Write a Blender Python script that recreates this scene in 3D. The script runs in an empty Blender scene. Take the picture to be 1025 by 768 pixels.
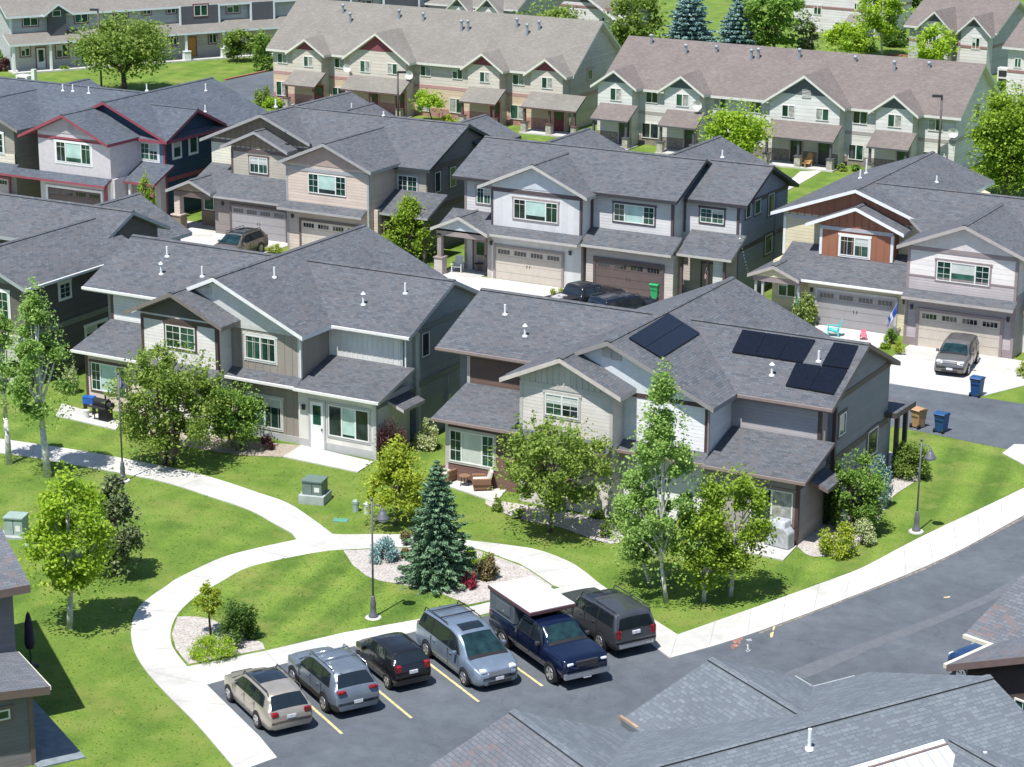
import bpy, math, random
import numpy as np
from mathutils import Vector, Matrix
R = random.Random(7)
C = bpy.context.scene.collection
PI = math.pi
rad = math.radians

# ------------------------------------------------------------------ survey: camera of the photograph and what it sees
F_PX, PITCH, ROLL, CAM_H, YAW = 2263.5, 0.28873866, 0.00570489, 34.814, 0.50443141
_c, _s = math.cos(PITCH), math.sin(PITCH)
_fw = np.array([0, _c, -_s]); _up = np.array([0, _s, _c]); _ri = np.array([1., 0, 0])
_ri2 = math.cos(ROLL)*_ri + math.sin(ROLL)*_up
_up2 = -math.sin(ROLL)*_ri + math.cos(ROLL)*_up
_M = np.array([[math.cos(YAW), -math.sin(YAW), 0], [math.sin(YAW), math.cos(YAW), 0], [0, 0, 1.]])
FW, RI, UP = _M@_fw, _M@_ri2, _M@_up2
EYE = np.array([0, 0, CAM_H])

def ray(px, py, ang=0.0):
    d = FW*F_PX + RI*(px-512.5) - UP*(py-384)
    if ang:
        c, s = math.cos(ang), math.sin(ang)
        d = np.array([c*d[0]+s*d[1], -s*d[0]+c*d[1], d[2]])
    return d
def onZ(px, py, z=0.0, ang=0.0):
    d = ray(px, py, ang); t = (z-CAM_H)/d[2]; p = EYE+t*d
    return (p[0], p[1], p[2])
def onY(px, py, y, ang=0.0):
    d = ray(px, py, ang); p = EYE+(y/d[1])*d
    return (p[0], p[1], p[2])
def onX(px, py, x, ang=0.0):
    d = ray(px, py, ang); p = EYE+(x/d[0])*d
    return (p[0], p[1], p[2])
def onPlane(px, py, pt, n, ang=0.0):
    d = ray(px, py, ang); pt = np.array(pt, float); n = np.array(n, float)
    p = EYE+(((pt-EYE)@n)/(d@n))*d
    return (p[0], p[1], p[2])

# ------------------------------------------------------------------ tagging
def tag(o, label=None, cat=None, group=None, kind=None):
    if label: o['label'] = label
    if cat: o['category'] = cat
    if group: o['group'] = group
    if kind: o['kind'] = kind
    return o
def thing(name, label, cat, loc=(0, 0, 0), rz=0.0, group=None):
    o = bpy.data.objects.new(name, None); C.objects.link(o)
    o.empty_display_size = .3
    o.location = loc; o.rotation_euler = (0, 0, rz)
    return tag(o, label, cat, group)
def copy_tree(o, loc, rz, label=None, group=None, parent=None):
    r = o.copy(); C.objects.link(r)
    if parent is None:
        r.location = loc; r.rotation_euler = (0, 0, rz)
        if label: r['label'] = label
        if group: r['group'] = group
    else:
        r.parent = parent
    for ch in list(o.children):
        copy_tree(ch, None, None, parent=r)
    return r

# ------------------------------------------------------------------ mesh builder
class MB:
    def __init__(s): s.v = []; s.f = []; s.m = []
    def poly(s, pts, m=0):
        n = len(s.v); s.v += [tuple(p) for p in pts]; s.f.append(tuple(range(n, n+len(pts)))); s.m.append(m)
    def box(s, x0, x1, y0, y1, z0, z1, m=0):
        n = len(s.v)
        s.v += [(x0,y0,z0),(x1,y0,z0),(x1,y1,z0),(x0,y1,z0),(x0,y0,z1),(x1,y0,z1),(x1,y1,z1),(x0,y1,z1)]
        for q in ((0,3,2,1),(4,5,6,7),(0,1,5,4),(1,2,6,5),(2,3,7,6),(3,0,4,7)):
            s.f.append(tuple(n+i for i in q)); s.m.append(m)
    def prism(s, pts, ext, m=0, ms=None):
        """pts: planar outline; extruded by vector ext. m: the outline's faces, ms: sides"""
        if ms is None: ms = m
        k = len(pts); a = [Vector(p) for p in pts]; e = Vector(ext); b = [p+e for p in a]
        nrm = Vector((0,0,0))
        for i in range(k): nrm += a[i].cross(a[(i+1) % k])
        n = len(s.v)
        if nrm.dot(e) > 0: a.reverse(); b.reverse()
        s.v += [tuple(p) for p in a+b]
        s.f.append(tuple(range(n, n+k))); s.m.append(m)
        s.f.append(tuple(reversed(range(n+k, n+2*k)))); s.m.append(ms)
        for i in range(k):
            j = (i+1) % k
            s.f.append((n+j, n+i, n+k+i, n+k+j)); s.m.append(ms)
    def slab(s, pts, t=.19, m=0, ms=1):
        """a roof plane: pts = top outline (level-projected ccw or cw), thickness t straight down"""
        s.prism(pts, (0, 0, -t), m, ms)
    def tube(s, p0, p1, r0, r1=None, n=8, m=0, cap=True):
        if r1 is None: r1 = r0
        p0 = Vector(p0); p1 = Vector(p1); d = (p1-p0)
        if d.length < 1e-6: return
        d.normalize()
        a = d.cross(Vector((0,0,1)) if abs(d.z) < .9 else Vector((1,0,0))).normalized(); b = d.cross(a)
        k = len(s.v)
        for p, r in ((p0, r0), (p1, r1)):
            for i in range(n):
                t = 2*PI*i/n; s.v.append(tuple(p+a*(r*math.cos(t))+b*(r*math.sin(t))))
        for i in range(n):
            j = (i+1) % n
            s.f.append((k+i, k+n+i, k+n+j, k+j)); s.m.append(m)
        if cap:
            s.f.append(tuple(k+i for i in range(n))); s.m.append(m)
            s.f.append(tuple(k+n+i for i in reversed(range(n)))); s.m.append(m)
    def lathe(s, prof, c=(0,0,0), n=14, m=0):
        k = len(s.v)
        for r, z in prof:
            for i in range(n):
                t = 2*PI*i/n; s.v.append((c[0]+r*math.cos(t), c[1]+r*math.sin(t), c[2]+z))
        for a in range(len(prof)-1):
            for i in range(n):
                j = (i+1) % n
                s.f.append((k+a*n+i, k+a*n+j, k+(a+1)*n+j, k+(a+1)*n+i)); s.m.append(m)
        s.f.append(tuple(k+i for i in reversed(range(n)))); s.m.append(m)
        s.f.append(tuple(k+(len(prof)-1)*n+i for i in range(n))); s.m.append(m)
    def pieces(s, tol=.04):
        """the builder split into pieces that do not touch one another"""
        par = list(range(len(s.v)))
        def find(i):
            while par[i] != i: par[i] = par[par[i]]; i = par[i]
            return i
        for f in s.f:
            a = find(f[0])
            for i in f[1:]: par[find(i)] = a
        isl = {}
        for k, f in enumerate(s.f): isl.setdefault(find(f[0]), []).append(k)
        keys = list(isl); bb = []
        for k in keys:
            P = np.array([s.v[i] for q in isl[k] for i in s.f[q]]); bb.append((P.min(0)-tol/2, P.max(0)+tol/2))
        g = list(range(len(keys)))
        def fg(i):
            while g[i] != i: i = g[i]
            return i
        for i in range(len(keys)):
            for j in range(i):
                if np.all(bb[i][0] <= bb[j][1]) and np.all(bb[j][0] <= bb[i][1]): g[fg(i)] = fg(j)
        out = {}
        for i, k in enumerate(keys): out.setdefault(fg(i), []).extend(isl[k])
        res = []
        for fs in out.values():
            m = MB(); mp = {}
            for q in fs:
                idx = []
                for i in s.f[q]:
                    if i not in mp: mp[i] = len(m.v); m.v.append(s.v[i])
                    idx.append(mp[i])
                m.f.append(tuple(idx)); m.m.append(s.m[q])
            res.append(m)
        return res
    def build(s, name, mats, parent=None, off=(0,0,0), smooth=False, bevel=0.0, uv=True):
        me = bpy.data.meshes.new(name)
        ox, oy, oz = off
        me.from_pydata([(x-ox, y-oy, z-oz) for x, y, z in s.v], [], s.f)
        if not isinstance(mats, (list, tuple)): mats = [mats]
        for mt in mats: me.materials.append(mt)
        mx = len(mats)-1
        me.polygons.foreach_set('material_index', [min(i, mx) for i in s.m])
        if smooth: me.polygons.foreach_set('use_smooth', [True]*len(s.f))
        if uv:
            L = me.uv_layers.new(name='UVMap'); buf = [0.0]*(2*len(me.loops)); vs = s.v
            Zv = Vector((0,0,1))
            for p in me.polygons:
                n = p.normal
                if abs(n.z) > .995: u = Vector((1,0,0)); w = Vector((0,1,0))
                else:
                    u = Zv.cross(n).normalized(); w = n.cross(u)
                for li in p.loop_indices:
                    q = vs[me.loops[li].vertex_index]
                    buf[2*li] = q[0]*u.x+q[1]*u.y+q[2]*u.z
                    buf[2*li+1] = q[0]*w.x+q[1]*w.y+q[2]*w.z
            L.data.foreach_set('uv', buf)
        me.update()
        o = bpy.data.objects.new(name, me); C.objects.link(o)
        if parent is not None: o.parent = parent
        if bevel:
            b = o.modifiers.new('bevel', 'BEVEL'); b.width = bevel; b.segments = 2; b.limit_method = 'ANGLE'
        return o

# ------------------------------------------------------------------ materials
def _new(name):
    m = bpy.data.materials.new(name); m.use_nodes = True
    nt = m.node_tree; b = nt.nodes['Principled BSDF']
    return m, nt, b
def N(nt, t, **kw):
    n = nt.nodes.new(t)
    for k, v in kw.items():
        if k in n.inputs: n.inputs[k].default_value = v
        else: setattr(n, k, v)
    return n
def L(nt, a, b): nt.links.new(a, b)
def ramp(nt, fac, stops):
    r = nt.nodes.new('ShaderNodeValToRGB'); e = r.color_ramp.elements
    while len(e) < len(stops): e.new(.5)
    for i, (p, c) in enumerate(stops):
        e[i].position = p; e[i].color = (c[0], c[1], c[2], 1)
    L(nt, fac, r.inputs['Fac']); return r
def mixc(nt, fac, a, b, mode='MIX'):
    n = nt.nodes.new('ShaderNodeMix'); n.data_type = 'RGBA'; n.blend_type = mode
    for sock, val in ((n.inputs[0], fac), (n.inputs[6], a), (n.inputs[7], b)):
        if isinstance(val, (int, float)): sock.default_value = val
        elif isinstance(val, tuple): sock.default_value = (*val, 1)
        else: L(nt, val, sock)
    return n.outputs[2]
def sc(c, k): return tuple(min(1, x*k) for x in c)

def plain(name, col, rough=.55, metal=0.0, var=.06, scale=3.0, spec=.4):
    m, nt, b = _new(name)
    tc = N(nt, 'ShaderNodeTexCoord'); nz = N(nt, 'ShaderNodeTexNoise', Scale=scale, Detail=4.0)
    L(nt, tc.outputs['Object'], nz.inputs['Vector'])
    r = ramp(nt, nz.outputs['Fac'], [(.3, sc(col, 1-var*1.6)), (.7, sc(col, 1+var))])
    L(nt, r.outputs['Color'], b.inputs['Base Color'])
    b.inputs['Roughness'].default_value = rough; b.inputs['Metallic'].default_value = metal
    b.inputs['Specular IOR Level'].default_value = spec
    return m

def shingle(name, c1, c2, c3, big=.5, patch=False):
    """asphalt shingles: courses of tabs along the slope (UV in metres), each tab its own tone"""
    m, nt, b = _new(name)
    uv = N(nt, 'ShaderNodeTexCoord')
    br = N(nt, 'ShaderNodeTexBrick', Scale=1.0, offset=.5, offset_frequency=2, squash=1.0)
    for k, v in {'Color1': (*c1, 1), 'Color2': (*c2, 1), 'Mortar': (*sc(c1, .55), 1), 'Mortar Size': .008, 'Bias': 0.0,
                 'Brick Width': .31, 'Row Height': .145, 'Mortar Smooth': .3}.items(): br.inputs[k].default_value = v
    L(nt, uv.outputs['UV'], br.inputs['Vector'])
    mp = N(nt, 'ShaderNodeMapping'); mp.inputs['Scale'].default_value = (3.226, 6.897, 1)
    L(nt, uv.outputs['UV'], mp.inputs['Vector'])
    vo = N(nt, 'ShaderNodeTexWhiteNoise', noise_dimensions='2D')
    sn = N(nt, 'ShaderNodeVectorMath', operation='FLOOR'); L(nt, mp.outputs['Vector'], sn.inputs[0]); L(nt, sn.outputs[0], vo.inputs['Vector'])
    th = N(nt, 'ShaderNodeMath', operation='GREATER_THAN'); th.inputs[1].default_value = .66; L(nt, vo.outputs['Value'], th.inputs[0])
    fac = th.outputs[0]
    if patch:      # the third tone gathers in weathered patches
        pn = N(nt, 'ShaderNodeTexNoise', Scale=.55, Detail=3.0); L(nt, uv.outputs['Object'], pn.inputs['Vector'])
        pr = ramp(nt, pn.outputs['Fac'], [(.50, (0, 0, 0)), (.62, (1, 1, 1))]); pm = N(nt, 'ShaderNodeMath', operation='MULTIPLY'); L(nt, fac, pm.inputs[0]); L(nt, pr.outputs['Color'], pm.inputs[1]); fac = pm.outputs[0]
    cA = mixc(nt, fac, br.outputs['Color'], c3)
    nz = N(nt, 'ShaderNodeTexNoise', Scale=.45, Detail=3.0, Roughness=.6); L(nt, uv.outputs['Object'], nz.inputs['Vector'])
    rr = ramp(nt, nz.outputs['Fac'], [(.32, (1-.16*big,)*3), (.68, (1+.14*big,)*3)])
    n2 = N(nt, 'ShaderNodeTexNoise', Scale=26.0, Detail=2.0); L(nt, uv.outputs['Object'], n2.inputs['Vector'])
    r2 = ramp(nt, n2.outputs['Fac'], [(.3, (.8,)*3), (.7, (1.2,)*3)])
    c = mixc(nt, 1.0, cA, rr.outputs['Color'], 'MULTIPLY'); c = mixc(nt, .8, c, r2.outputs['Color'], 'MULTIPLY')
    L(nt, c, b.inputs['Base Color'])
    sx = N(nt, 'ShaderNodeSeparateXYZ'); L(nt, uv.outputs['UV'], sx.inputs[0])
    dv = N(nt, 'ShaderNodeMath', operation='DIVIDE'); dv.inputs[1].default_value = .145; L(nt, sx.outputs['Y'], dv.inputs[0])
    fr = N(nt, 'ShaderNodeMath', operation='FRACT'); L(nt, dv.outputs[0], fr.inputs[0])
    iv = N(nt, 'ShaderNodeMath', operation='SUBTRACT'); iv.inputs[0].default_value = 1; L(nt, fr.outputs[0], iv.inputs[1])
    ad = N(nt, 'ShaderNodeMath', operation='MULTIPLY_ADD'); ad.inputs[1].default_value = .5; L(nt, vo.outputs['Value'], ad.inputs[0]); L(nt, iv.outputs[0], ad.inputs[2])
    bp = N(nt, 'ShaderNodeBump', Strength=.55, Distance=.014); L(nt, ad.outputs[0], bp.inputs['Height']); L(nt, bp.outputs[0], b.inputs['Normal'])
    b.inputs['Roughness'].default_value = .9; b.inputs['Specular IOR Level'].default_value = .25
    return m

def siding(name, col, kind='lap', step=.17):
    """lap: horizontal boards, batten: plain boards (the battens are real strips), both with board-to-board tone"""
    m, nt, b = _new(name)
    uv = N(nt, 'ShaderNodeTexCoord'); sx = N(nt, 'ShaderNodeSeparateXYZ'); L(nt, uv.outputs['UV'], sx.inputs[0])
    ax = 'Y' if kind == 'lap' else 'X'
    dv = N(nt, 'ShaderNodeMath', operation='DIVIDE'); dv.inputs[1].default_value = step; L(nt, sx.outputs[ax], dv.inputs[0])
    fl = N(nt, 'ShaderNodeMath', operation='FLOOR'); L(nt, dv.outputs[0], fl.inputs[0])
    wn = N(nt, 'ShaderNodeTexWhiteNoise', noise_dimensions='1D'); L(nt, fl.outputs[0], wn.inputs['W'])
    nz = N(nt, 'ShaderNodeTexNoise', Scale=.9, Detail=5.0, Roughness=.65); L(nt, uv.outputs['Object'], nz.inputs['Vector'])
    r1 = ramp(nt, nz.outputs['Fac'], [(.3, sc(col, .9)), (.7, sc(col, 1.06))])
    r2 = ramp(nt, wn.outputs['Value'], [(0, (.93,)*3), (1, (1.04,)*3)])
    c = mixc(nt, 1.0, r1.outputs['Color'], r2.outputs['Color'], 'MULTIPLY')
    L(nt, c, b.inputs['Base Color'])
    if kind == 'lap':
        fr = N(nt, 'ShaderNodeMath', operation='FRACT'); L(nt, dv.outputs[0], fr.inputs[0])
        iv = N(nt, 'ShaderNodeMath', operation='SUBTRACT'); iv.inputs[0].default_value = 1; L(nt, fr.outputs[0], iv.inputs[1])
        bp = N(nt, 'ShaderNodeBump', Strength=.9, Distance=.03); L(nt, iv.outputs[0], bp.inputs['Height']); L(nt, bp.outputs[0], b.inputs['Normal'])
    b.inputs['Roughness'].default_value = .75; b.inputs['Specular IOR Level'].default_value = .3
    return m

def ground_mat(name, stops, scale, detail=6, rough=.95, bump=.0, bscale=40, fine=(.85, 1.15), fscale=30.0, extra=None):
    m, nt, b = _new(name)
    tc = N(nt, 'ShaderNodeTexCoord')
    nz = N(nt, 'ShaderNodeTexNoise', Scale=scale, Detail=float(detail), Roughness=.62); L(nt, tc.outputs['Object'], nz.inputs['Vector'])
    r = ramp(nt, nz.outputs['Fac'], stops); c = r.outputs['Color']
    n2 = N(nt, 'ShaderNodeTexNoise', Scale=fscale, Detail=3.0, Roughness=.7); L(nt, tc.outputs['Object'], n2.inputs['Vector'])
    r2 = ramp(nt, n2.outputs['Fac'], [(.25, (fine[0],)*3), (.75, (fine[1],)*3)])
    c = mixc(nt, 1.0, c, r2.outputs['Color'], 'MULTIPLY')
    if extra: c = extra(nt, tc, c)
    L(nt, c, b.inputs['Base Color']); b.inputs['Roughness'].default_value = rough; b.inputs['Specular IOR Level'].default_value = .2
    if bump:
        n3 = N(nt, 'ShaderNodeTexNoise', Scale=float(bscale), Detail=3.0); L(nt, tc.outputs['Object'], n3.inputs['Vector'])
        bp = N(nt, 'ShaderNodeBump', Strength=.8, Distance=bump); L(nt, n3.outputs['Fac'], bp.inputs['Height']); L(nt, bp.outputs[0], b.inputs['Normal'])
    return m

def _grass_extra(nt, tc, c, m0=.06, m1=.55):
    # mowing stripes that bend over the lawn, and dry straw-coloured patches
    mp = N(nt, 'ShaderNodeMapping'); mp.inputs['Rotation'].default_value = (0, 0, rad(-10)); L(nt, tc.outputs['Object'], mp.inputs['Vector'])
    wv = N(nt, 'ShaderNodeTexWave', Scale=.14, Distortion=1.6, Detail=2.0); wv.inputs['Detail Scale'].default_value = .35; L(nt, mp.outputs[0], wv.inputs['Vector'])
    r = ramp(nt, wv.outputs['Fac'], [(.2, (.72, .79, .75)), (.8, (1.20, 1.16, 1.12))])
    ms = N(nt, 'ShaderNodeTexNoise', Scale=.09, Detail=2.0); L(nt, tc.outputs['Object'], ms.inputs['Vector'])
    mr = ramp(nt, ms.outputs['Fac'], [(.47, (m0,)*3), (.62, (m1,)*3)])
    c = mixc(nt, mr.outputs['Color'], c, mixc(nt, 1.0, c, r.outputs['Color'], 'MULTIPLY'))
    nz = N(nt, 'ShaderNodeTexNoise', Scale=.33, Detail=5.0, Roughness=.7); L(nt, tc.outputs['Object'], nz.inputs['Vector'])
    rr = ramp(nt, nz.outputs['Fac'], [(.50, (0, 0, 0)), (.68, (.8, .8, .8))])
    n5 = N(nt, 'ShaderNodeTexNoise', Scale=9.0, Detail=4.0, Roughness=.75); L(nt, tc.outputs['Object'], n5.inputs['Vector'])
    r5 = ramp(nt, n5.outputs['Fac'], [(.3, (.72, .74, .7)), (.7, (1.22, 1.2, 1.15))])
    c = mixc(nt, .9, c, r5.outputs['Color'], 'MULTIPLY')
    return mixc(nt, rr.outputs['Color'], c, (.22, .24, .06))
def _asphalt_extra(nt, tc, c):
    nz = N(nt, 'ShaderNodeTexNoise', Scale=.22, Detail=8.0, Roughness=.7, Distortion=.6); L(nt, tc.outputs['Object'], nz.inputs['Vector'])
    r = ramp(nt, nz.outputs['Fac'], [(.33, (.84,)*3), (.52, (1.0,)*3), (.72, (1.26, 1.25, 1.21))])
    c = mixc(nt, 1.0, c, r.outputs['Color'], 'MULTIPLY')
    v = N(nt, 'ShaderNodeTexVoronoi', Scale=.5, feature='DISTANCE_TO_EDGE')
    nd = N(nt, 'ShaderNodeTexNoise', Scale=1.3, Detail=4.0); L(nt, tc.outputs['Object'], nd.inputs['Vector'])
    va = N(nt, 'ShaderNodeVectorMath', operation='MULTIPLY_ADD'); va.inputs[1].default_value = (1.1,)*3
    L(nt, nd.outputs['Color'], va.inputs[0]); L(nt, tc.outputs['Object'], va.inputs[2]); L(nt, va.outputs[0], v.inputs['Vector'])
    rr = ramp(nt, v.outputs['Distance'], [(.0, (.35,)*3), (.012, (1,)*3)])
    return mixc(nt, .28, c, rr.outputs['Color'], 'MULTIPLY')
def _conc_extra(nt, tc, c):
    nz = N(nt, 'ShaderNodeTexNoise', Scale=1.1, Detail=7.0, Roughness=.75); L(nt, tc.outputs['Object'], nz.inputs['Vector'])
    r = ramp(nt, nz.outputs['Fac'], [(.3, (.80, .79, .76)), (.58, (1.02,)*3)])
    n2 = N(nt, 'ShaderNodeTexNoise', Scale=.28, Detail=2.0); L(nt, tc.outputs['Object'], n2.inputs['Vector'])
    r2 = ramp(nt, n2.outputs['Fac'], [(.38, (.88, .88, .87)), (.6, (1.03,)*3)]); c = mixc(nt, 1.0, c, r2.outputs['Color'], 'MULTIPLY')
    return mixc(nt, .8, c, r.outputs['Color'], 'MULTIPLY')

GRASS = ground_mat('grass_turf', [(.28, (.088, .156, .024)), (.5, (.138, .220, .035)), (.72, (.200, .266, .056))], .5, bump=.05, bscale=30, fine=(.55, 1.4), fscale=24.0, extra=_grass_extra)
GRASS_MOWN = ground_mat('grass_mown_stripes', [(.28, (.086, .154, .024)), (.5, (.136, .218, .035)), (.72, (.198, .264, .055))], .5, bump=.05, bscale=30, fine=(.6, 1.35), fscale=24.0, extra=lambda nt, tc, c: _grass_extra(nt, tc, c, .8, 1.0))
ASPHALT = ground_mat('asphalt', [(.3, (.088, .100, .114)), (.7, (.116, .129, .144))], 1.2, bump=.006, bscale=90, fine=(.70, 1.34), fscale=45, extra=_asphalt_extra)
ASPHALT_WORN = ground_mat('worn_asphalt', [(.3, (.112, .122, .134)), (.7, (.146, .155, .166))], 2.5, bump=.006, bscale=90, fine=(.75, 1.2), fscale=35)
CONC = ground_mat('concrete', [(.3, (.50, .485, .455)), (.7, (.585, .57, .54))], .8, bump=.004, bscale=60, fine=(.93, 1.06), fscale=30, extra=_conc_extra)
GRAVEL = ground_mat('gravel_stones', [(.3, (.38, .34, .31)), (.7, (.50, .46, .42))], 2.0, bump=.05, bscale=17, fine=(.45, 1.5), fscale=11)
SOIL = ground_mat('bark_mulch', [(.3, (.27, .225, .175)), (.7, (.40, .345, .28))], 2.0, bump=.04, bscale=17, fine=(.6, 1.4), fscale=12)
PAINT_Y = plain('stall_paint', (.62, .50, .24), .8, var=.25, scale=6)
CHALK_W = plain('survey_paint_white', (.42, .43, .44), .9, var=.35, scale=5)
CHALK_O = plain('survey_paint_orange', (.34, .17, .13), .9, var=.4, scale=5)
CURB = plain('curb_dirt', (.22, .19, .16), .9, var=.3, scale=4)

SH_GREY = shingle('shingles_slate_grey', (.082, .089, .100), (.130, .138, .150), (.112, .110, .117))
SH_BLUE = shingle('shingles_dark_slate_blue', (.070, .084, .105), (.115, .130, .152), (.088, .098, .115))
SH_FRONT = shingle('shingles_blue_grey', (.132, .150, .168), (.172, .191, .209), (.126, .140, .158))
SH_RED = shingle('shingles_reddish_grey', (.118, .126, .140), (.156, .163, .177), (.160, .132, .132), patch=True)
SH_TAN = shingle('shingles_weathered_tan', (.200, .184, .160), (.234, .216, .190), (.194, .178, .154))
SH_PINK = shingle('shingles_pinkish_brown', (.172, .144, .130), (.204, .174, .158), (.164, .136, .124))
GLASS_D, nt, b = _new('window_glass')
tc = N(nt, 'ShaderNodeTexCoord'); nz = N(nt, 'ShaderNodeTexNoise', Scale=1.3, Detail=2.0); L(nt, tc.outputs['Object'], nz.inputs['Vector'])
r = ramp(nt, nz.outputs['Fac'], [(.35, (.008, .030, .020)), (.65, (.022, .085, .058))]); L(nt, r.outputs['Color'], b.inputs['Base Color'])  # green tint stands in for the lawn mirrored in the panes
b.inputs['Roughness'].default_value = .06; b.inputs['Specular IOR Level'].default_value = .6
GLASS_V = []
for i, (a_, b_) in enumerate((((.006, .020, .016), (.015, .060, .045)), ((.014, .045, .030), (.040, .120, .085)), ((.010, .016, .018), (.030, .045, .050)))):  # greenish tones again carry the mirrored lawn in their colour
    g_, nt, b = _new('window_glass_%s' % ('dim', 'green', 'grey')[i])
    tc = N(nt, 'ShaderNodeTexCoord'); nz = N(nt, 'ShaderNodeTexNoise', Scale=1.6, Detail=3.0); L(nt, tc.outputs['Object'], nz.inputs['Vector'])
    r = ramp(nt, nz.outputs['Fac'], [(.35, a_), (.65, b_)]); L(nt, r.outputs['Color'], b.inputs['Base Color']); b.inputs['Roughness'].default_value = .05; b.inputs['Specular IOR Level'].default_value = .7
    GLASS_V.append(g_)
GLASS_B = plain('window_glass_over_blind', (.42, .58, .52), .12, var=.12, scale=1.5, spec=.6)
GLASS_C = plain('window_glass_over_curtain', (.36, .36, .33), .15, var=.3, scale=4, spec=.6)
CARGLASS = plain('car_glass', (.012, .018, .022), .04, var=.1, spec=.8)
CARGLASS_T = plain('windscreen_glass', (.012, .036, .038), .05, var=.45, scale=2.2, spec=.8)
BLIND = plain('window_blind_cream', (.52, .55, .50), .2, var=.08, scale=2, spec=.6)
WHITE = plain('white_paint', (.74, .74, .72), .5, var=.04)
OFFWHITE = plain('offwhite_vinyl', (.70, .69, .65), .45, var=.04)
DARK = plain('dark_metal', (.035, .036, .04), .45, var=.1)
BLACK = plain('black_rubber', (.014, .014, .015), .7, var=.1)
GALV = plain('galvanised_metal', (.34, .37, .40), .45, .4, var=.1)
SOLAR = plain('solar_cells', (.006, .007, .011), .16, var=.25, scale=8, spec=.7)
SOLAR_F = plain('solar_frame', (.008, .008, .010), .35)
STONE = plain('pier_stone', (.42, .38, .33), .9, var=.25, scale=5)
WOOD = plain('wood', (.32, .20, .11), .7, var=.2, scale=6)
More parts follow.
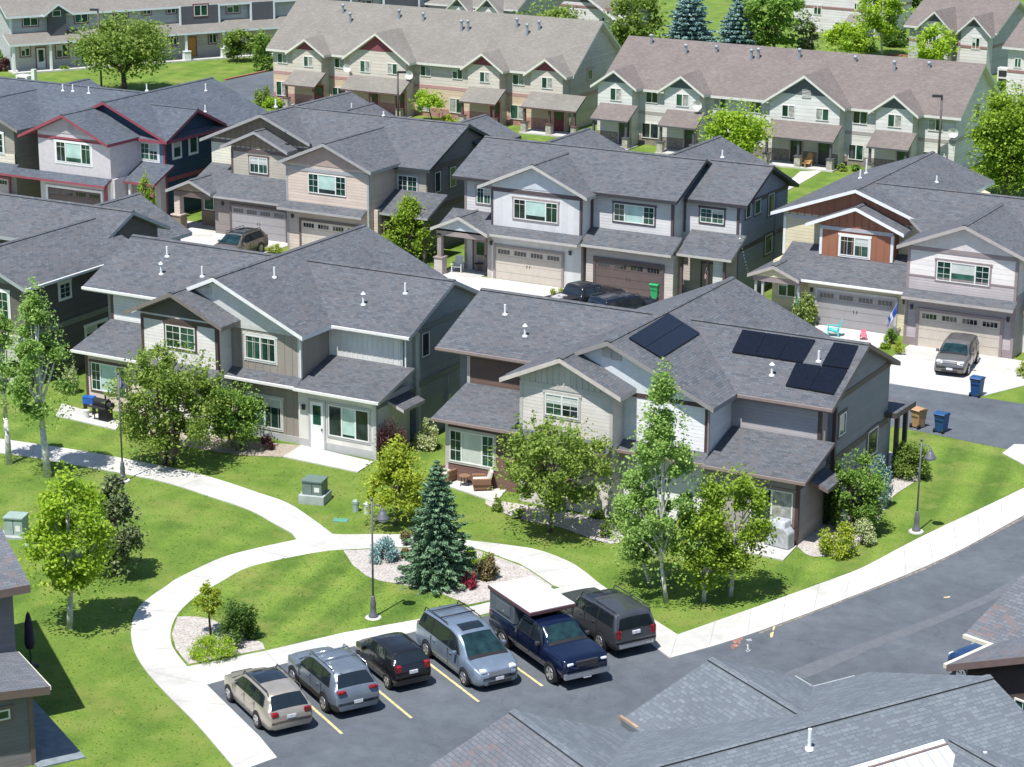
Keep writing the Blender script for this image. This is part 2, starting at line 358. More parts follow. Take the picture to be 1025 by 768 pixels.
# ------------------------------------------------------------------ house toolkit
# A house's parts are drawn in frame coordinates (the site's axes, turned by the house's own angle) and hang on an Empty at its base.
class House:
    def __init__(s, name, label, cat, ox, oy, ang=0.0, group=None):
        c, sn = math.cos(ang), math.sin(ang)
        s.ang = ang; s.off = (ox, oy, 0)
        s.root = thing(name, label, cat, (c*ox-sn*oy, sn*ox+c*oy, 0), ang, group)
        s.parts = {}
    def mb(s, name, mats):
        key = (name,)+tuple(m.name for m in mats)
        if key not in s.parts: s.parts[key] = (MB(), mats)
        return s.parts[key][0]
    def done(s):
        for key, (mb, mats) in s.parts.items():
            if not mb.f: continue
            if key[0] in ('brick_base',): mb.build(key[0], list(mats), s.root, s.off); continue
            for piece in mb.pieces(): piece.build(key[0], list(mats), s.root, s.off)
    def Y(s, px, py, y): return onY(px, py, y, s.ang)
    def X(s, px, py, x): return onX(px, py, x, s.ang)
    # --- walls
    def block(s, mat, x0, x1, y0, y1, z0, z1): s.mb('wall', (mat,)).box(x0, x1, y0, y1, z0, z1)
    def gwall(s, mat, x0, x1, y0, y1, z0, xc, zr, sl, t=.21, name='wall'):
        """gable-ended volume: pentagon in x-z pushed from y0 to y1, its top kept just under the roof planes"""
        a = zr-t-.012
        s.mb(name, (mat,)).prism([(x0,y0,z0),(x1,y0,z0),(x1,y0,a-sl*abs(x1-xc)),(xc,y0,a),(x0,y0,a-sl*abs(x0-xc))], (0, y1-y0, 0))
    def gwallx(s, mat, y0, y1, x0, x1, z0, yc, zr, sl, t=.21):
        a = zr-t-.012
        s.mb('wall', (mat,)).prism([(x0,y0,z0),(x0,y1,z0),(x0,y1,a-sl*abs(y1-yc)),(x0,yc,a),(x0,y0,a-sl*abs(y0-yc))], (x1-x0, 0, 0))
    def tri(s, mat, xc, zr, sl, hw, y, drop=.26, th=.03):
        """siding panel of another colour in the gable's triangle, proud of the wall"""
        a = zr-drop
        s.mb('gable_panel', (mat,)).prism([(xc-hw,y,a-sl*hw),(xc+hw,y,a-sl*hw),(xc,y,a)], (0, -th, 0))
    def battens(s, mat, x0, x1, y, z0, top, step=.42, name='wall'):
        n = int((x1-x0)/step); m = s.mb('gable_panel' if callable(top) and z0 > 5 else name, (mat,))
        for i in range(n+1):
            x = x0+.06+(x1-x0-.12)*i/max(n, 1); zt = top(x) if callable(top) else top
            if zt > z0+.05: m.box(x-.025, x+.025, y-.022, y+.01, z0, zt)
    def band(s, mat, x0, x1, y, z0, h=.24, pr=.035): s.mb('trim', (mat,)).box(x0, x1, y-pr, y+.01, z0, z0+h)
    def bandx(s, mat, y0, y1, x, z0, h=.24, pr=.035): s.mb('trim', (mat,)).box(x-.01, x+pr, y0, y1, z0, z0+h)
    def corner(s, mat, x, y, z0, z1, w=.14, sx=1):
        """corner board wrapping the corner at (x, y), front face y, side facing sx"""
        m = s.mb('trim', (mat,))
        xa, xb = (x-w, x+.025) if sx > 0 else (x-.025, x+w)
        m.box(xa, xb, y-.028, y+w, z0, z1)
    # --- roofs (top surfaces; mats: shingles, fascia)
    def gableY(s, sh, fa, xl, xc, xr, zr, sl, y0, y1, t=.21, ridge=True, yl=None, yr=None):
        m = s.mb('roof', (sh, fa))
        m.slab([(xl,y0,zr-sl*(xc-xl)),(xc,y0,zr),(xc,y1,zr),(xl,yl or y1,zr-sl*(xc-xl))], t)
        m.slab([(xc,y0,zr),(xr,y0,zr-sl*(xr-xc)),(xr,yr or y1,zr-sl*(xr-xc)),(xc,y1,zr)], t)
        if ridge: s.ridge(sh, (xc, y0+.02, zr), (xc, y1-.02, zr), sl)
    def gableX(s, sh, fa, x0, x1, yf, yc, yb, zr, sl, t=.21, ridge=True, xf0=None):
        m = s.mb('roof', (sh, fa))
        m.slab([(x0 if xf0 is None else xf0,yf,zr-sl*(yc-yf)),(x1,yf,zr-sl*(yc-yf)),(x1,yc,zr),(x0,yc,zr)], t)
        m.slab([(x0,yc,zr),(x1,yc,zr),(x1,yb,zr-sl*(yb-yc)),(x0,yb,zr-sl*(yb-yc))], t)
        if ridge: s.ridge(sh, (x0+.02, yc, zr), (x1-.02, yc, zr), sl)
    def ridge(s, sh, a, b, sl, w=.15, h=.055):
        m = s.mb('ridge_cap', (sh, DARK)); a = Vector(a); b = Vector(b); d = (b-a).normalized(); n = Vector((-d.y, d.x, 0))*w
        up = Vector((0,0,h)); dn = Vector((0,0,h-sl*w))
        for q in (n, -n):
            m.prism([a+up, b+up, b+q+dn, a+q+dn], (0, 0, -.05), 0, 1)
    def shed(s, sh, fa, x0, x1, y0, z0, y1, z1, t=.16, name='lower_roof'):
        s.mb(name, (sh, fa)).slab([(x0,y0,z0),(x1,y0,z0),(x1,y1,z1),(x0,y1,z1)], t)
    # --- openings
    def _open(s, face, a0, a1, z0, z1, pl, boxes, name, mats, parent=None):
        m = MB()
        for (u0, u1, w0, w1, d0, d1, mi) in boxes:   # u along the wall, w up, d out of the wall
            if face == 'S': m.box(u0, u1, pl-d1, pl-d0, w0, w1, mi)
            elif face == 'E': m.box(pl+d0, pl+d1, u0, u1, w0, w1, mi)
            elif face == 'W': m.box(pl-d1, pl-d0, u0, u1, w0, w1, mi)
        return m.build(name, mats, parent, s.off)
    def window(s, face, a0, a1, z0, z1, pl, kind=2, trim=None, grid=False, blind=None, frame=None, tw=.10):
        frame = frame or OFFWHITE; f = .055; bx = []
        if trim:
            bx += [(a0-tw, a0, z0-tw, z1+tw, 0, .03, 1), (a1, a1+tw, z0-tw, z1+tw, 0, .03, 1), (a0, a1, z0-tw, z0, 0, .034, 1),
                   (a0-tw-.04, a1+tw+.04, z1, z1+tw+.03, 0, .045, 1)]
        bx += [(a0, a0+f, z0, z1, 0, .055, 0), (a1-f, a1, z0, z1, 0, .055, 0), (a0+f, a1-f, z0, z0+f, 0, .055, 0), (a0+f, a1-f, z1-f, z1, 0, .055, 0)]
        w = a1-a0
        cuts = {1: [0, 1], 2: [0, .5, 1], 3: [0, .27, .73, 1], 4: [0, .333, .667, 1]}[kind]
        xs = [a0+w*c for c in cuts]
        for x in xs[1:-1]: bx.append((x-f*.75, x+f*.75, z0+f, z1-f, 0, .052, 0))
        if grid:
            for i in range(len(xs)-1):
                if kind == 3 and i == 1: continue
                xm = (xs[i]+xs[i+1])/2; g = .010
                bx.append((xm-g, xm+g, z0+f, z1-f, 0, .036, 0))
                for q in (.36, .68) if grid != 'top' else (.74,):
                    zz = z0+(z1-z0)*q; g = .010; bx.append((xs[i]+f*.5, xs[i+1]-f*.5, zz-g, zz+g, 0, .034, 0))
        fr = s._open(face, a0, a1, z0, z1, pl, bx, 'window', [frame, trim or frame], s.root)
        for i in range(len(xs)-1):
            mt = R.choice([GLASS_D, GLASS_D]+GLASS_V)
            half = None
            if blind == 'mid' and i == 1:
                mt = R.choice([GLASS_B, GLASS_B, BLIND]); half = R.choice([None, None, .45, .25, .12])
            elif blind is None and R.random() < .25: half = R.choice([.55, .7])
            if half: bm, mt = (mt if blind == 'mid' else BLIND), R.choice(GLASS_V)
            if False: pass
            elif blind == 'all': mt = GLASS_B
            elif blind == 'curtain' and i == len(xs)-2: mt = GLASS_C
            elif blind == 'curtain1' and i == 0: mt = GLASS_C
            s._open(face, 0, 0, 0, 0, pl, [(xs[i]+f*.6, xs[i+1]-f*.6, z0+f*.8, z1-f*.8, .004, .02, 0)], 'pane', [mt], fr)
            if half: s._open(face, 0, 0, 0, 0, pl, [(xs[i]+f*.7, xs[i+1]-f*.7, z0+(z1-z0)*half, z1-f*.9, .0205, .023, 0)], 'blind', [bm], fr)
        return fr
    def winS(s, p, q, y, **k):
        a = s.Y(*p, y); b = s.Y(*q, y); return s.window('S', min(a[0], b[0]), max(a[0], b[0]), min(a[2], b[2]), max(a[2], b[2]), y, **k)
    def winE(s, p, q, x, **k):
        a = s.X(*p, x); b = s.X(*q, x); y0, y1 = sorted((a[1], b[1])); z0, z1 = sorted((a[2], b[2]))
        return s.window('E', y0, max(y1, y0+.4), z0, z1, x, **k)
    def garage(s, x0, x1, y, z1, mat, trim, lites=4, tw=.16):
        m = MB(); n = 4
        for i in range(n): m.box(x0, x1, y-.05, y+.02, z1*i/n+.012, z1*(i+1)/n-.012)
        m.box(x0, x1, y-.03, y+.02, .01, z1)
        d = m.build('garage_door', [mat], s.root, s.off)
        w = (x1-x0)/lites
        for i in range(lites):
            g = MB(); xa = x0+w*i+w*.13; xb = x0+w*(i+1)-w*.13
            for k in range(4):
                u0 = xa+(xb-xa)*k/4+.02; u1 = xa+(xb-xa)*(k+1)/4-.02
                g.box(u0, u1, y-.058, y-.04, z1*.80, z1*.93)
            g.build('garage_lite', [CARGLASS], d, s.off)
        h = MB(); h.box((x0+x1)/2-.12, (x0+x1)/2-.08, y-.075, y-.03, z1*.5-.09, z1*.5+.09); h.box((x0+x1)/2+.08, (x0+x1)/2+.12, y-.075, y-.03, z1*.5-.09, z1*.5+.09)
        h.build('handle', [DARK], d, s.off)
        t = s.mb('trim', (trim,))
        t.box(x0-tw, x0, y-.09, y+.01, 0, z1+tw); t.box(x1, x1+tw, y-.09, y+.01, 0, z1+tw); t.box(x0, x1, y-.09, y+.01, z1, z1+tw)
    def door(s, x0, x1, z1, y, mat, glass=None, trim=None, z0=.05, face='S'):
        bx = [(x0, x1, z0, z1, 0, .045, 0)]
        if trim: bx += [(x0-.11, x0, z0, z1+.11, 0, .06, 1), (x1, x1+.11, z0, z1+.11, 0, .06, 1), (x0, x1, z1, z1+.11, 0, .06, 1)]
        d = s._open(face, 0, 0, 0, 0, y, bx, 'door', [mat, trim or mat], s.root)
        if glass:
            w = x1-x0; s._open(face, 0, 0, 0, 0, y, [(x0+w*.2, x1-w*.2, z0+(z1-z0)*glass, z1-.18, .04, .055, 0)], 'pane', [GLASS_D], d)
        s._open(face, 0, 0, 0, 0, y, [(x1-.12, x1-.07, z0+.95, z0+1.07, .045, .1, 0)], 'handle', [DARK], d)
    def light(s, x, y, z):
        m = MB(); m.box(x-.07, x+.07, y-.13, y-.01, z-.14, z+.06); m.box(x-.1, x+.1, y-.17, y-.01, z+.06, z+.1); m.build('wall_lamp', [DARK], s.root, s.off)
    def pipe(s, px, py, sample, h=.5, cap=False):
        """white vent pipe; sample(px, py) gives the roof point"""
        x, y, z = sample(px, py); m = MB()
        m.tube((x, y, z-.15), (x, y, z+h), .055, .055, 10)
        m.lathe([(.14, -.02), (.12, .05), (.06, .07)], (x, y, z), 10)
        if cap: m.lathe([(.06, 0), (.13, .02), (.03, .14)], (x, y, z+h-.02), 10)
        m.build('vent_pipe', [WHITE], s.root, s.off, smooth=False)
    def gutter(s, mat, x0, x1, y, z): s.mb('gutter', (mat,)).box(x0, x1, y-.11, y-.004, z-.13, z-.005)
    def spout(s, mat, x, y, z0, z1): s.mb('downspout', (mat,)).box(x-.04, x+.04, y-.085, y-.02, z0, z1)
    def post(s, x, y, z1, mat, base=None, w=.16, bh=.9, bw=.42, name='porch_post'):
        m = MB()
        m.box(x-w/2, x+w/2, y-w/2, y+w/2, bh if base else 0, z1, 0)
        if base: m.box(x-bw/2, x+bw/2, y-bw/2, y+bw/2, 0, bh, 1); m.box(x-bw/2-.05, x+bw/2+.05, y-bw/2-.05, y+bw/2+.05, bh, bh+.07, 0)
        m.build(name, [mat, base or mat], s.root, s.off)
    def louver(s, x0, x1, z0, z1, y, mat):
        m = MB(); m.box(x0, x1, y-.02, y+.01, z0, z1); n = 6
        for i in range(n): m.box(x0+.02, x1-.02, y-.045, y-.01, z0+(z1-z0)*(i+.15)/n, z0+(z1-z0)*(i+.6)/n)
        m.build('gable_vent', [mat], s.root, s.off)

def lap(name, c, step=.17): return siding(name, c, 'lap', step)
def bat(name, c): return siding(name, c, 'batten', .42)

# ------------------------------------------------------------------ row A: two duplexes of one model whose gardens face the lawn
def duplex(label, dx, dy, P, left_recess, px):
    """P: palette; px: window rectangles read off the photograph; dx, dy: where this copy of the model stands"""
    H = House('duplex_house', label, 'house', -65.3+dx, 94.6+dy)
    s = .44
    def q(v): return v
    X = lambda x: x+dx
    Y = lambda y: y+dy
    zr_w, zr_g, zr_s = 7.6, 8.0, 7.25
    xg = X(-65.3)
    # volumes
    H.gwallx(P['side'], Y(91.6), Y(98.5), X(-75.15), X(-55.85), 0, Y(94.6), zr_w, s)                       # both wings under the cross ridge
    H.block(P['recL'], X(-74.2), X(-69), Y(90.7), Y(92), 2.6, 5.68)
    H.block(P['recR'], X(-61), X(-56.2), Y(90.7), Y(92), 2.6, 5.68)
    H.gwall(P['big'], X(-69.9), X(-60.5), Y(88.15), Y(101.1), 0, xg, zr_g, s)                             # the tall middle with its long ridge
    H.gwall(P['small'], X(-69.3), X(-64.62), Y(87.0), Y(89), 0, X(-67.07), zr_s, s)
    H.block(P['sunL'], X(-73.75), X(-69.25), Y(87.88), Y(91), 0, 3.02)
    H.block(P['sunR'], X(-60.5), X(-56.0), Y(87.88), Y(91), 0, 3.02)
    # roofs
    H.gableX(SH_GREY, P['fas'], X(-75.7), X(-55.5), Y(90.25), Y(94.6), Y(98.95), zr_w, s)
    H.gableY(SH_GREY, P['fasB'], X(-70.45), xg, X(-60.05), zr_g, s, Y(87.68), Y(101.55))
    H.gableY(SH_GREY, P['fasS'], X(-70.13), X(-67.07), X(-64.0), zr_s, s, Y(86.5), Y(93.3))
    for x0, x1 in ((-74.25, -69.3), (-60.42, -55.5)):
        H.shed(SH_GREY, P['fas'], X(x0), X(x1), Y(87.4), 3.14, Y(90.69), 4.02)
    H.shed(SH_GREY, P['fas'], X(-69.3), X(-64.55), Y(86.35), 3.18, Y(86.99), 3.52)
    H.shed(SH_GREY, P['fas'], X(-64.6), X(-60.4), Y(87.5), 3.15, Y(88.14), 3.46)
    # gutters
    for x0, x1, y, z in ((-75.7, -70.2, 90.25, 5.69), (-60.0, -55.5, 90.25, 5.69), (-74.25, -69.3, 87.4, 3.14), (-60.42, -55.5, 87.4, 3.14), (-64.6, -60.45, 87.5, 3.15)):
        H.gutter(P['gut'], X(x0), X(x1), Y(y), z)
    H.spout(P['gut'], X(-55.98), Y(90.68), 4.0, 5.6)
    H.spout(P['gut'], X(-60.42), Y(88.1), 3.45, 5.6)
    # trim
    H.tri(P['gabS'], X(-67.07), zr_s, s, 2.42, Y(87.0))
    H.band(P['trimS'], X(-69.3), X(-64.62), Y(87.0), 5.62, .2)
    H.tri(P['gabB'], xg, zr_g, s, 4.7, Y(88.15))
    H.band(P['trimB'], X(-64.6), X(-60.5), Y(88.15), 5.50, .2)
    for x, y, z0, z1, t, sx in ((-69.3, 87, 3.6, 5.8, 'trimS', -1), (-64.62, 87, 3.3, 5.8, 'trimS', 1), (-60.5, 88.15, 3.4, 5.45, 'trimB', 1),
                                (-74.2, 90.7, 3.95, 5.65, 'cornL', -1), (-56.2, 90.7, 3.95, 5.65, 'cornR', 1), (-55.85, 91.6, 0, 5.6, 'cornR', 1),
                                (-73.75, 87.88, 0, 3.0, 'cornL', -1), (-56.0, 87.88, 0, 3.0, 'cornR', 1), (-60.5, 88.12, 0, 3.1, 'trimB', 1), (-64.62, 87, 0, 3.2, 'trimS', 1)):
        H.corner(P[t], X(x), Y(y), z0, z1, sx=sx)
    H.bandx(P['band'], Y(91.62), Y(98.5), X(-55.85), 2.75, .3)
    H.bandx(P['band'], Y(91.62), Y(98.5), X(-55.85), 5.55, .26)
    H.bandx(P['band'], Y(87.9), Y(91.6), X(-56.0), 2.55, .2)
    H.band(P['base'], X(-60.5), X(-56.0), Y(87.88), .02, .42, .02)
    if P.get('battens'):
        H.battens(P['big'], X(-64.6), X(-60.5), Y(88.15), 3.4, lambda x: min(5.5, zr_g-.3-s*abs(x-xg)))
        H.battens(P['big'], X(-64.6), X(-60.5), Y(88.15), .35, 3.1)
        H.battens(P['recR'], X(-60.4), X(-56.4), Y(90.7), 4.0, 5.6, .3)
    else:
        H.battens(P['gabS'], X(-69.2), X(-64.9), Y(86.97), 5.82, lambda x: zr_s-.32-s*abs(x-X(-67.07)), .3)
    # side entry roof over the sunroom's flank
    m = H.mb('side_canopy', (SH_GREY, P['fas']))
    m.slab([(X(-55.96), Y(88.9), 2.75), (X(-55.05), Y(88.9), 2.42), (X(-55.05), Y(90.9), 2.42), (X(-55.96), Y(90.9), 2.75)], .16)
    m = MB(); m.box(X(-55.84), X(-55.68), Y(94.2), Y(94.55), 1.1, 1.75); m.tube((X(-55.76), Y(94.37), 1.75), (X(-55.76), Y(94.37), 2.7), .03, .03, 6); m.build('utility_meter', [GALV], H.root, H.off)
    # openings
    for w in px:
        kind, p0, p1, pl, kw = w
        if kind == 'S': H.winS(p0, p1, Y(pl), **kw)
        elif kind == 'E': H.winE(p0, p1, X(pl), **kw)
    return H, X, Y, s

WB = dict(trim=None)
P1 = dict(small=lap('lap_warm_white', (.62, .59, .55)), gabS=bat('board_dark_taupe', (.10, .085, .075)), trimS=plain('trim_dark_brown', (.085, .055, .05)),
          big=bat('board_taupe', (.30, .265, .225)), gabB=plain('panel_pale_grey', (.56, .56, .52), .7), trimB=plain('trim_pale_grey', (.52, .52, .49)),
          recL=lap('lap_white', (.64, .63, .60)), recR=bat('board_white', (.66, .65, .60)), sunL=lap('lap_pale_beige', (.55, .47, .38)), sunR=bat('board_ivory', (.66, .64, .58)),
          side=lap('lap_pale_olive', (.30, .31, .29)), band=plain('trim_grey_olive', (.19, .20, .19)), cornL=plain('trim_reddish_brown', (.10, .055, .05)), cornR=plain('trim_light_grey', (.48, .48, .46)),
          base=plain('base_grey_board', (.42, .42, .41)), fas=plain('fascia_offwhite', (.52, .48, .45)), fasB=plain('fascia_white', (.74, .73, .71)), fasS=plain('fascia_grey_brown', (.20, .17, .155)),
          gut=OFFWHITE, battens=True)
A1, X1, Y1, sA = duplex('duplex with taupe board-and-batten gable, white patio door and concrete patio, behind round shrubs', 0, 0, P1, 'white', [
    ('S', (165.8, 324), (196, 351.8), 87.0, dict(kind=2, trim=P1['trimS'], grid=True)),
    ('S', (245.5, 334.5), (276.5, 363.5), 88.15, dict(kind=2, trim=P1['gabB'], grid='top')),
    ('S', (91.3, 361.8), (127, 396), 87.88, dict(kind=3, grid=True, blind='mid', trim=P1['trimS'])),
    ('S', (248.5, 394.5), (282.5, 430.5), 88.15, dict(kind=2, trim=P1['gabB'])),
    ('S', (328.8, 404.7), (369.9, 443.2), 87.88, dict(kind=4, trim=P1['base'], blind='mid')),
    ('E', (421.8, 334.4), (429.6, 355), -55.85, dict(kind=1, trim=P1['band'])),
])
A1.door(-59.77, -59.0, 2.44, 87.88, WHITE, .52, P1['base'])
A1.light(-60.15, 87.88, 2.1)
A1.band(P1['base'], -64.6, -60.5, 88.15, .0, .35, .03)
planeL = lambda px, py: onPlane(px, py, (0, 94.6, 7.6), (0, -sA, 1))           # front slope of the wings
planeG = lambda px, py: onPlane(px, py, (-65.3, 0, 8.0), (sA, 0, 1))           # right slope of the long middle roof
for p, f, c in (((167.4, 257), planeL, 0), ((161.4, 274.6), planeL, 1), ((274.7, 278), planeG, 0), ((363.7, 305.3), planeL, 1), ((405.7, 294), planeL, 0), ((202.5, 277), planeL, 0)):
    A1.pipe(*p, f, .55, c)
A1.louver(-66.1, -65.7, 7.0, 7.4, 88.1, P1['trimB'])
A1.done()

P2 = dict(small=lap('lap_greige', (.55, .51, .46)), gabS=bat('board_greige', (.50, .47, .43)), trimS=plain('trim_greige', (.48, .45, .41)),
          big=lap('lap_cool_white', (.68, .67, .66)), gabB=plain('panel_cool_white', (.62, .64, .64), .7), trimB=plain('trim_deep_brown', (.075, .045, .042)),
          recL=lap('lap_deep_brown', (.135, .085, .068)), recR=lap('lap_mid_grey', (.36, .335, .335)), sunL=lap('lap_chocolate', (.15, .085, .07)), sunR=lap('lap_grey_brown', (.33, .29, .27)),
          side=lap('lap_slate', (.23, .225, .225)), band=plain('trim_charcoal_brown', (.085, .065, .06)), cornL=plain('trim_pale_stone', (.46, .43, .40)), cornR=plain('trim_maroon_brown', (.085, .05, .048)),
          base=plain('base_brown_board', (.22, .18, .16)), fas=plain('fascia_brown_edge', (.19, .14, .125)), fasB=plain('fascia_grey', (.27, .25, .24)), fasS=plain('fascia_stone', (.54, .48, .43)),
          gut=plain('gutter_brownish', (.26, .20, .18)), battens=False)
A2, X2, Y2, _ = duplex('duplex with black solar panels on its roof, white gable and brown left wing', 22.15, -.8, P2, 'brown', [
    ('S', (546.3, 393), (579.4, 420.3), 87.0, dict(kind=2, grid=True, trim=P2['trimS'])),
    ('S', (450.4, 429.5), (494.7, 469), 87.88, dict(kind=3, grid=True, blind='mid', trim=P2['cornL'])),
    ('S', (752, 486), (793, 526), 87.88, dict(kind=2, blind='curtain', trim=P2['base'])),
    ('E', (840, 416), (845.5, 433), -55.85, dict(kind=1, trim=P2['band'])),
    ('E', (868.5, 433), (877, 452), -55.85, dict(kind=1, trim=P2['band'])),
    ('S', (630, 462), (655, 492), 87.88, dict(kind=2)),
])
s = sA
for p, q_ in (((604.8, 348.8), (611, 355)), ((614, 351.5), (620, 358))):
    a = onY(*p, Y2(88.1)); b_ = onY(*q_, Y2(88.1)); A2.louver(min(a[0], b_[0])-.1, max(a[0], b_[0])+.1, min(a[2], b_[2])-.15, max(a[2], b_[2])+.15, Y2(88.1), P2['trimS'])
plL2 = lambda px, py: onPlane(px, py, (0, Y2(94.6), 7.6), (0, -s, 1))
plG2 = lambda px, py: onPlane(px, py, (X2(-65.3), 0, 8.0), (s, 0, 1))
for p, f, c in (((505.6, 315), plL2, 0), ((525.5, 336.8), plL2, 1), ((819.4, 362), plL2, 0), ((772.5, 376), plL2, 1)):
    A2.pipe(*p, f, .5, c)
def panels(pts, f, cols, rows, skip=()):
    c = [Vector(f(*p)) for p in pts]; up = Vector((0, 0, .10))       # corners: top-left, top-right, bottom-right, bottom-left
    for i in range(cols):
        for j in range(rows):
            if (i, j) in skip: continue
            def at(u, v): return (c[0].lerp(c[1], u)).lerp(c[3].lerp(c[2], u), v)
            e = .012
            a = at(i/cols+e/cols, j/rows+e/rows); b2 = at((i+1)/cols-e/cols, j/rows+e/rows); d = at((i+1)/cols-e/cols, (j+1)/rows-e/rows); g = at(i/cols+e/cols, (j+1)/rows-e/rows)
            m = MB(); m.prism([a+up, b2+up, d+up, g+up], (0, 0, -.05), 0, 1)
            m.build('solar_panel', [SOLAR, SOLAR_F], A2.root, A2.off)
panels([(628.7, 340.2), (669.5, 315.1), (701, 335.2), (661.6, 360.3)], plG2, 1, 2)
panels([(743, 331.7), (816.6, 342), (803, 364.9), (732.2, 354.1)], plL2, 3, 1)
panels([(834.6, 344.4), (859.5, 347.8), (849, 371), (822, 367.5)], plL2, 1, 1)
panels([(796.5, 364.6), (848.6, 371.8), (834.6, 396.6), (785.9, 387.8)], plL2, 2, 1)
# rear entry roof at the right end
m = A2.mb('porch_roof', (SH_GREY, P2['band']))
m.slab([(X2(-57.0), Y2(98.0), 3.42), (X2(-55.25), Y2(98.0), 3.42), (X2(-55.25), Y2(100.8), 3.30), (X2(-57.0), Y2(100.8), 3.30)], .26)
for y in (99.2, 100.4): A2.post(X2(-55.6), Y2(y), 3.1, P2['band'], w=.2)
A2.block(P2['side'], X2(-57), X2(-55.85), Y2(98.4), Y2(99), 0, 3)
A2.done()

# ------------------------------------------------------------------ far-left duplex of row A, partly out of frame
PA = dict(w=lap('lap_dark_umber', (.115, .105, .09)), f=lap('lap_sage_grey', (.42, .42, .36)), t=plain('trim_dark_sage', (.20, .20, .18)), fa=plain('fascia_blue_grey', (.34, .36, .37)), g=OFFWHITE)
A0 = House('duplex_house', 'dark umber duplex at the left edge behind the aspen trees', 'house', -88, 96)
s = .41
A0.gwallx(PA['w'], 97.0, 102.4, -96, -80.1, 0, 99.9, 7.45, .47)
A0.gwall(PA['w'], -84.6, -78.45, 88.75, 97.5, 0, -81.6, 7.15, s)
A0.block(PA['w'], -79, -78.46, 91, 97, 0, 5.4)
a = onY(138.7, 193.3, 106.5); zr0 = a[2]; b_ = onY(192.4, 232.3, 106.5)
A0.gableY(SH_GREY, PA['fa'], 2*a[0]-b_[0], a[0], b_[0], zr0, (zr0-b_[2])/(b_[0]-a[0]), 99, 106.5)
A0.gwall(PA['w'], 2*a[0]-b_[0]+.5, b_[0]-.5, 99, 106, 0, a[0], zr0, (zr0-b_[2])/(b_[0]-a[0]))
A0.gableX(SH_GREY, PA['fa'], -98, -79.7, 96.4, 99.8, 103.1, 7.5, .46)
A0.gableY(SH_GREY, PA['fa'], -85.2, -81.6, -77.98, 7.15, s, 88.3, 98.6)
A0.mb('gutter', (OFFWHITE,)).box(-77.98, -77.86, 88.3, 96.0, 5.52, 5.65)
A0.tri(PA['t'], -81.6, 7.15, s, 3.0, 88.75)
A0.corner(PA['t'], -78.45, 88.75, 0, 5.4)
A0.bandx(PA['t'], 88.8, 96.9, -78.45, 2.75, .3)
A0.window('E', 91.6, 92.5, 4.3, 5.15, -78.45, 1, WHITE, True)
A0.window('S', -81.2, -79.5, 3.6, 5.2, 88.75, 2, WHITE, True)
A0.window('E', 93.6, 95.4, .9, 2.3, -78.45, 2, WHITE)
A0.window('S', -81.4, -79.4, .8, 2.3, 88.75, 2, WHITE, True)
A0.block(PA['f'], -84.5, -78.6, 88.3, 88.8, 0, 2.9)
A0.done()
# ------------------------------------------------------------------ row B: duplexes with garages towards us
GAR_BEIGE = plain('garage_beige', (.52, .46, .39), .6, var=.04)
GAR_GREY = plain('garage_grey', (.30, .285, .285), .6, var=.04)
GAR_DARK = plain('garage_dark_brown', (.115, .085, .078), .6, var=.05)

# --- B4: red-brown board gable over a grey garage, pinkish right unit
p4 = dict(y=lap('lap_straw_yellow', (.58, .52, .35), .2), r=bat('board_red_brown', (.31, .135, .08)), w=lap('lap_blush_white', (.65, .605, .575), .3), m=lap('lap_mauve_grey', (.385, .345, .345), .15),
          tw=plain('trim_light_slate', (.42, .41, .42)), td=plain('trim_plum_grey', (.27, .215, .215)), p=plain('panel_blush', (.58, .53, .515), .7), fw=plain('fascia_bright_white', (.76, .76, .75)), fg=plain('fascia_taupe', (.40, .36, .335)))
B4 = House('duplex_house', 'duplex with red-brown board gable and straw yellow siding above a grey garage door', 'house', -41, 128)
B4.gwall(p4['y'], -50.5, -41.3, 125.5, 137, 0, -45.87, 7.82, .36)
B4.tri(p4['r'], -45.87, 7.82, .36, 4.55, 125.5)
B4.band(p4['tw'], -50.5, -47.8, 125.5, 5.6, .2)
B4.gwall(p4['r'], -47.75, -43.18, 124.5, 126.2, 2.5, -45.45, 6.95, .41)
B4.battens(p4['r'], -47.75, -43.18, 124.5, 3.75, 5.35, .46)
B4.battens(p4['r'], -47.6, -43.3, 124.47, 5.6, lambda x: 6.95-.3-.41*abs(x+45.45), .46)
B4.battens(p4['r'], -50.2, -41.6, 125.47, 5.8, lambda x: 7.82-.33-.36*abs(x+45.87), .46)
B4.band(p4['tw'], -47.75, -43.18, 124.5, 5.36, .22, .05)
for x, sx in ((-47.75, -1), (-43.18, 1)): B4.corner(WHITE, x, 124.5, 3.8, 5.4, sx=sx)
B4.corner(WHITE, -50.5, 125.5, 3.3, 5.7, sx=-1)
B4.gableY(SH_GREY, p4['fw'], -51.2, -45.87, -41.7, 7.82, .36, 125.0, 139)
B4.gableY(SH_GREY, p4['fw'], -48.55, -45.45, -42.4, 6.95, .41, 124.05, 126.5)
B4.block(p4['y'], -47.6, -41.0, 122.5, 125.6, 0, 2.75)
B4.shed(SH_GREY, p4['fw'], -49.9, -40.95, 122.02, 2.76, 125.52, 4.15)
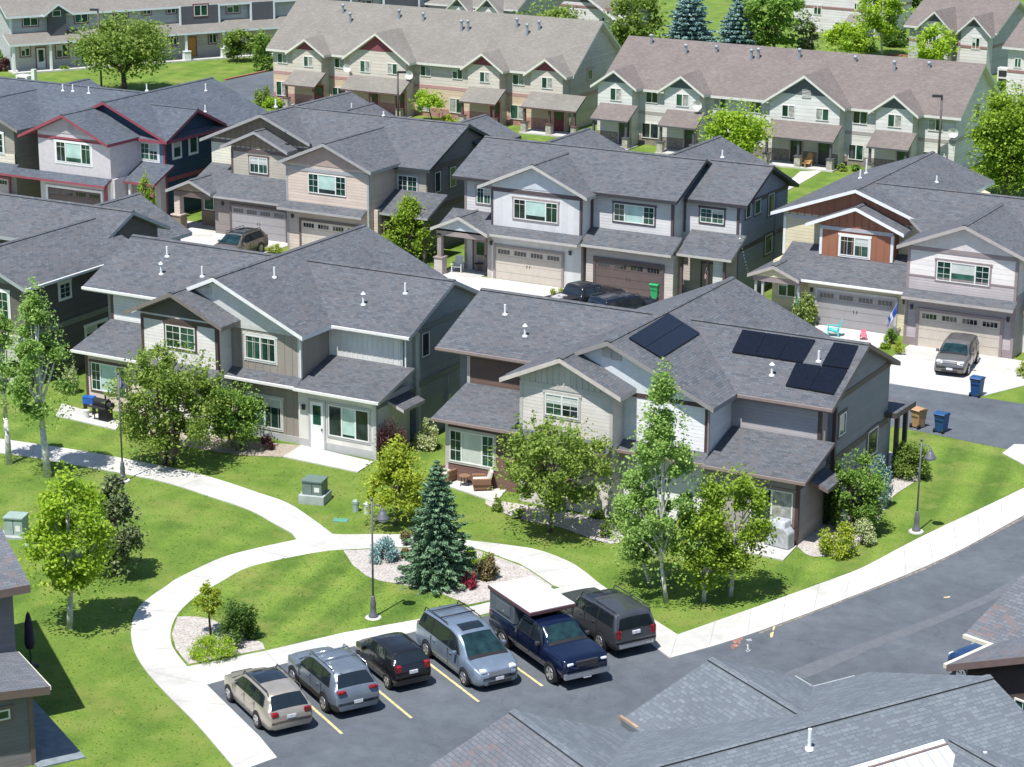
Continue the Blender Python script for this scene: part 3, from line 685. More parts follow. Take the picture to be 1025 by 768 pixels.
# entry with its own little gable at the left
B4.gableY(SH_GREY, p4['fg'], -51.2, -49.55, -47.9, 3.42, .41, 121.7, 125.4)
B4.tri(p4['y'], -49.55, 3.42, .41, 1.3, 121.98, .2, .1)
B4.block(p4['td'], -50.9, -47.9, 121.9, 122.06, 2.35, 2.72)
for x in (-50.75, -50.3, -48.0): B4.post(x, 122.05, 2.5, p4['tw'], w=.14)
B4.block(p4['y'], -50.5, -47.6, 124.0, 125.5, 0, 3.2)
B4.winS((779.5, 281), (796.4, 298), 124.0, kind=2, trim=p4['tw'])
B4.garage(-46.98, -42.16, 122.5, 2.13, GAR_GREY, p4['tw'])
B4.light(-47.35, 122.5, 2.1); B4.light(-41.6, 122.5, 2.1)
B4.gutter(WHITE, -47.6, -41.1, 122.02, 2.76); B4.spout(WHITE, -41.05, 122.4, 1.0, 2.7)
# right unit
B4.gwall(p4['w'], -41.0, -34.6, 120.9, 130, 2.9, -37.67, 7.43, .405)
B4.tri(p4['p'], -37.67, 7.43, .405, 3.2, 120.9)
B4.band(p4['td'], -41, -34.6, 120.9, 5.62, .24)
B4.block(p4['m'], -41.01, -34.585, 120.92, 129.02, 0, 3.6)
B4.block(p4['m'], -41.005, -34.59, 120.88, 120.93, 3.3, 4.15)
B4.band(p4['td'], -41, -34.6, 120.9, 4.1, .1)
B4.gableY(SH_GREY, p4['fg'], -41.57, -37.67, -33.77, 7.43, .405, 120.45, 128)
B4.shed(SH_GREY, p4['fg'], -41.02, -34.5, 120.15, 3.02, 120.89, 3.36)
for x, sx in ((-41, -1), (-34.6, 1)): B4.corner(p4['td'], x, 120.9, 0, 5.6, sx=sx)
B4.garage(-40.12, -35.36, 120.9, 2.13, GAR_BEIGE, p4['td'])
B4.block(p4['td'], -41, -40.3, 120.86, 120.9, 0, .5); B4.block(p4['td'], -35.15, -34.6, 120.86, 120.9, 0, .5)
B4.light(-40.6, 120.9, 2.3); B4.light(-34.95, 120.9, 2.3)
B4.winS((938.3, 260.5), (990, 287), 120.9, kind=3, trim=p4['td'], grid=True, blind='mid')
B4.winS((841.4, 235.5), (869.5, 258.5), 124.5, kind=2, trim=WHITE, grid='top')
# right wing
B4.gwallx(p4['w'], 123.5, 132, -40.9, -27, 0, 128, 7.75, .43)
B4.gableX(SH_GREY, p4['fg'], -45.7, -26.5, 123.0, 128.0, 133.0, 7.75, .43, xf0=-40.2)
B4.block(p4['w'], -34.6, -28, 122.6, 123.6, 0, 2.6)
B4.shed(SH_GREY, p4['fg'], -34.3, -27, 121.6, 2.7, 123.5, 3.5)
B4.window('S', -33.6, -32.2, 4.0, 5.2, 123.5, 2, p4['td'])
gl4 = lambda px, py: onPlane(px, py, (-45.87, 0, 7.82), (.36, 0, 1)); gr4 = lambda px, py: onPlane(px, py, (0, 128, 7.75), (0, -.43, 1))
gx4 = lambda px, py: onPlane(px, py, (-45.87, 0, 7.82), (-.36, 0, 1))
B4.pipe(861, 178.5, gx4, .55); B4.pipe(937.5, 182.5, gl4, .4)
B4.pipe(867, 173.5, gx4, .9)
B4.done()

# --- B3: white board gable, three garages wide, grey-violet right unit
p3 = dict(w=bat('board_violet_white', (.63, .62, .61)), l=lap('lap_pale_lavender', (.54, .53, .515), .18), d=plain('trim_dark_plum', (.095, .07, .075)), t=plain('trim_mocha', (.30, .25, .235)),
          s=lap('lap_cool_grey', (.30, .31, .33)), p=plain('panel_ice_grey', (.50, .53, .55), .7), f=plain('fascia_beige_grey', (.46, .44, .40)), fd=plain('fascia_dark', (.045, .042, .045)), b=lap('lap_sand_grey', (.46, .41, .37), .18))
B3 = House('duplex_house', 'duplex with violet-white gable over a beige garage door and a darker garage beside it', 'house', -62, 128)
s = .44
B3.gwallx(p3['l'], 124.0, 132.6, -72.0, -57.2, 0, 127.8, 8.08, s)
B3.gableX(SH_GREY, p3['fd'], -72.7, -56.75, 123.5, 127.8, 133.2, 8.08, s)
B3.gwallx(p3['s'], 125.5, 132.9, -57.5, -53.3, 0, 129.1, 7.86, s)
B3.block(p3['l'], -57.3, -53.45, 125.46, 125.6, 0, 5.9)
B3.gableX(SH_GREY, p3['fd'], -57.0, -52.75, 125.05, 129.1, 133.4, 7.86, s)
B3.gwall(p3['w'], -69.28, -62.88, 122.7, 128, 0, -66.15, 7.75, .436)
B3.tri(p3['p'], -66.15, 7.75, .436, 3.2, 122.7)
B3.band(p3['d'], -69.28, -62.88, 122.7, 5.72, .26)
B3.gableY(SH_GREY, p3['f'], -70.1, -66.15, -62.28, 7.75, .436, 122.22, 127.5)
for x, sx in ((-69.28, -1), (-62.88, 1)): B3.corner(p3['d'], x, 122.7, 3.5, 5.8, .12, sx=sx)
B3.corner(p3['t'], -72.0, 124.0, 0, 5.9, sx=-1); B3.corner(p3['d'], -57.2, 124.0, 3.7, 5.95, sx=1); B3.corner(p3['d'], -53.45, 125.46, 0, 5.95, sx=1)
B3.band(p3['d'], -62.9, -62.7, 124.0, 3.8, 2.1)
B3.band(p3['d'], -57.15, -57.0, 125.46, 3.9, 2.0)
B3.bandx(p3['d'], 125.5, 132.9, -53.3, 3.05, .28); B3.bandx(p3['d'], 125.5, 132.9, -53.3, 5.75, .26)
# lower storey in front
B3.block(p3['b'], -69.6, -62.86, 122.72, 123.98, 0, 3.0)
B3.shed(SH_GREY, p3['f'], -69.3, -62.75, 121.9, 3.1, 122.69, 3.52)
B3.shed(SH_GREY, p3['f'], -72.9, -69.25, 121.9, 3.08, 124.0, 3.98)
B3.gableY(SH_GREY, p3['f'], -73.2, -71.1, -69.0, 4.02, .44, 121.6, 124.1)
B3.tri(p3['p'], -71.1, 4.02, .44, 1.75, 121.95, .2, .1)
B3.block(p3['t'], -72.9, -69.3, 121.9, 122.05, 2.6, 3.05)
B3.post(-72.7, 122.05, 2.7, p3['t'], p3['b'], .3, 1.1, .6)
B3.door(-71.3, -70.35, 2.1, 124.0, p3['t'], .5, p3['d'])
B3.garage(-68.95, -64.2, 122.7, 2.13, GAR_BEIGE, p3['t']); B3.light(-69.28, 122.7, 2.35); B3.light(-63.6, 122.7, 2.35)
B3.block(p3['b'], -62.6, -56.6, 122.9, 123.98, 0, 2.9)
B3.shed(SH_GREY, p3['f'], -62.85, -56.55, 122.4, 3.07, 124.0, 3.87)
B3.garage(-61.9, -57.35, 122.9, 2.13, GAR_DARK, p3['d'])
B3.shed(SH_GREY, p3['f'], -56.6, -52.9, 123.2, 3.05, 125.45, 4.12)
B3.block(p3['b'], -57.0, -53.45, 125.3, 125.5, 0, 3.4)
for x in (-56.35, -54.6, -53.5): B3.post(x, 123.6, 2.95, p3['d'], w=.15)
B3.block(p3['l'], -54.3, -53.6, 123.7, 123.85, 0, 2.8)
B3.door(-55.7, -54.8, 2.1, 125.3, p3['t'], None, p3['d'])
B3.winS((514.5, 198.5), (558.3, 224), 122.7, kind=3, trim=p3['t'], grid='top', blind='mid')
B3.winS((477.5, 187.5), (491.5, 205), 124.0, kind=2, trim=p3['t'], grid='top')
B3.winS((614.8, 203), (655, 226), 124.0, kind=3, trim=p3['d'], grid=True, blind='mid')
B3.winS((701.3, 207.8), (724.5, 225), 125.46, kind=2, trim=p3['d'], grid=True)
B3.winE((746.5, 205.5), (751, 217), -53.3, kind=1, trim=p3['d']); B3.winE((755.3, 201), (760.8, 213), -53.3, kind=1, trim=p3['d'])
B3.winE((769, 195), (774, 214), -53.3, kind=1, trim=p3['d']); B3.winE((765.5, 236.5), (772, 252), -53.3, kind=1, trim=p3['d'])
# rear gables
for (ax, ay), hw in (((721, 136), 5.2), ((589.9, 128.1), 3.5)):
    a = onZ(ax, ay, 7.75)
    B3.gableY(SH_GREY, p3['fd'], a[0]-hw, a[0], a[0]+hw, a[2], .44, 129.6, a[1]); B3.gwall(p3['s'], a[0]-hw+.4, a[0]+hw-.4, 131, a[1]-.5, 0, a[0], a[2], .44)
m = MB()      # bead chain down the end wall
for i in range(11):
    a = onX(740.5+.8*i, 239+3.3*i, -53.0); m.lathe([(.02, -.06), (.06, 0), (.02, .06)], a, 8)
m.build('rain_chain', [OFFWHITE], B3.root, B3.off)
a = onX(777, 200, -53.3); B3.mb('downspout', (p3['s'],)).box(-53.29, -53.2, a[1]-.05, a[1]+.05, .1, 5.7)
B3.pipe(723, 157.5, lambda a, b: onPlane(a, b, (0, 129.1, 7.86), (0, -.44, 1)), .45)
B3.done()

# --- B2: taupe small gable inside a dark gable, rosy right unit
p2 = dict(t=lap('lap_warm_taupe', (.40, .36, .30), .2), k=bat('board_khaki_brown', (.22, .175, .125)), c=lap('lap_cream', (.62, .60, .48), .2), r=lap('lap_rosy_tan', (.52, .43, .365), .2), rp=plain('panel_rosy_taupe', (.36, .27, .24), .7),
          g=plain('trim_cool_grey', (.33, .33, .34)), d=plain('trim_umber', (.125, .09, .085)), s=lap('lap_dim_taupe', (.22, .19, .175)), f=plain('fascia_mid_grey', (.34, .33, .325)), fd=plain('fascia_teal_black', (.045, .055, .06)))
B2 = House('duplex_house', 'duplex with khaki board gable at left and rosy gable with white triple window', 'house', -84, 131)
s = .42
B2.gwall(p2['c'], -94.6, -86.4, 127.4, 137.5, 0, -90.05, 8.12, .415)
B2.tri(p2['k'], -90.05, 8.12, .415, 4.2, 127.4)
B2.battens(p2['k'], -93.9, -86.8, 127.37, 6.05, lambda x: 8.12-.33-.415*abs(x+90.05), .46)
B2.band(p2['d'], -94.6, -86.4, 127.4, 5.75, .25)
B2.gableY(SH_GREY, p2['f'], -95.3, -90.05, -86.0, 8.12, .415, 126.95, 138.4)
B2.gwall(p2['t'], -92.2, -87.6, 126.45, 128.5, 2.5, -89.95, 7.1, .44)
B2.tri(p2['k'], -89.95, 7.1, .44, 2.2, 126.45)
B2.battens(p2['k'], -91.9, -87.9, 126.42, 5.75, lambda x: 7.1-.32-.44*abs(x+89.95), .42)
B2.band(p2['d'], -92.2, -87.6, 126.45, 5.5, .24, .04)
B2.gableY(SH_GREY, p2['f'], -92.85, -89.95, -87.2, 7.1, .44, 126.0, 129)
B2.corner(p2['d'], -92.2, 126.45, 3.8, 5.6, sx=-1)
B2.block(p2['s'], -92.2, -85.3, 124.33, 127.5, 0, 2.72)
B2.shed(SH_GREY, p2['f'], -94.6, -85.15, 123.85, 2.78, 127.38, 4.28)
B2.gableY(SH_GREY, p2['f'], -95.8, -93.75, -91.95, 3.73, .42, 123.5, 126.8)
B2.tri(p2['k'], -93.75, 3.73, .42, 1.5, 123.85, .2, .1)
B2.block(p2['d'], -95.3, -92.2, 123.8, 123.95, 2.45, 2.85)
B2.block(p2['k'], -94.6, -92.2, 126.0, 127.4, 0, 3.6)
m = MB(); m.box(-95.5, -94.75, 123.75, 124.5, 0, 1.05, 1); m.box(-95.57, -94.68, 123.68, 124.57, 1.05, 1.13, 0)
m.prism([(-95.36, 123.89, 1.13), (-94.88, 123.89, 1.13), (-94.88, 124.37, 1.13), (-95.36, 124.37, 1.13)], (0, 0, 1.35), 0); m.build('porch_post', [p2['r'], p2['k']], B2.root, B2.off)
B2.winS((204, 193.6), (215, 211), 126.0, kind=1, trim=p2['d'])
B2.garage(-90.75, -86.25, 124.33, 2.13, GAR_GREY, p2['d']); B2.light(-91.5, 124.33, 2.2)
B2.gwall(p2['r'], -85.15, -78.65, 122.9, 131, 0, -81.9, 7.57, .416)
B2.tri(p2['rp'], -81.9, 7.57, .416, 3.25, 122.9)
B2.band(p2['g'], -85.15, -78.65, 122.9, 5.5, .24)
B2.gableY(SH_GREY, p2['f'], -85.6, -81.9, -78.2, 7.57, .416, 122.45, 129.9)
for x, sx in ((-85.15, -1), (-78.65, 1)): B2.corner(p2['g'], x, 122.9, 0, 5.6, .11, sx=sx)
B2.shed(SH_GREY, p2['f'], -85.5, -78.8, 122.15, 3.0, 122.89, 3.36)
B2.garage(-84.0, -79.3, 122.9, 2.13, GAR_BEIGE, p2['d']); B2.light(-84.7, 122.9, 2.35)
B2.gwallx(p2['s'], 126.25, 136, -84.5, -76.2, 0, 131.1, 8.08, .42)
B2.block(p2['t'], -78.7, -76.25, 126.2, 126.3, 3.4, 5.85)
B2.gableX(SH_GREY, p2['fd'], -90, -75.75, 125.8, 131.1, 136.4, 8.08, .42, xf0=-84.6)
B2.bandx(p2['d'], 126.3, 135.8, -76.2, 2.85, .28); B2.bandx(p2['d'], 126.3, 135.8, -76.2, 5.6, .26)
B2.shed(SH_GREY, p2['f'], -78.7, -74.6, 123.6, 3.15, 126.2, 4.25)
B2.block(p2['r'], -78.6, -78.3, 123.4, 126.2, 0, 3.3)
B2.block(p2['t'], -78.4, -76.2, 125.5, 126.28, 0, 3.7)
for x in (-78.1, -75.0): B2.post(x, 123.9, 3.1, p2['d'], w=.16)
B2.winS((250, 156.5), (268.4, 174.8), 126.45, kind=2, trim=p2['d'], grid='top')
B2.winS((308.6, 173), (346.6, 197.3), 122.9, kind=3, grid=True, blind='mid')
B2.winS((398.3, 174.8), (418, 193.2), 126.2, kind=2, trim=p2['g'], grid=True)
B2.winE((434.9, 173), (440.8, 191.4), -76.2, kind=1, trim=p2['d']); B2.winE((450, 168), (456, 186), -76.2, kind=1, trim=p2['d'])
a = onZ(373.7, 103, 7.85)
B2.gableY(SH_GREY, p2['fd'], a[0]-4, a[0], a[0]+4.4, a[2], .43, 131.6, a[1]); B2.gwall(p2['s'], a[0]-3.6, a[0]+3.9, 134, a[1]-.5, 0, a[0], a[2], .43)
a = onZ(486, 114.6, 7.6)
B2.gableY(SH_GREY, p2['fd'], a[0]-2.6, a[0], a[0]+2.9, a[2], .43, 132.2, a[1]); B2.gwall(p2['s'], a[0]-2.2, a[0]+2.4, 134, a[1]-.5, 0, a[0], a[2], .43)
B2.pipe(352, 110.5, lambda a, b: onPlane(a, b, (-90.05, 0, 8.12), (.415, 0, 1)), .5); B2.pipe(384, 116, lambda a, b: onPlane(a, b, (0, 131.1, 8.08), (0, -.42, 1)), .3)
B2.pipe(276, 107, lambda a, b: onPlane(a, b, (-90.05, 0, 8.12), (-.415, 0, 1)), .5)
B2.done()

# --- B1: pink-grey gable with red trim, navy side; brown unit at the picture's left edge
p1 = dict(k=plain('stucco_pink_grey', (.53, .49, .49), .85), n=lap('lap_navy', (.030, .062, .095), .2), nl=lap('lap_steel_blue', (.10, .19, .27), .2), t=plain('trim_barn_red', (.27, .065, .085)), o=lap('lap_olive_brown', (.30, .275, .225), .2),
          c=lap('lap_butter', (.60, .55, .44), .2), fo=plain('fascia_brown_grey', (.24, .215, .195)), pd=plain('panel_plum_grey', (.42, .37, .385), .8))
B1 = House('duplex_house', 'duplex with pink-grey gable, barn red trim and navy blue right side', 'house', -105, 130)
s = .425
B1.gwall(p1['n'], -107.9, -98.0, 126.45, 138.4, 0, -103.0, 8.02, s)
B1.gableY(SH_BLUE, p1['t'], -108.5, -103.0, -97.45, 8.02, s, 126.0, 139.1)
B1.band(p1['t'], -103, -98, 126.45, 5.45, .22)
B1.gwallx(p1['n'], 126.46, 133, -104, -97.99, 0, 129.8, 7.45, .47)
B1.gableX(SH_BLUE, p1['t'], -103, -97.45, 126.02, 129.8, 133.2, 7.45, .47)
B1.block(p1['nl'], -99.97, -98.02, 126.43, 126.5, 3.5, 5.5)
B1.bandx(p1['t'], 126.5, 133, -97.99, 2.6, .3); B1.bandx(p1['t'], 126.5, 133, -97.99, 5.55, .28)
B1.corner(p1['t'], -97.99, 126.44, 0, 5.55, .14)
B1.gwall(p1['k'], -106.55, -100.1, 123.0, 128, 0, -103.95, 7.52, .44)
B1.tri(p1['pd'], -103.95, 7.52, .44, 2.6, 123.0); B1.band(p1['t'], -106.55, -100.1, 123.0, 5.62, .22, .045)
B1.louver(-103.7, -103.2, 6.35, 6.85, 122.98, p1['pd'])
B1.gableY(SH_BLUE, p1['t'], -108.05, -103.95, -99.95, 7.52, .44, 122.55, 129)
B1.shed(SH_BLUE, p1['t'], -110.2, -100.1, 122.2, 2.86, 122.99, 3.24)
B1.garage(-105.85, -101.05, 123.0, 2.13, GAR_DARK, WHITE)
B1.corner(WHITE, -100.1, 123.0, 0, 3.0, .10); B1.corner(p1['t'], -100.5, 123.0, 0, 2.7, .3)
B1.block(p1['k'], -100.1, -98.0, 125.8, 126.5, 0, 3.4)
B1.shed(SH_BLUE, p1['t'], -100.05, -97.2, 124.1, 2.95, 126.44, 3.95)
B1.block(p1['k'], -100.2, -99.9, 123.1, 126.0, 0, 3.2)
B1.post(-97.6, 124.4, 2.9, p1['t'], w=.2); B1.post(-99.6, 124.4, 2.9, WHITE, w=.16)
B1.winS((56, 141), (91.5, 165.5), 123.0, kind=3, trim=WHITE, grid='top', blind='mid', tw=.14)
B1.winS((140.5, 142.5), (158.5, 161.3), 126.43, kind=2, trim=WHITE, grid=True, tw=.14)
B1.winE((172.8, 140.5), (181, 156.6), -97.99, kind=1, trim=WHITE, tw=.12); B1.winE((189.2, 135.8), (197.4, 152), -97.99, kind=1, trim=WHITE, tw=.12)
# left unit
B1.gwall(p1['o'], -116, -109.3, 123.6, 129, 0, -112.6, 7.6, .43)
B1.block(p1['c'], -116, -109.3, 123.55, 123.7, 3.2, 4.0)
B1.gableY(SH_BLUE, p1['fo'], -116.5, -112.6, -108.6, 7.6, .43, 123.15, 130)
B1.shed(SH_BLUE, p1['fo'], -116, -108.9, 122.6, 2.9, 123.54, 3.32)
B1.garage(-115, -110.0, 123.6, 2.13, GAR_BEIGE, p1['t'])
B1.window('S', -113.6, -110.3, 4.0, 5.45, 123.55, 3, WHITE, True, 'mid')
B1.gwallx(p1['o'], 127.0, 135, -120, -103, 0, 131, 8.0, .42); B1.gableX(SH_BLUE, p1['fo'], -120, -102.9, 126.4, 131, 135.6, 8.0, .42)
a = onZ(88.9, 78.8, 7.8)
B1.gableY(SH_BLUE, p1['t'], a[0]-5.5, a[0], a[0]+5.5, a[2], .42, 131.5, a[1]); B1.gwall(p1['n'], a[0]-5, a[0]+5, 134, a[1]-.5, 0, a[0], a[2], .42)
r1 = lambda a, b: onPlane(a, b, (-103, 0, 8.02), (s, 0, 1)); w1 = lambda a, b: onPlane(a, b, (0, 131, 8.0), (0, -.42, 1))
B1.pipe(206, 91, r1, .55); B1.pipe(205.5, 112, r1, .5)
for x, y in ((63, 91), (73, 91.5), (89, 93.5), (147, 91)): B1.pipe(x, y, w1, .5)
B1.done()

# ------------------------------------------------------------------ row C: two long townhouse terraces
def terrace(label, cat, pal, x0, x1, Yr, Yb, zr, zeave, gables, porches, wins, dishes, pipes, ox):
    H = House('townhouse_terrace', label, cat, ox, Yr)
    sl = (zr-zeave)/5.5; yc = Yr+5.05; ye = Yr-.45
    H.gwallx(pal['w'], Yr, Yr+10.1, x0+.5, x1-.5, 0, yc, zr, sl)
    H.gableX(pal['sh'], pal['f'], x0, x1, ye, yc, Yr+10.55, zr, sl, ridge=False)
    H.mb('lower_wall', (pal['lo'],)).box(x0+.5, x1-.5, Yr-.02, Yr, 0, 2.55)
    H.mb('brick_base', (pal['br'],)).box(x0+.5, x1-.5, Yr-.05, Yr-.01, 0, .8)
    H.band(pal['b'], x0+.5, x1-.5, Yr, 2.55, .28)
    H.bandx(pal['b'], Yr+.05, Yr+10, x1-.5, 2.6, .3); 
    for l, a, r in gables:
        L_ = H.Y(*l, Yb-.4); A = H.Y(*a, Yb-.4); R_ = H.Y(*r, Yb-.4)
        xc = A[0]; hw = (R_[0]-L_[0])/2; zt = A[2]; g = ((zt-L_[2])+(zt-R_[2]))/2/hw
        g = max(.5, min(.75, g))
        H.gwall(pal['w'], xc-hw+.55, xc+hw-.55, Yb, Yr+.5, 0, xc, zt, g)
        H.tri(pal['g'], xc, zt, g, hw*.55, Yb, .28)
        H.band(pal['b'], xc-hw+.55, xc+hw-.55, Yb, 2.75, .22)
        H.mb('lower_wall', (pal['lo'],)).box(xc-hw+.55, xc+hw-.55, Yb-.025, Yb-.002, 0, 2.4)
        H.mb('brick_base', (pal['br'],)).box(xc-hw+.55, xc+hw-.55, Yb-.045, Yb-.01, 0, 1.1)
        yv = yc-(zr-zt)/sl+.03; ye_ = yc-(zr-(zt-g*hw))/sl+.03
        H.gableY(pal['sh'], pal['f'], xc-hw, xc, xc+hw, zt, g, Yb-.4, yv, ridge=False, yl=ye_, yr=ye_)
    for e0, e1, doors in porches:
        yp = Yb-1.9; a = H.Y(*e0, yp); b = H.Y(*e1, yp); z = (a[2]+b[2])/2
        H.shed(pal['sh'], pal['fd'], a[0], b[0], yp, z, Yb-.005, z+1.05, .14, 'porch_roof')
        n = 2 if b[0]-a[0] < 5 else 3
        for i in range(n): H.post(a[0]+.25+(b[0]-a[0]-.5)*i/(n-1), yp+.25, z-.12, pal['fd'], STONE, .18, .95, .5)
        for dx in doors:
            x = a[0]+(b[0]-a[0])*dx; H.door(x-.48, x+.48, 2.1, Yb-.03, pal['door'], .55, pal['b'])
        H.mb('porch_floor', (CONC,)).box(a[0]-.1, b[0]+.1, yp-.1, Yb-.05, 0, .12)
    for p, q_, pl, kw in wins: H.winS(p, q_, pl-(.06 if H.Y(*p, pl)[2] < 2.6 else 0), **kw)
    slope = lambda px, py: onPlane(px, py, (0, yc, zr), (0, -sl, 1))
    for (px, py), h in pipes:
        x, y, z = slope(px, py); m = MB(); h *= .8; m.tube((x, y, z-.1), (x, y, z+h), .12, .12, 10); m.lathe([(.12, 0), (.19, .03), (.19, .12), (.1, .2)], (x, y, z+h), 10)
        m.build('roof_vent', [GALV], H.root, H.off)
    for px, py, yy in dishes:
        x, y, z = H.Y(px, py, yy); m = MB(); m.tube((x+.1, yy+.75, z-.5), (x, yy+.12, z), .03, .03, 6)
        k = 14; ring = [(x+.42*math.cos(2*PI*i/k), yy+.02*math.cos(2*PI*i/k)-.12, z+.40*math.sin(2*PI*i/k)) for i in range(k)]
        for i in range(k): m.poly([ring[i], ring[(i+1) % k], (x, yy+.08, z)])
        m.tube((x, yy-.1, z-.35), (x, yy-.45, z-.05), .02, .02, 5)
        m.build('satellite_dish', [OFFWHITE], H.root, H.off)
    return H
wk = dict(kind=2, trim=None, blind='curtain'); wk1 = dict(kind=2, blind='curtain1'); wd = dict(kind=2)
WALL2 = lap('lap_ivory_grey', (.60, .59, .555), .3)
palC2 = dict(sh=SH_PINK, f=plain('fascia_chalk', (.66, .65, .60)), fd=plain('fascia_graphite', (.09, .09, .10)), w=WALL2, lo=lap('lap_light_stone', (.58, .56, .52), .3), br=plain('base_stone_brown', (.26, .22, .19), .9, var=.25, scale=8),
             b=plain('band_warm_grey', (.36, .33, .31)), g=plain('panel_slate_blue', (.11, .125, .14), .8), door=plain('door_charcoal', (.05, .05, .05)))
Yr2, Yb2 = 170.0, 168.6
C2 = terrace('long terrace with pinkish brown roof, ivory siding and slate gable panels', 'townhouses', palC2, -85.4, -53.85, Yr2, Yb2, 8.25, 4.72,
    [((590.7, 85.8), (613.9, 70.3), (636.9, 89.6)), ((657.3, 91.8), (681.3, 76), (704.5, 95.4)), ((762.4, 101.8), (805, 75.7), (845.5, 109.4)), ((868.6, 111.6), (894.9, 95.2), (919, 117.2))],
    [((590.5, 118), (628.3, 122.2), (.66,)), ((657.7, 125), (696, 129.3), (.62,)), ((763.8, 134.5), (833.8, 144), (.36, .76)), ((867, 146.4), (909, 150.9), (.7,))],
    [((611, 87.8), (622.3, 101.5), Yb2, wk), ((677, 93.6), (689.6, 107.4), Yb2, wk), ((646.8, 90.3), (658.6, 103.8), Yr2, wd), ((714.5, 97), (727, 110), Yr2, wk1), ((750, 101), (762, 114), Yr2, wd),
     ((783, 104.6), (795.5, 118), Yb2, wk), ((817, 108), (829.6, 121.5), Yb2, wk1), ((854.2, 110.8), (868, 125), Yr2, wd), ((889, 114), (902.3, 128.3), Yb2, wk), ((929.5, 118.6), (943.6, 132), Yr2, wk1),
     ((642.7, 122.5), (659.3, 139.4), Yr2, wd), ((849.7, 144), (864, 160.8), Yr2, wd), ((923.8, 151.3), (945, 169.5), Yr2, wk), ((713, 128), (726, 142), Yr2, wd)],
    [(698.5, 105.5, Yb2-.3), (954.5, 132.8, Yr2-.2)],
    [((651.8, 44), .8), ((686.5, 54), .8), ((717, 52.5), .5), ((752, 60), .9), ((759, 59), .9), ((800, 58.5), .8), ((856, 62), .4), ((895, 71), .8), ((930, 68), .4)], -68)
E1 = dict(kind=1, trim=palC2['b'])
C2.winE((976.5, 107.5), (979.5, 117.5), -54.35, **E1); C2.winE((994, 97), (1003, 108), -54.35, kind=2, trim=palC2['b'])
for p in ((807.5, 93.8),):
    a = C2.Y(*p, Yb2); C2.louver(a[0]-.4, a[0]+.4, a[2]-.35, a[2]+.35, Yb2-.01, palC2['lo'])
C2.done()
palC1 = dict(sh=SH_TAN, f=plain('fascia_bone', (.68, .65, .58)), fd=plain('fascia_maroon_dark', (.12, .07, .07)), w=lap('lap_oat', (.55, .495, .425), .3), lo=lap('lap_wheat', (.54, .42, .30), .3), br=plain('brick_rose', (.40, .22, .18), .9, var=.2, scale=8),
             b=plain('band_dusty_rose', (.46, .27, .25)), g=plain('panel_burgundy', (.22, .055, .075), .8), door=plain('door_dark_red', (.16, .03, .035)))
Yr1, Yb1 = 172.5, 171.2
C1 = terrace('long terrace with weathered tan roof and burgundy gable panels, dark red doors', 'townhouses', palC1, -121.2, -89.1, Yr1, Yb1, 8.95, 4.85,
    [((284.7, 52.3), (304.2, 39), (323.6, 56.2)), ((341.8, 57.5), (375.2, 33.4), (409.5, 64)), ((460.7, 68.2), (481.8, 53.4), (503.4, 72.3)), ((523.2, 74.3), (545.2, 59), (566.7, 78))],
    [((282.8, 84.4), (314.7, 87.2), (.8,)), ((340.3, 89), (400.6, 94.6), (.38, .82)), ((459, 101.6), (495.6, 104.4), (.72,)), ((521.2, 107), (576.5, 111.6), (.52,))],
    [((277.8, 53), (288, 64), Yr1, wk), ((304, 56), (313.5, 67.5), Yb1, wk), ((335, 57.7), (345.5, 69), Yr1, wk), ((360.5, 60.3), (370.7, 73), Yb1, wk), ((387.7, 63), (398, 75), Yb1, wk1), ((421, 65.3), (431.5, 77), Yr1, wk),
     ((453, 68.5), (463.2, 80), Yr1, wd), ((480.3, 71.6), (490.3, 83.2), Yb1, wk), ((513.3, 74), (525.2, 86), Yr1, wk), ((542.3, 77), (553.3, 89.5), Yb1, wk),
     ((276.5, 81), (288, 96.5), Yr1, wk), ((333, 87), (344, 98), Yr1, wd), ((418, 98), (431, 112), Yr1, wk), ((450, 98), (463.5, 114), Yr1, wk1), ((511, 104.5), (526.5, 120.5), Yr1, wk)],
    [(348, 68, Yb1-.2), (410, 75, Yb1-.2)],
    [((343.3, 13), .8), ((350.5, 22.5), .9), ((399.5, 18.5), .8), ((423.5, 20.8), .7), ((462, 31), 1.0), ((468.5, 31), 1.0), ((517.5, 27.5), .8), ((527.5, 35), 1.0), ((539.5, 30), .8)], -102)
E2 = dict(kind=1, trim=palC1['b'])
C1.winE((588, 70), (592.5, 79), -89.6, **E2)
C1.done()
# ------------------------------------------------------------------ houses far behind
ANG_P = math.atan2(.859, .512)       # the car park, the front houses and the far terrace all lie at this angle
pd = dict(w=lap('lap_dove_grey', (.42, .42, .41), .3), l=lap('lap_greige_light', (.52, .49, .45), .3), k=bat('board_graphite', (.10, .10, .11)), f=plain('fascia_pale_blue_white', (.66, .70, .72)), t=plain('trim_wine', (.22, .08, .09)))
D1 = House('townhouse_terrace', 'far terrace with grey walls and a long porch roof beyond the broad tree', 'townhouses', 95, 222, ANG_P)
x0 = D1.Y(6, 40, 220.5)[0]; x1 = D1.Y(440, 5, 220.5)[0]
ze = D1.Y(43.6, 14.8, 220.05)[2]; zp = D1.Y(100, 39, 218.6)[2]
D1.gwallx(pd['w'], 220.5, 231, x0+.5, x1, 0, 225.7, ze+2.95, .52)
D1.block(pd['l'], x0+.48, x1-.02, 220.47, 220.55, 0, zp+.3)
D1.gableX(SH_TAN, pd['f'], x0, x1, 220.02, 225.7, 231.4, ze+2.95, .52, ridge=False)
D1.shed(SH_TAN, pd['f'], x0-.3, x1, 218.5, zp, 220.49, zp+.85, .2, 'porch_roof')
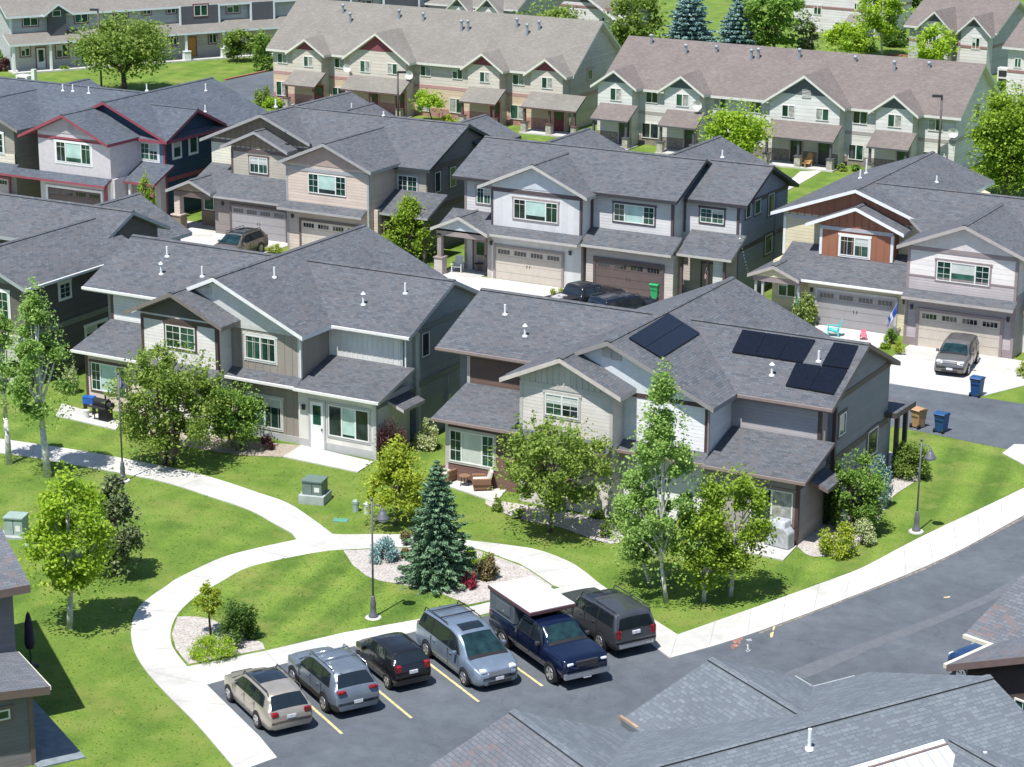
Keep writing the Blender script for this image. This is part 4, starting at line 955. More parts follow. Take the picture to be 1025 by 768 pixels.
def dgable(l, a, r, yb):
    L_, A, R_ = D1.Y(*l, yb-.4), D1.Y(*a, yb-.4), D1.Y(*r, yb-.4); hw = (R_[0]-L_[0])/2; g = max(.45, min(.8, (A[2]-(L_[2]+R_[2])/2)/hw))
    D1.gwall(pd['k'], A[0]-hw+.7, A[0]+hw-.7, yb, yb+2, zp+.3, A[0], A[2], g); D1.gableY(SH_TAN, pd['f'], A[0]-hw, A[0], A[0]+hw, A[2], g, yb-.4, yb+4.5, ridge=False)
dgable((43.6, 15.5), (58.4, 3.7), (73.3, 13.4), 219.6)
for xa, xb in ((181, 220), (252, 275), (318, 352), (385, 420)):
    a = D1.Y(xa, 15, 220)[0]; b_ = D1.Y(xb, 15, 220)[0]; D1.block(pd['k'], a, b_, 220.0, 220.6, zp+.5, ze-.05)
    for x in (a, b_): D1.corner(pd['f'], x, 219.98, zp+.5, ze, .16)
wt = dict(kind=2, trim=pd['t'], tw=.12)
for p, q_ in (((22.6, 16.2), (38, 25.5)), ((74.5, 13.5), (88, 22.4)), ((114, 11), (128, 20)), ((142.7, 9.3), (151, 14.3)), ((166.7, 7), (175.8, 13))): D1.winS(p, q_, 220.5, **wt)
D1.winS((52.3, 10.8), (60.9, 16.3), 219.6, kind=1, trim=None)
for p, q_ in (((194, 5.5), (207.8, 15.6)), ): D1.winS(p, q_, 220.0, **wt)
for p, q_ in (((226.6, 3), (239.6, 12.6)), ((300, 2), (312, 10)), ((360, 1), (372, 9))): D1.winS(p, q_, 220.5, **wt)
for p, q_ in (((20.4, 46.4), (30, 56)), ((56, 45), (68.3, 57)), ((208.9, 33.9), (216.7, 43)), ((170, 36), (177, 45)), ((120, 42), (131, 52))): D1.winS(p, q_, 220.47, **wt)
DOOR_OCHRE = plain('door_ochre', (.50, .24, .06))
for (a, b_, mt, gl) in (((36.2, 45.5), (45.8, 65.9), WHITE, .35), ((188, 35), (196.6, 57.3), DOOR_OCHRE, None), ((104, 42), (112, 61), WHITE, .35)):
    xa = D1.Y(*a, 220.4)[0]; xb = D1.Y(*b_, 220.4)[0]; D1.door(xa, xb, 2.15, 220.44, mt, gl, pd['t'])
for px in (14, 51, 95, 148, 187, 225, 262, 300):
    x = D1.Y(px, 60, 218.75)[0]; D1.post(x, 218.75, zp-.1, WHITE, WHITE if px in (187, 225) else None, .22, 1.0, .7)
D1.mb('porch_floor', (CONC,)).box(x0, x1, 218.3, 220.4, 0, .15)
D1.corner(pd['f'], x0+.5, 220.46, 0, ze, .2, sx=-1)
D1.done()

pe = dict(w=lap('lap_dusk_grey', (.42, .41, .41), .3), l=lap('lap_chalk_grey', (.60, .57, .55), .3), t=plain('band_dusky_red', (.30, .16, .15)), f=plain('fascia_soft_white', (.62, .60, .57)), d=plain('panel_dark_slate', (.10, .10, .11)))
def far_house(label, sh, ang, yf, gabs, eave, xr, wins, wall='w', depth=10, side=True):
    """gabs: (left tip, apex, right tip) pixels in the front plane; eave: pixel on the main front eave; xr: pixel columns of the two ends"""
    xa = onY(xr[0], 30, yf, ang)[0]; xb = onY(xr[1], 30, yf, ang)[0]; ze = onY(*eave, yf-.4, ang)[2]
    H = House('duplex_house', label, 'house', (xa+xb)/2, yf+4, ang)
    sl = .5; zr = ze+sl*(depth/2+.4)
    H.gwallx(pe[wall], yf, yf+depth, xa+.5, xb-.5, 0, yf+depth/2, zr, sl)
    H.gableX(sh, pe['f'], xa, xb, yf-.4, yf+depth/2, yf+depth+.4, zr, sl, ridge=False)
    H.band(pe['t'], xa+.5, xb-.5, yf, 2.7, .25)
    H.bandx(pe['t'], yf, yf+depth, xb-.5, 2.7, .25)
    for l, a, r in gabs:
        yb = yf-1.4
        L_, A, R_ = onY(*l, yb-.4, ang), onY(*a, yb-.4, ang), onY(*r, yb-.4, ang); hw = (R_[0]-L_[0])/2; g = max(.45, min(.95, (A[2]-(L_[2]+R_[2])/2)/hw))
        H.gwall(pe['l'], A[0]-hw+.5, A[0]+hw-.5, yb, yf+1, 0, A[0], A[2], g); yc_ = yf+depth/2; yv = yc_-(zr-A[2])/sl+.03; yw = yc_-(zr-(A[2]-g*hw))/sl+.03; H.gableY(sh, pe['f'], A[0]-hw, A[0], A[0]+hw, A[2], g, yb-.4, min(yv, yc_), ridge=False, yl=yw, yr=yw)
        H.tri(pe['d'], A[0], A[2], g, hw*.4, yb, .3); H.band(pe['t'], A[0]-hw+.5, A[0]+hw-.5, yb, 2.7, .25)
    for p, q_, dy in wins: 
        a = onY(*p, yf+dy, ang); b_ = onY(*q_, yf+dy, ang); H.window('S', a[0], b_[0], b_[2], a[2], yf+dy, 2, pe['f'])
    return H
E5 = far_house('pinkish-roofed duplex with two pointed gables in the upper right corner', SH_PINK, rad(-6), 214, [((917.5, 27.6), (935.2, 11.3), (954.5, 33)), ((956.4, 34), (975, 16.7), (992.4, 41))], (909, 25.5), (906, 1000),
    [((973.4, 37.5), (980.4, 49.5), -1.4), ((930, 34), (937, 46), -1.4)]); E5.done()
E6 = far_house('pale house cut off by the right edge with two cooling units beside it', SH_PINK, rad(-6), 200, [], (1011.5, 47.5), (1006, 1090), [((1016, 58), (1022, 68), 0)], 'l'); E6.done()
E3 = far_house('grey and chalk house at the top edge behind the yellow-green trees', SH_TAN, rad(-4), 236, [], (800, -14), (790, 880), [((815, 5), (822, 15), 0), ((855.5, 3), (860, 10), 0), ((836, 22), (846, 32), 0)], 'l')
a = onY(843, 24, 234, rad(-4)); E3.shed(SH_TAN, pe['f'], a[0], a[0]+3, 234, a[2], 235.95, a[2]+.9); E3.done()
E2h = far_house('dusk grey gabled house at the top edge behind the tan terrace', SH_TAN, rad(-4), 222, [((520, 22), (573, -14), (617, 14))], (500, 2), (497, 612), [((599.5, 17), (605.5, 27), -1.4)]); E2h.done()
E4h = far_house('house with twin small brown gables at the top edge left of the grey gabled house', SH_TAN, rad(0), 214, [((441, 14), (457, -3), (472, 18)), ((472, 18), (487, -2), (502, 18))], (425, 3), (424, 520), []); E4h.done()

# ------------------------------------------------------------------ foreground roofs at the bottom edge
pf = dict(fd=plain('drip_edge_slate', (.16, .175, .19)), w=lap('lap_walnut', (.16, .11, .09), .2), f=plain('fascia_walnut', (.17, .12, .105)), k=bat('board_dark_walnut', (.10, .072, .06)), g=lap('lap_storm_grey', (.175, .16, .158), .17), fl=plain('drip_edge_white', (.42, .43, .44)), m=plain('roof_panel_white', (.56, .60, .63), .4), sm=plain('roof_seam_grey', (.16, .17, .18)), ml=plain('roof_seam_brown', (.20, .13, .11)))
F1 = House('duplex_house', 'big blue-grey shingle roof along the bottom edge with two ridges towards the car park', 'house', 36, 45, ANG_P)
s = .36; yr, zr = 46.2, 7.48
xe = onZ(980.6, 671, zr, ANG_P)[0]
F1.gwallx(pf['w'], 37.5, 51.2, 20, xe-.5, 0, yr, zr, s)
F1.gableX(SH_FRONT, pf['fd'], 19, xe, 37.0, yr, 51.71, zr, s, ridge=True)
fs, s = s, .40
F1.gwall(pf['w'], 35.1, 40.7, 46, 52.1, 0, 37.9, 6.85, s); F1.gwall(pf['w'], 26.4, 34.2, 46, 51.1, 0, 30.25, 7.22, s)
F1.gableY(SH_FRONT, pf['fd'], 34.62, 37.9, 41.18, 6.85, s, 46.5, 52.57)
F1.mb('drip_edge', (pf['fl'],)).box(41.15, 41.20, 51.7, 52.57, 5.50, 5.545); F1.mb('drip_edge', (pf['fl'],)).box(41.2, xe-.6, 51.69, 51.73, 5.46, 5.505)
m = F1.mb('roof', (SH_RED, pf['fd'])); m.slab([(25.9, 45.8, 7.22-s*4.35), (30.25, 45.8, 7.22), (30.25, 51.6, 7.22), (25.9, 51.6, 7.22-s*4.35)], .2)
m = F1.mb('roof', (SH_FRONT, pf['fd'])); m.slab([(30.25, 45.8, 7.22), (34.6, 45.8, 7.22-s*4.35), (34.6, 51.6, 7.22-s*4.35), (30.25, 51.6, 7.22)], .2)
F1.ridge(SH_FRONT, (30.25, 45.9, 7.22), (30.25, 51.58, 7.22), s)
front = lambda a, b: onPlane(a, b, (0, yr, zr), (0, -fs, 1), ANG_P)
P_ = front(953.6, 740)
F1.gableY(SH_FRONT, pf['fl'], P_[0]-3.6, P_[0], P_[0]+3.6, P_[2]+.02, .33, P_[1]-7, P_[1]+.2)
F1.gwall(pf['w'], P_[0]-3, P_[0]+3, P_[1]-6.5, P_[1]-1, 0, P_[0], P_[2], .33)
# white metal porch panel on the front slope
q0 = Vector(front(944, 743)); q1 = Vector(front(861, 768)); q2 = Vector(front(962, 768)); e1 = (q1-q0)*1.6; e2 = (q2-q0)*3.2; up = Vector((0, 0, .10))
m = MB(); m.prism([q0+up, q0+e1+up, q0+e1+e2+up, q0+e2+up], (0, 0, -.09))
for i in range(1, 12):
    a = q0+e1*(i/12)+up+e2*.02; w_ = e1.normalized()*.009; m.prism([a-w_, a+w_, a+w_+e2*.96, a-w_+e2*.96], (0, 0, .006), 1)
mo = m.build('metal_roof', [pf['m'], pf['sm']], F1.root, F1.off)
m = MB(); a = q0+up+e2*.07; w_ = e2.normalized()*.025; m.prism([a-w_, a+w_, a+w_+e1, a-w_+e1], (0, 0, .04)); m.build('seam_strip', [pf['ml']], mo, F1.off)
F1.pipe(810, 750, front, .62); F1.pipe(985, 769, front, .5)
# bare fascia board in the valley between the two ridges
a = Vector(onZ(620.5, 721, 5.42, ANG_P)); b_ = Vector(onZ(638.6, 733, 5.42, ANG_P)); n = Vector((.05, 0, 0))
m = MB(); m.prism([a-n, a+n, b_+n, b_-n], (0, 0, .17)); m.build('fascia_board', [plain('bare_wood', (.46, .30, .19), .8, var=.3)], F1.root, F1.off)
F1.done()
ANG_R = rad(72)
F2 = House('duplex_house', 'reddish-grey shingle roof with walnut fascia at the right edge beside the road', 'house', 66, 34, ANG_R)
FC = plain('fascia_cream', (.66, .62, .48))
F2.gwallx(pf['k'], 30, 39.0, 56.65, 76, 0, 34.3, 7.65, .42)
m = F2.mb('roof', (SH_RED, pf['f'], FC))
m.slab([(56.15, 39.47, 5.5), (56.15, 34.3, 7.67), (77, 34.3, 7.67), (77, 39.47, 5.5)], .24)
m.slab([(56.15, 29.2, 5.5), (56.15, 34.3, 7.67), (77, 34.3, 7.67), (77, 29.2, 5.5)], .24)
F2.mb('gutter', (FC,)).box(56.15, 58.72, 39.472, 39.60, 5.36, 5.5)
F2.gwall(pf['k'], 59.3, 65.8, 34, 40.1, 0, 62.5, 7.05, .41)
F2.gableY(SH_RED, FC, 58.72, 62.5, 66.3, 7.05, .41, 33.5, 40.63)
F2.mb('gutter', (FC,)).box(58.6, 58.718, 39.6, 40.63, 5.36, 5.49)
a = onX(1016, 698, 56.65, ANG_R); F2.window('W', a[1]-1.3, a[1], a[2]-1.3, a[2], 56.65, 2, None, True)
F2.mb('trim', (pf['w'],)).box(56.60, 56.649, 30.1, 39.0, 2.6, 2.9)
F2.done()
F3 = House('duplex_house', 'storm-grey sided house with low porch roof in the lower left corner', 'house', 16, 74, ANG_P)
F3.mb('wall', (pf['g'],)).prism([(8, 72.3, 0), (8, 80, 0), (8, 80, 8.2), (8, 72.3, 5.5)], (14.1, 0, 0))
m = F3.mb('roof', (SH_RED, pf['f'])); m.slab([(6, 71.8, 5.62), (22.6, 71.8, 5.62), (22.6, 80, 8.7), (6, 80, 8.7)], .3)
m = F3.mb('lower_roof', (SH_RED, pf['f'])); m.slab([(12, 68.9, 4.0), (22.16, 68.9, 3.0), (22.16, 72.29, 3.02), (12, 72.29, 4.02)], .3)
F3.block(pf['g'], 13, 21.65, 69.4, 72.4, 0, 2.72)
F3.corner(pf['f'], 21.65, 69.4, 0, 2.8)
a = F3.Y(0, 711, 69.4); b_ = F3.Y(10, 719, 69.4); F3.window('S', a[0]-.6, b_[0], b_[2], a[2], 69.4, 1, pf['f'])
F3.mb('trim', (FC,)).box(22.162, 22.2, 68.9, 72.29, 2.86, 3.0)
F3.done()

# ------------------------------------------------------------------ ground, paths, roads
def G(pts, z=0.0): return [onZ(x, y)[:2]+(z,) for x, y in pts]
def sheet(name, pts, z, mat, world=False, kind='structure', thick=0.0):
    m = MB(); P = [(x, y, z) for x, y in pts] if world else G(pts, z)
    if thick: m.prism(P, (0, 0, -thick))
    else:
        ar = sum(P[i][0]*P[(i+1) % len(P)][1]-P[(i+1) % len(P)][0]*P[i][1] for i in range(len(P)))
        m.poly(P if ar > 0 else P[::-1])
    o = m.build(name, [mat]); return tag(o, kind=kind)
m = MB(); m.poly([(-900, -300, 0), (700, -300, 0), (700, 1100, 0), (-900, 1100, 0)]); tag(m.build('ground_lawn', [GRASS]), kind='structure')
def spline(pts, n=5):
    """Catmull-Rom through the given pixels, so that the paths bend smoothly"""
    out = []; P = [pts[0]]+list(pts)+[pts[-1]]
    for i in range(1, len(P)-2):
        p0, p1, p2, p3 = (np.array(P[i+k], float) for k in (-1, 0, 1, 2))
        for k in range(n):
            t = k/n; out.append(tuple(.5*((2*p1)+(-p0+p2)*t+(2*p0-5*p1+4*p2-p3)*t*t+(-p0+3*p1-3*p2+p3)*t**3)))
    out.append(tuple(pts[-1])); return out
walk = (spline([(-60, 432), (0, 440), (78, 451.6), (156, 466), (208, 477.7), (260, 494.6), (289, 505), (315, 522), (333, 535.5)]) +
        spline([(345, 536), (380, 535.7), (404, 536.3), (440, 538), (466, 541.5), (510, 546.7), (539, 551.5), (568, 562.3), (585, 573), (601.6, 586.2), (630, 605), (651, 619), (678.4, 636.2)]) +
        [(760, 607.5)] + spline([(838, 579), (865.4, 568), (926.6, 536), (1025, 489.3), (1120, 440)]) + spline([(1120, 466), (1025, 516.7), (926.6, 568), (760, 632.8), (670.6, 659.7)]) +
        [(656, 649), (592, 597), (540, 603.5), (470, 619), (416.7, 633), (354, 648), (278.6, 667), (207, 686.5), (260, 738.6), (277.3, 759.4), (252, 768.5), (241, 773)] +
        spline([(236.5, 772), (233, 768), (198, 727), (166.7, 695.6), (145.8, 672), (134, 651), (131.5, 628), (140.6, 607), (166.7, 587.5), (179.7, 579), (221, 559.6), (260, 549), (296.9, 541)]) +
        spline([(292, 534.5), (276, 525.8), (250, 511.5), (208, 497), (166.6, 484), (125, 475), (39, 459.4), (0, 454), (-60, 446)]))
sheet('footpath', walk, .05, CONC, thick=.05)
isl = (spline([(330, 552.5), (302, 557), (250, 568.8), (221.4, 583.6), (195.3, 599), (177, 617.5), (170.6, 635.7), (174.5, 651.3), (187.5, 668.3)]) + [(265.6, 652.6), (343.7, 634.4), (416.7, 621.4), (487, 604.5), (530, 596), (560, 589.5)] +
       spline([(554.7, 588), (524.7, 568), (510, 562), (474, 550), (440, 549), (404, 549), (343.7, 551.5)]))
sheet('island_lawn', isl, .062, GRASS_MOWN, thick=.06)
sheet('verge_lawn', [(800, 590), (838, 578), (865.4, 567), (926.6, 535), (1000, 500), (1030, 484), (1003, 454.5), (1001, 449.5), (930, 434.5), (903, 430), (925, 474), (893, 499), (868, 535), (850, 554), (822, 560), (790, 572)], .007, GRASS_MOWN)
sheet('gravel_bed', [(343.7, 552.5), (404, 550.2), (440, 550), (474, 551), (510, 563.5), (524.7, 569.3), (553.5, 588.6), (530, 594.6), (487, 603.2), (468.7, 607), (440, 595), (406, 587.5), (380, 583), (367, 578.4), (353, 567)], .075, GRAVEL, kind='stuff')
sheet('gravel_bed', spline([(177.8, 619), (196, 619), (215, 623), (232, 634), (250, 641), (262, 645), (265, 651.5)], 3)+[(225, 659.5), (188.5, 666.8), (176, 651), (172.2, 636)], .075, GRAVEL, kind='stuff')
sheet('gravel_bed', spline([(798, 547), (808, 556), (822, 557.5), (850, 553), (868, 534), (884, 513), (893, 498), (915, 483), (926, 474), (905, 460), (886, 450)], 3), .02, GRAVEL, kind='stuff')
sheet('mulch_bed', [(225, 440), (300, 446), (306, 452), (286, 458), (240, 456), (180, 447), (140, 432), (150, 425)], .02, SOIL, kind='stuff')
sheet('gravel_bed', spline([(486, 500), (540, 508), (600, 520), (625, 535), (610, 545), (560, 528), (520, 520), (486, 505)], 3), .02, GRAVEL, kind='stuff')
sheet('patio', [(283.3, 458), (302, 446.5), (374, 463.3), (358, 473.5)], .06, CONC, thick=.06)
sheet('patio', [(436, 470), (468, 468), (512, 486), (496, 504), (450, 488)], .06, CONC, thick=.06)
sheet('patio', [(745, 538), (797.5, 547.5), (784, 562), (740, 552)], .06, CONC, thick=.06)
sheet('patio', [(62, 405), (122, 422), (116, 431), (56, 417)], .06, CONC, thick=.06)
c_, s_ = math.cos(ANG_P), math.sin(ANG_P)
def PQ(x, y): return (c_*x-s_*y, s_*x+c_*y)
sheet('patio', [PQ(21.6, 69.0), PQ(23.3, 69.0), PQ(23.3, 76), PQ(21.6, 76)], .06, plain('patio_slate', (.20, .235, .25), .8, var=.15), True, thick=.06)  # concrete strip; the shade beside the house is put into its dark teal colour
sheet('car_park_asphalt', [(196, 684.5), (592, 592), (672, 659), (760, 632), (926.6, 567), (1025, 515), (1120, 464), (1500, 420), (1800, 800), (1400, 1300), (300, 1300), (180, 800), (250, 765), (276, 757), (206, 687)], .004, ASPHALT)
sheet('asphalt_patch', [(786, 674), (800, 668), (870, 642), (940, 616), (985, 597), (1025, 574), (1060, 556), (1060, 566), (1025, 584), (990, 603), (930, 628), (870, 651), (815, 676), (790, 684)], .008, ASPHALT_WORN)
sheet('curb_edge', [(760, 632.9), (926.6, 568.1), (1025, 516.8), (1120, 466.5), (1120, 470), (1025, 519.6), (926.6, 570.4), (760, 635)], .010, CURB)
qd = Vector((.852, -.524, 0)); pdv = Vector((.524, .852, 0))
for px, py in ((342.4, 734.7), (412, 719), (479.2, 702.6), (543, 687), (606, 671.5)):
    e = Vector(onZ(px, py)); a = e-qd*5.3; w_ = pdv*.055; m = MB()
    m.poly([(a-w_)[:2]+(.009,), (e-w_)[:2]+(.009,), (e+w_)[:2]+(.009,), (a+w_)[:2]+(.009,)]); tag(m.build('parking_line', [PAINT_Y]), kind='structure')
def arrow_mark(name, pts, mat):
    m = MB(); m.poly(G(pts, .011)); tag(m.build(name, [mat]), kind='structure')
for q_ in ([(747.5, 645), (749, 645), (749.5, 652), (748, 652)], [(746, 651), (752, 650.5), (748.6, 653.5)], [(746.5, 640.5), (751, 639.5), (753, 641.5), (749, 642.5)]): arrow_mark('survey_marking', q_, CHALK_W)
for q_ in ([(733, 641.5), (744, 638.5), (743, 641), (735, 644.5)], [(731, 646), (737, 644.5), (740, 647), (733, 650)], [(738, 643), (742, 642.5), (740, 645.5)]): arrow_mark('survey_marking', q_, CHALK_O)
for q_ in ([(774, 627), (776, 626.5), (775, 631), (773, 631.5)], [(771, 634), (774.5, 632.5), (773.5, 638), (771, 638.5)], [(944, 598), (951, 597), (951, 598.5), (945, 599)]): arrow_mark('survey_marking', q_, PAINT_Y)
# the lane between the two rows and its concrete aprons
sheet('lane_asphalt', [(-150, 105.6), (-35.8, 105.6), (-30.2, 104.9), (-10, 104.2), (40, 104), (40, 112.8), (-150, 112.8)], .0065, ASPHALT, True)
CX = [(-40.6, 112.8), (-33.9, 112.8), (-32.4, 116.2), (-27, 116.2), (-27, 120.5), (-34.4, 120.85), (-40.6, 120.85)]
sheet('driveway', CX, .03, CONC, True, thick=.03)
for xa, xb, yb in ((-50.5, -41.9, 122.4), (-70.0, -63.4, 122.6), (-62.3, -55.8, 122.8), (-98.3, -85.7, 126.5), (-84.5, -78.7, 122.8), (-106.3, -100.4, 122.9), (-115.5, -109.5, 123.5), (-72.8, -70.0, 124)):
    sheet('driveway', [(xa, 112.8), (xb, 112.8), (xb, yb), (xa, yb)], .03 if xa != -72.8 else .032, CONC, True, thick=.03)
for xa, xb in ((-66, -60), (-72, -67), (-44, -38), (-50, -45)): sheet('driveway', [(xa, 101.6), (xb, 101.6), (xb, 105.6), (xa, 105.6)], .03, CONC, True, thick=.03)
sheet('sidewalk', [(1003.4, 454.2), (1015, 445.5), (1080, 447), (1080, 492), (1025, 466)], .045, CONC, thick=.05)
sheet('footpath', [(801, 172), (824, 171), (812, 178), (798, 186), (786, 192), (776, 192), (790, 182)], .04, CONC, thick=.04)
sheet('lane_asphalt', [(214, 84), (226, 80.8), (262, 73.3), (300, 66), (300, 112), (240, 98)], .005, ASPHALT)
m = MB(); a = Vector(onZ(224, 80.6)); b_ = Vector(onZ(268, 71.4)); n = Vector((.2, .1, 0)); m.prism([a, b_, b_+n, a+n], (0, 0, .15)); tag(m.build('red_kerb', [plain('kerb_red', (.40, .15, .11), .9)]), kind='structure')
m = MB(); a = Vector(onZ(888, 55)); b_ = Vector(onZ(918, 58)); n = Vector((.0, .3, 0)); m.prism([a, b_, b_+n, a+n], (0, 0, .15)); tag(m.build('red_kerb', [bpy.data.materials['kerb_red']]), kind='structure')
for x, y, w_, l_ in ((-37.9, 114.5, .9, 3),):
    pass
# ------------------------------------------------------------------ trees and shrubs
rng = np.random.default_rng(11)
def leafmat(name, a, b_, c, trans=.5):
    m, nt, b = _new(name)
    g = N(nt, 'ShaderNodeNewGeometry')
    r = ramp(nt, g.outputs['Random Per Island'], [(0, a), (.5, b_), (1, c)])
    tc = N(nt, 'ShaderNodeTexCoord'); nz = N(nt, 'ShaderNodeTexNoise', Scale=.9, Detail=3.0); L(nt, tc.outputs['Object'], nz.inputs['Vector'])
    r2 = ramp(nt, nz.outputs['Fac'], [(.3, (.78, .82, .8)), (.7, (1.2, 1.15, 1.1))])
    col = mixc(nt, .9, r.outputs['Color'], r2.outputs['Color'], 'MULTIPLY')
    L(nt, col, b.inputs['Base Color']); b.inputs['Roughness'].default_value = .55; b.inputs['Specular IOR Level'].default_value = .3
    t = N(nt, 'ShaderNodeBsdfTranslucent'); L(nt, col, t.inputs['Color'])
    mx = N(nt, 'ShaderNodeMixShader'); mx.inputs[0].default_value = trans
    out = nt.nodes['Material Output']; L(nt, b.outputs[0], mx.inputs[1]); L(nt, t.outputs[0], mx.inputs[2]); L(nt, mx.outputs[0], out.inputs['Surface'])
    return m
LM = dict(
    green=leafmat('leaf_green', (0.121, 0.231, 0.033), (0.198, 0.341, 0.055), (0.308, 0.462, 0.099), 0.4),
    dark=leafmat('leaf_dark_green', (0.053, 0.112, 0.021), (0.090, 0.180, 0.030), (0.150, 0.255, 0.053)),
    olive=leafmat('leaf_olive', (0.132, 0.209, 0.033), (0.209, 0.308, 0.050), (0.330, 0.429, 0.099), 0.42),
    crab=leafmat('leaf_olive_bronze', (0.132, 0.220, 0.033), (0.220, 0.330, 0.050), (0.396, 0.484, 0.110), 0.42),
    aspen=leafmat('leaf_aspen', (0.187, 0.330, 0.066), (0.308, 0.484, 0.110), (0.484, 0.638, 0.209), 0.5),
    lime=leafmat('leaf_yellow_green', (.22, .36, .028), (.36, .54, .042), (.53, .67, .08), 0.5),
    gold=leafmat('leaf_golden', (.25, .34, .03), (.38, .48, .045), (.54, .60, .09), 0.47),
    bright=leafmat('leaf_bright_green', (0.165, 0.275, 0.022), (0.275, 0.407, 0.039), (0.418, 0.550, 0.077), 0.45),
    spruce=leafmat('needle_green', (.085, .165, .085), (.15, .265, .145), (.26, .40, .24), 0.14),
    blue=leafmat('needle_blue', (0.128, 0.230, 0.221), (0.221, 0.357, 0.357), (0.391, 0.561, 0.561), .12),
    pine=leafmat('needle_olive', (.08, .12, .05), (.15, .19, .08), (.25, .29, .13), 0.15),
    wine=leafmat('leaf_wine', (0.054, 0.022, 0.026), (0.102, 0.036, 0.042), (0.180, 0.072, 0.072), .3),
    red=leafmat('leaf_crimson', (0.240, 0.014, 0.042), (0.384, 0.030, 0.072), (0.504, 0.084, 0.120), .3),
    pale=leafmat('leaf_pale_variegated', (0.330, 0.405, 0.150), (0.540, 0.615, 0.285), (0.700, 0.700, 0.480), .4),
    brown=leafmat('leaf_brown_olive', (0.112, 0.090, 0.038), (0.195, 0.165, 0.068), (0.300, 0.255, 0.112), .3),
)
BARK = plain('bark_grey_brown', (.17, .13, .10), .9, var=.3, scale=9)
BARK_W = plain('bark_pale_aspen', (.60, .58, .53), .8, var=.2, scale=7)
BARK_D = plain('bark_dark', (.085, .062, .05), .9, var=.3, scale=9)

def cards(name, cen, size, mat, parent, up=.25, aspect=.62, dirs=None, spread=.35):
    n = len(cen)
    nr = rng.normal(size=(n, 3)); nr[:, 2] = np.abs(nr[:, 2])*(1-up)+up*1.4
    nr /= np.linalg.norm(nr, axis=1)[:, None]
    t = rng.normal(size=(n, 3)) if dirs is None else dirs+rng.normal(size=(n, 3))*spread
    t -= nr*np.sum(t*nr, axis=1)[:, None]; t /= np.linalg.norm(t, axis=1)[:, None]+1e-9
    b_ = np.cross(nr, t)
    s = (size*rng.uniform(.65, 1.35, n))[:, None] if np.isscalar(size) else size[:, None]
    v = np.empty((n, 4, 3))
    v[:, 0] = cen-t*s; v[:, 1] = cen-b_*s*aspect; v[:, 2] = cen+t*s; v[:, 3] = cen+b_*s*aspect
    v[:, 1] += nr*s*.18; v[:, 3] += nr*s*.18
    me = bpy.data.meshes.new(name)
    me.vertices.add(4*n); me.vertices.foreach_set('co', v.astype(np.float32).ravel())
    me.loops.add(4*n); me.loops.foreach_set('vertex_index', np.arange(4*n, dtype=np.int32))
    me.polygons.add(n); me.polygons.foreach_set('loop_start', np.arange(0, 4*n, 4, dtype=np.int32))
    me.materials.append(mat); me.update(calc_edges=True); me.validate()
    o = bpy.data.objects.new(name, me); C.objects.link(o); o.parent = parent
    return o
def ball(n):
    d = rng.normal(size=(n, 3)); d /= np.linalg.norm(d, axis=1)[:, None]; return d
def limb_tubes(mb, p0, tips, r, m=0):
    for t in tips:
        t = Vector(t); mid = Vector(p0).lerp(t, .5)+Vector((R.uniform(-.1, .1), R.uniform(-.1, .1), R.uniform(.0, .2)))
        mb.tube(p0, mid, r, r*.6, 6, m, False); mb.tube(mid, t, r*.6, r*.2, 5, m, False)

def frame_of(base, top_y, x0, x1, z0=0.0):
    """ground point, height and width of a plant from where it stands and how far it reaches in the picture"""
    P = onZ(base[0], base[1], z0); h = np.array([FW[0], FW[1], 0]); h /= np.linalg.norm(h)
    T = onPlane(base[0], top_y, P, h); A = onPlane(x0, base[1], P, h); B = onPlane(x1, base[1], P, h)
    w = math.hypot(A[0]-B[0], A[1]-B[1])
    return P, max(.3, T[2]-z0), w, (((x0+x1)/2-base[0])/max(1e-6, x1-x0))*w
def plant(name, label, cat, P, group=None): return thing(name, label, cat, P, 0, group)
RIX = np.array([RI[0], RI[1], 0]); RIX /= np.linalg.norm(RIX)

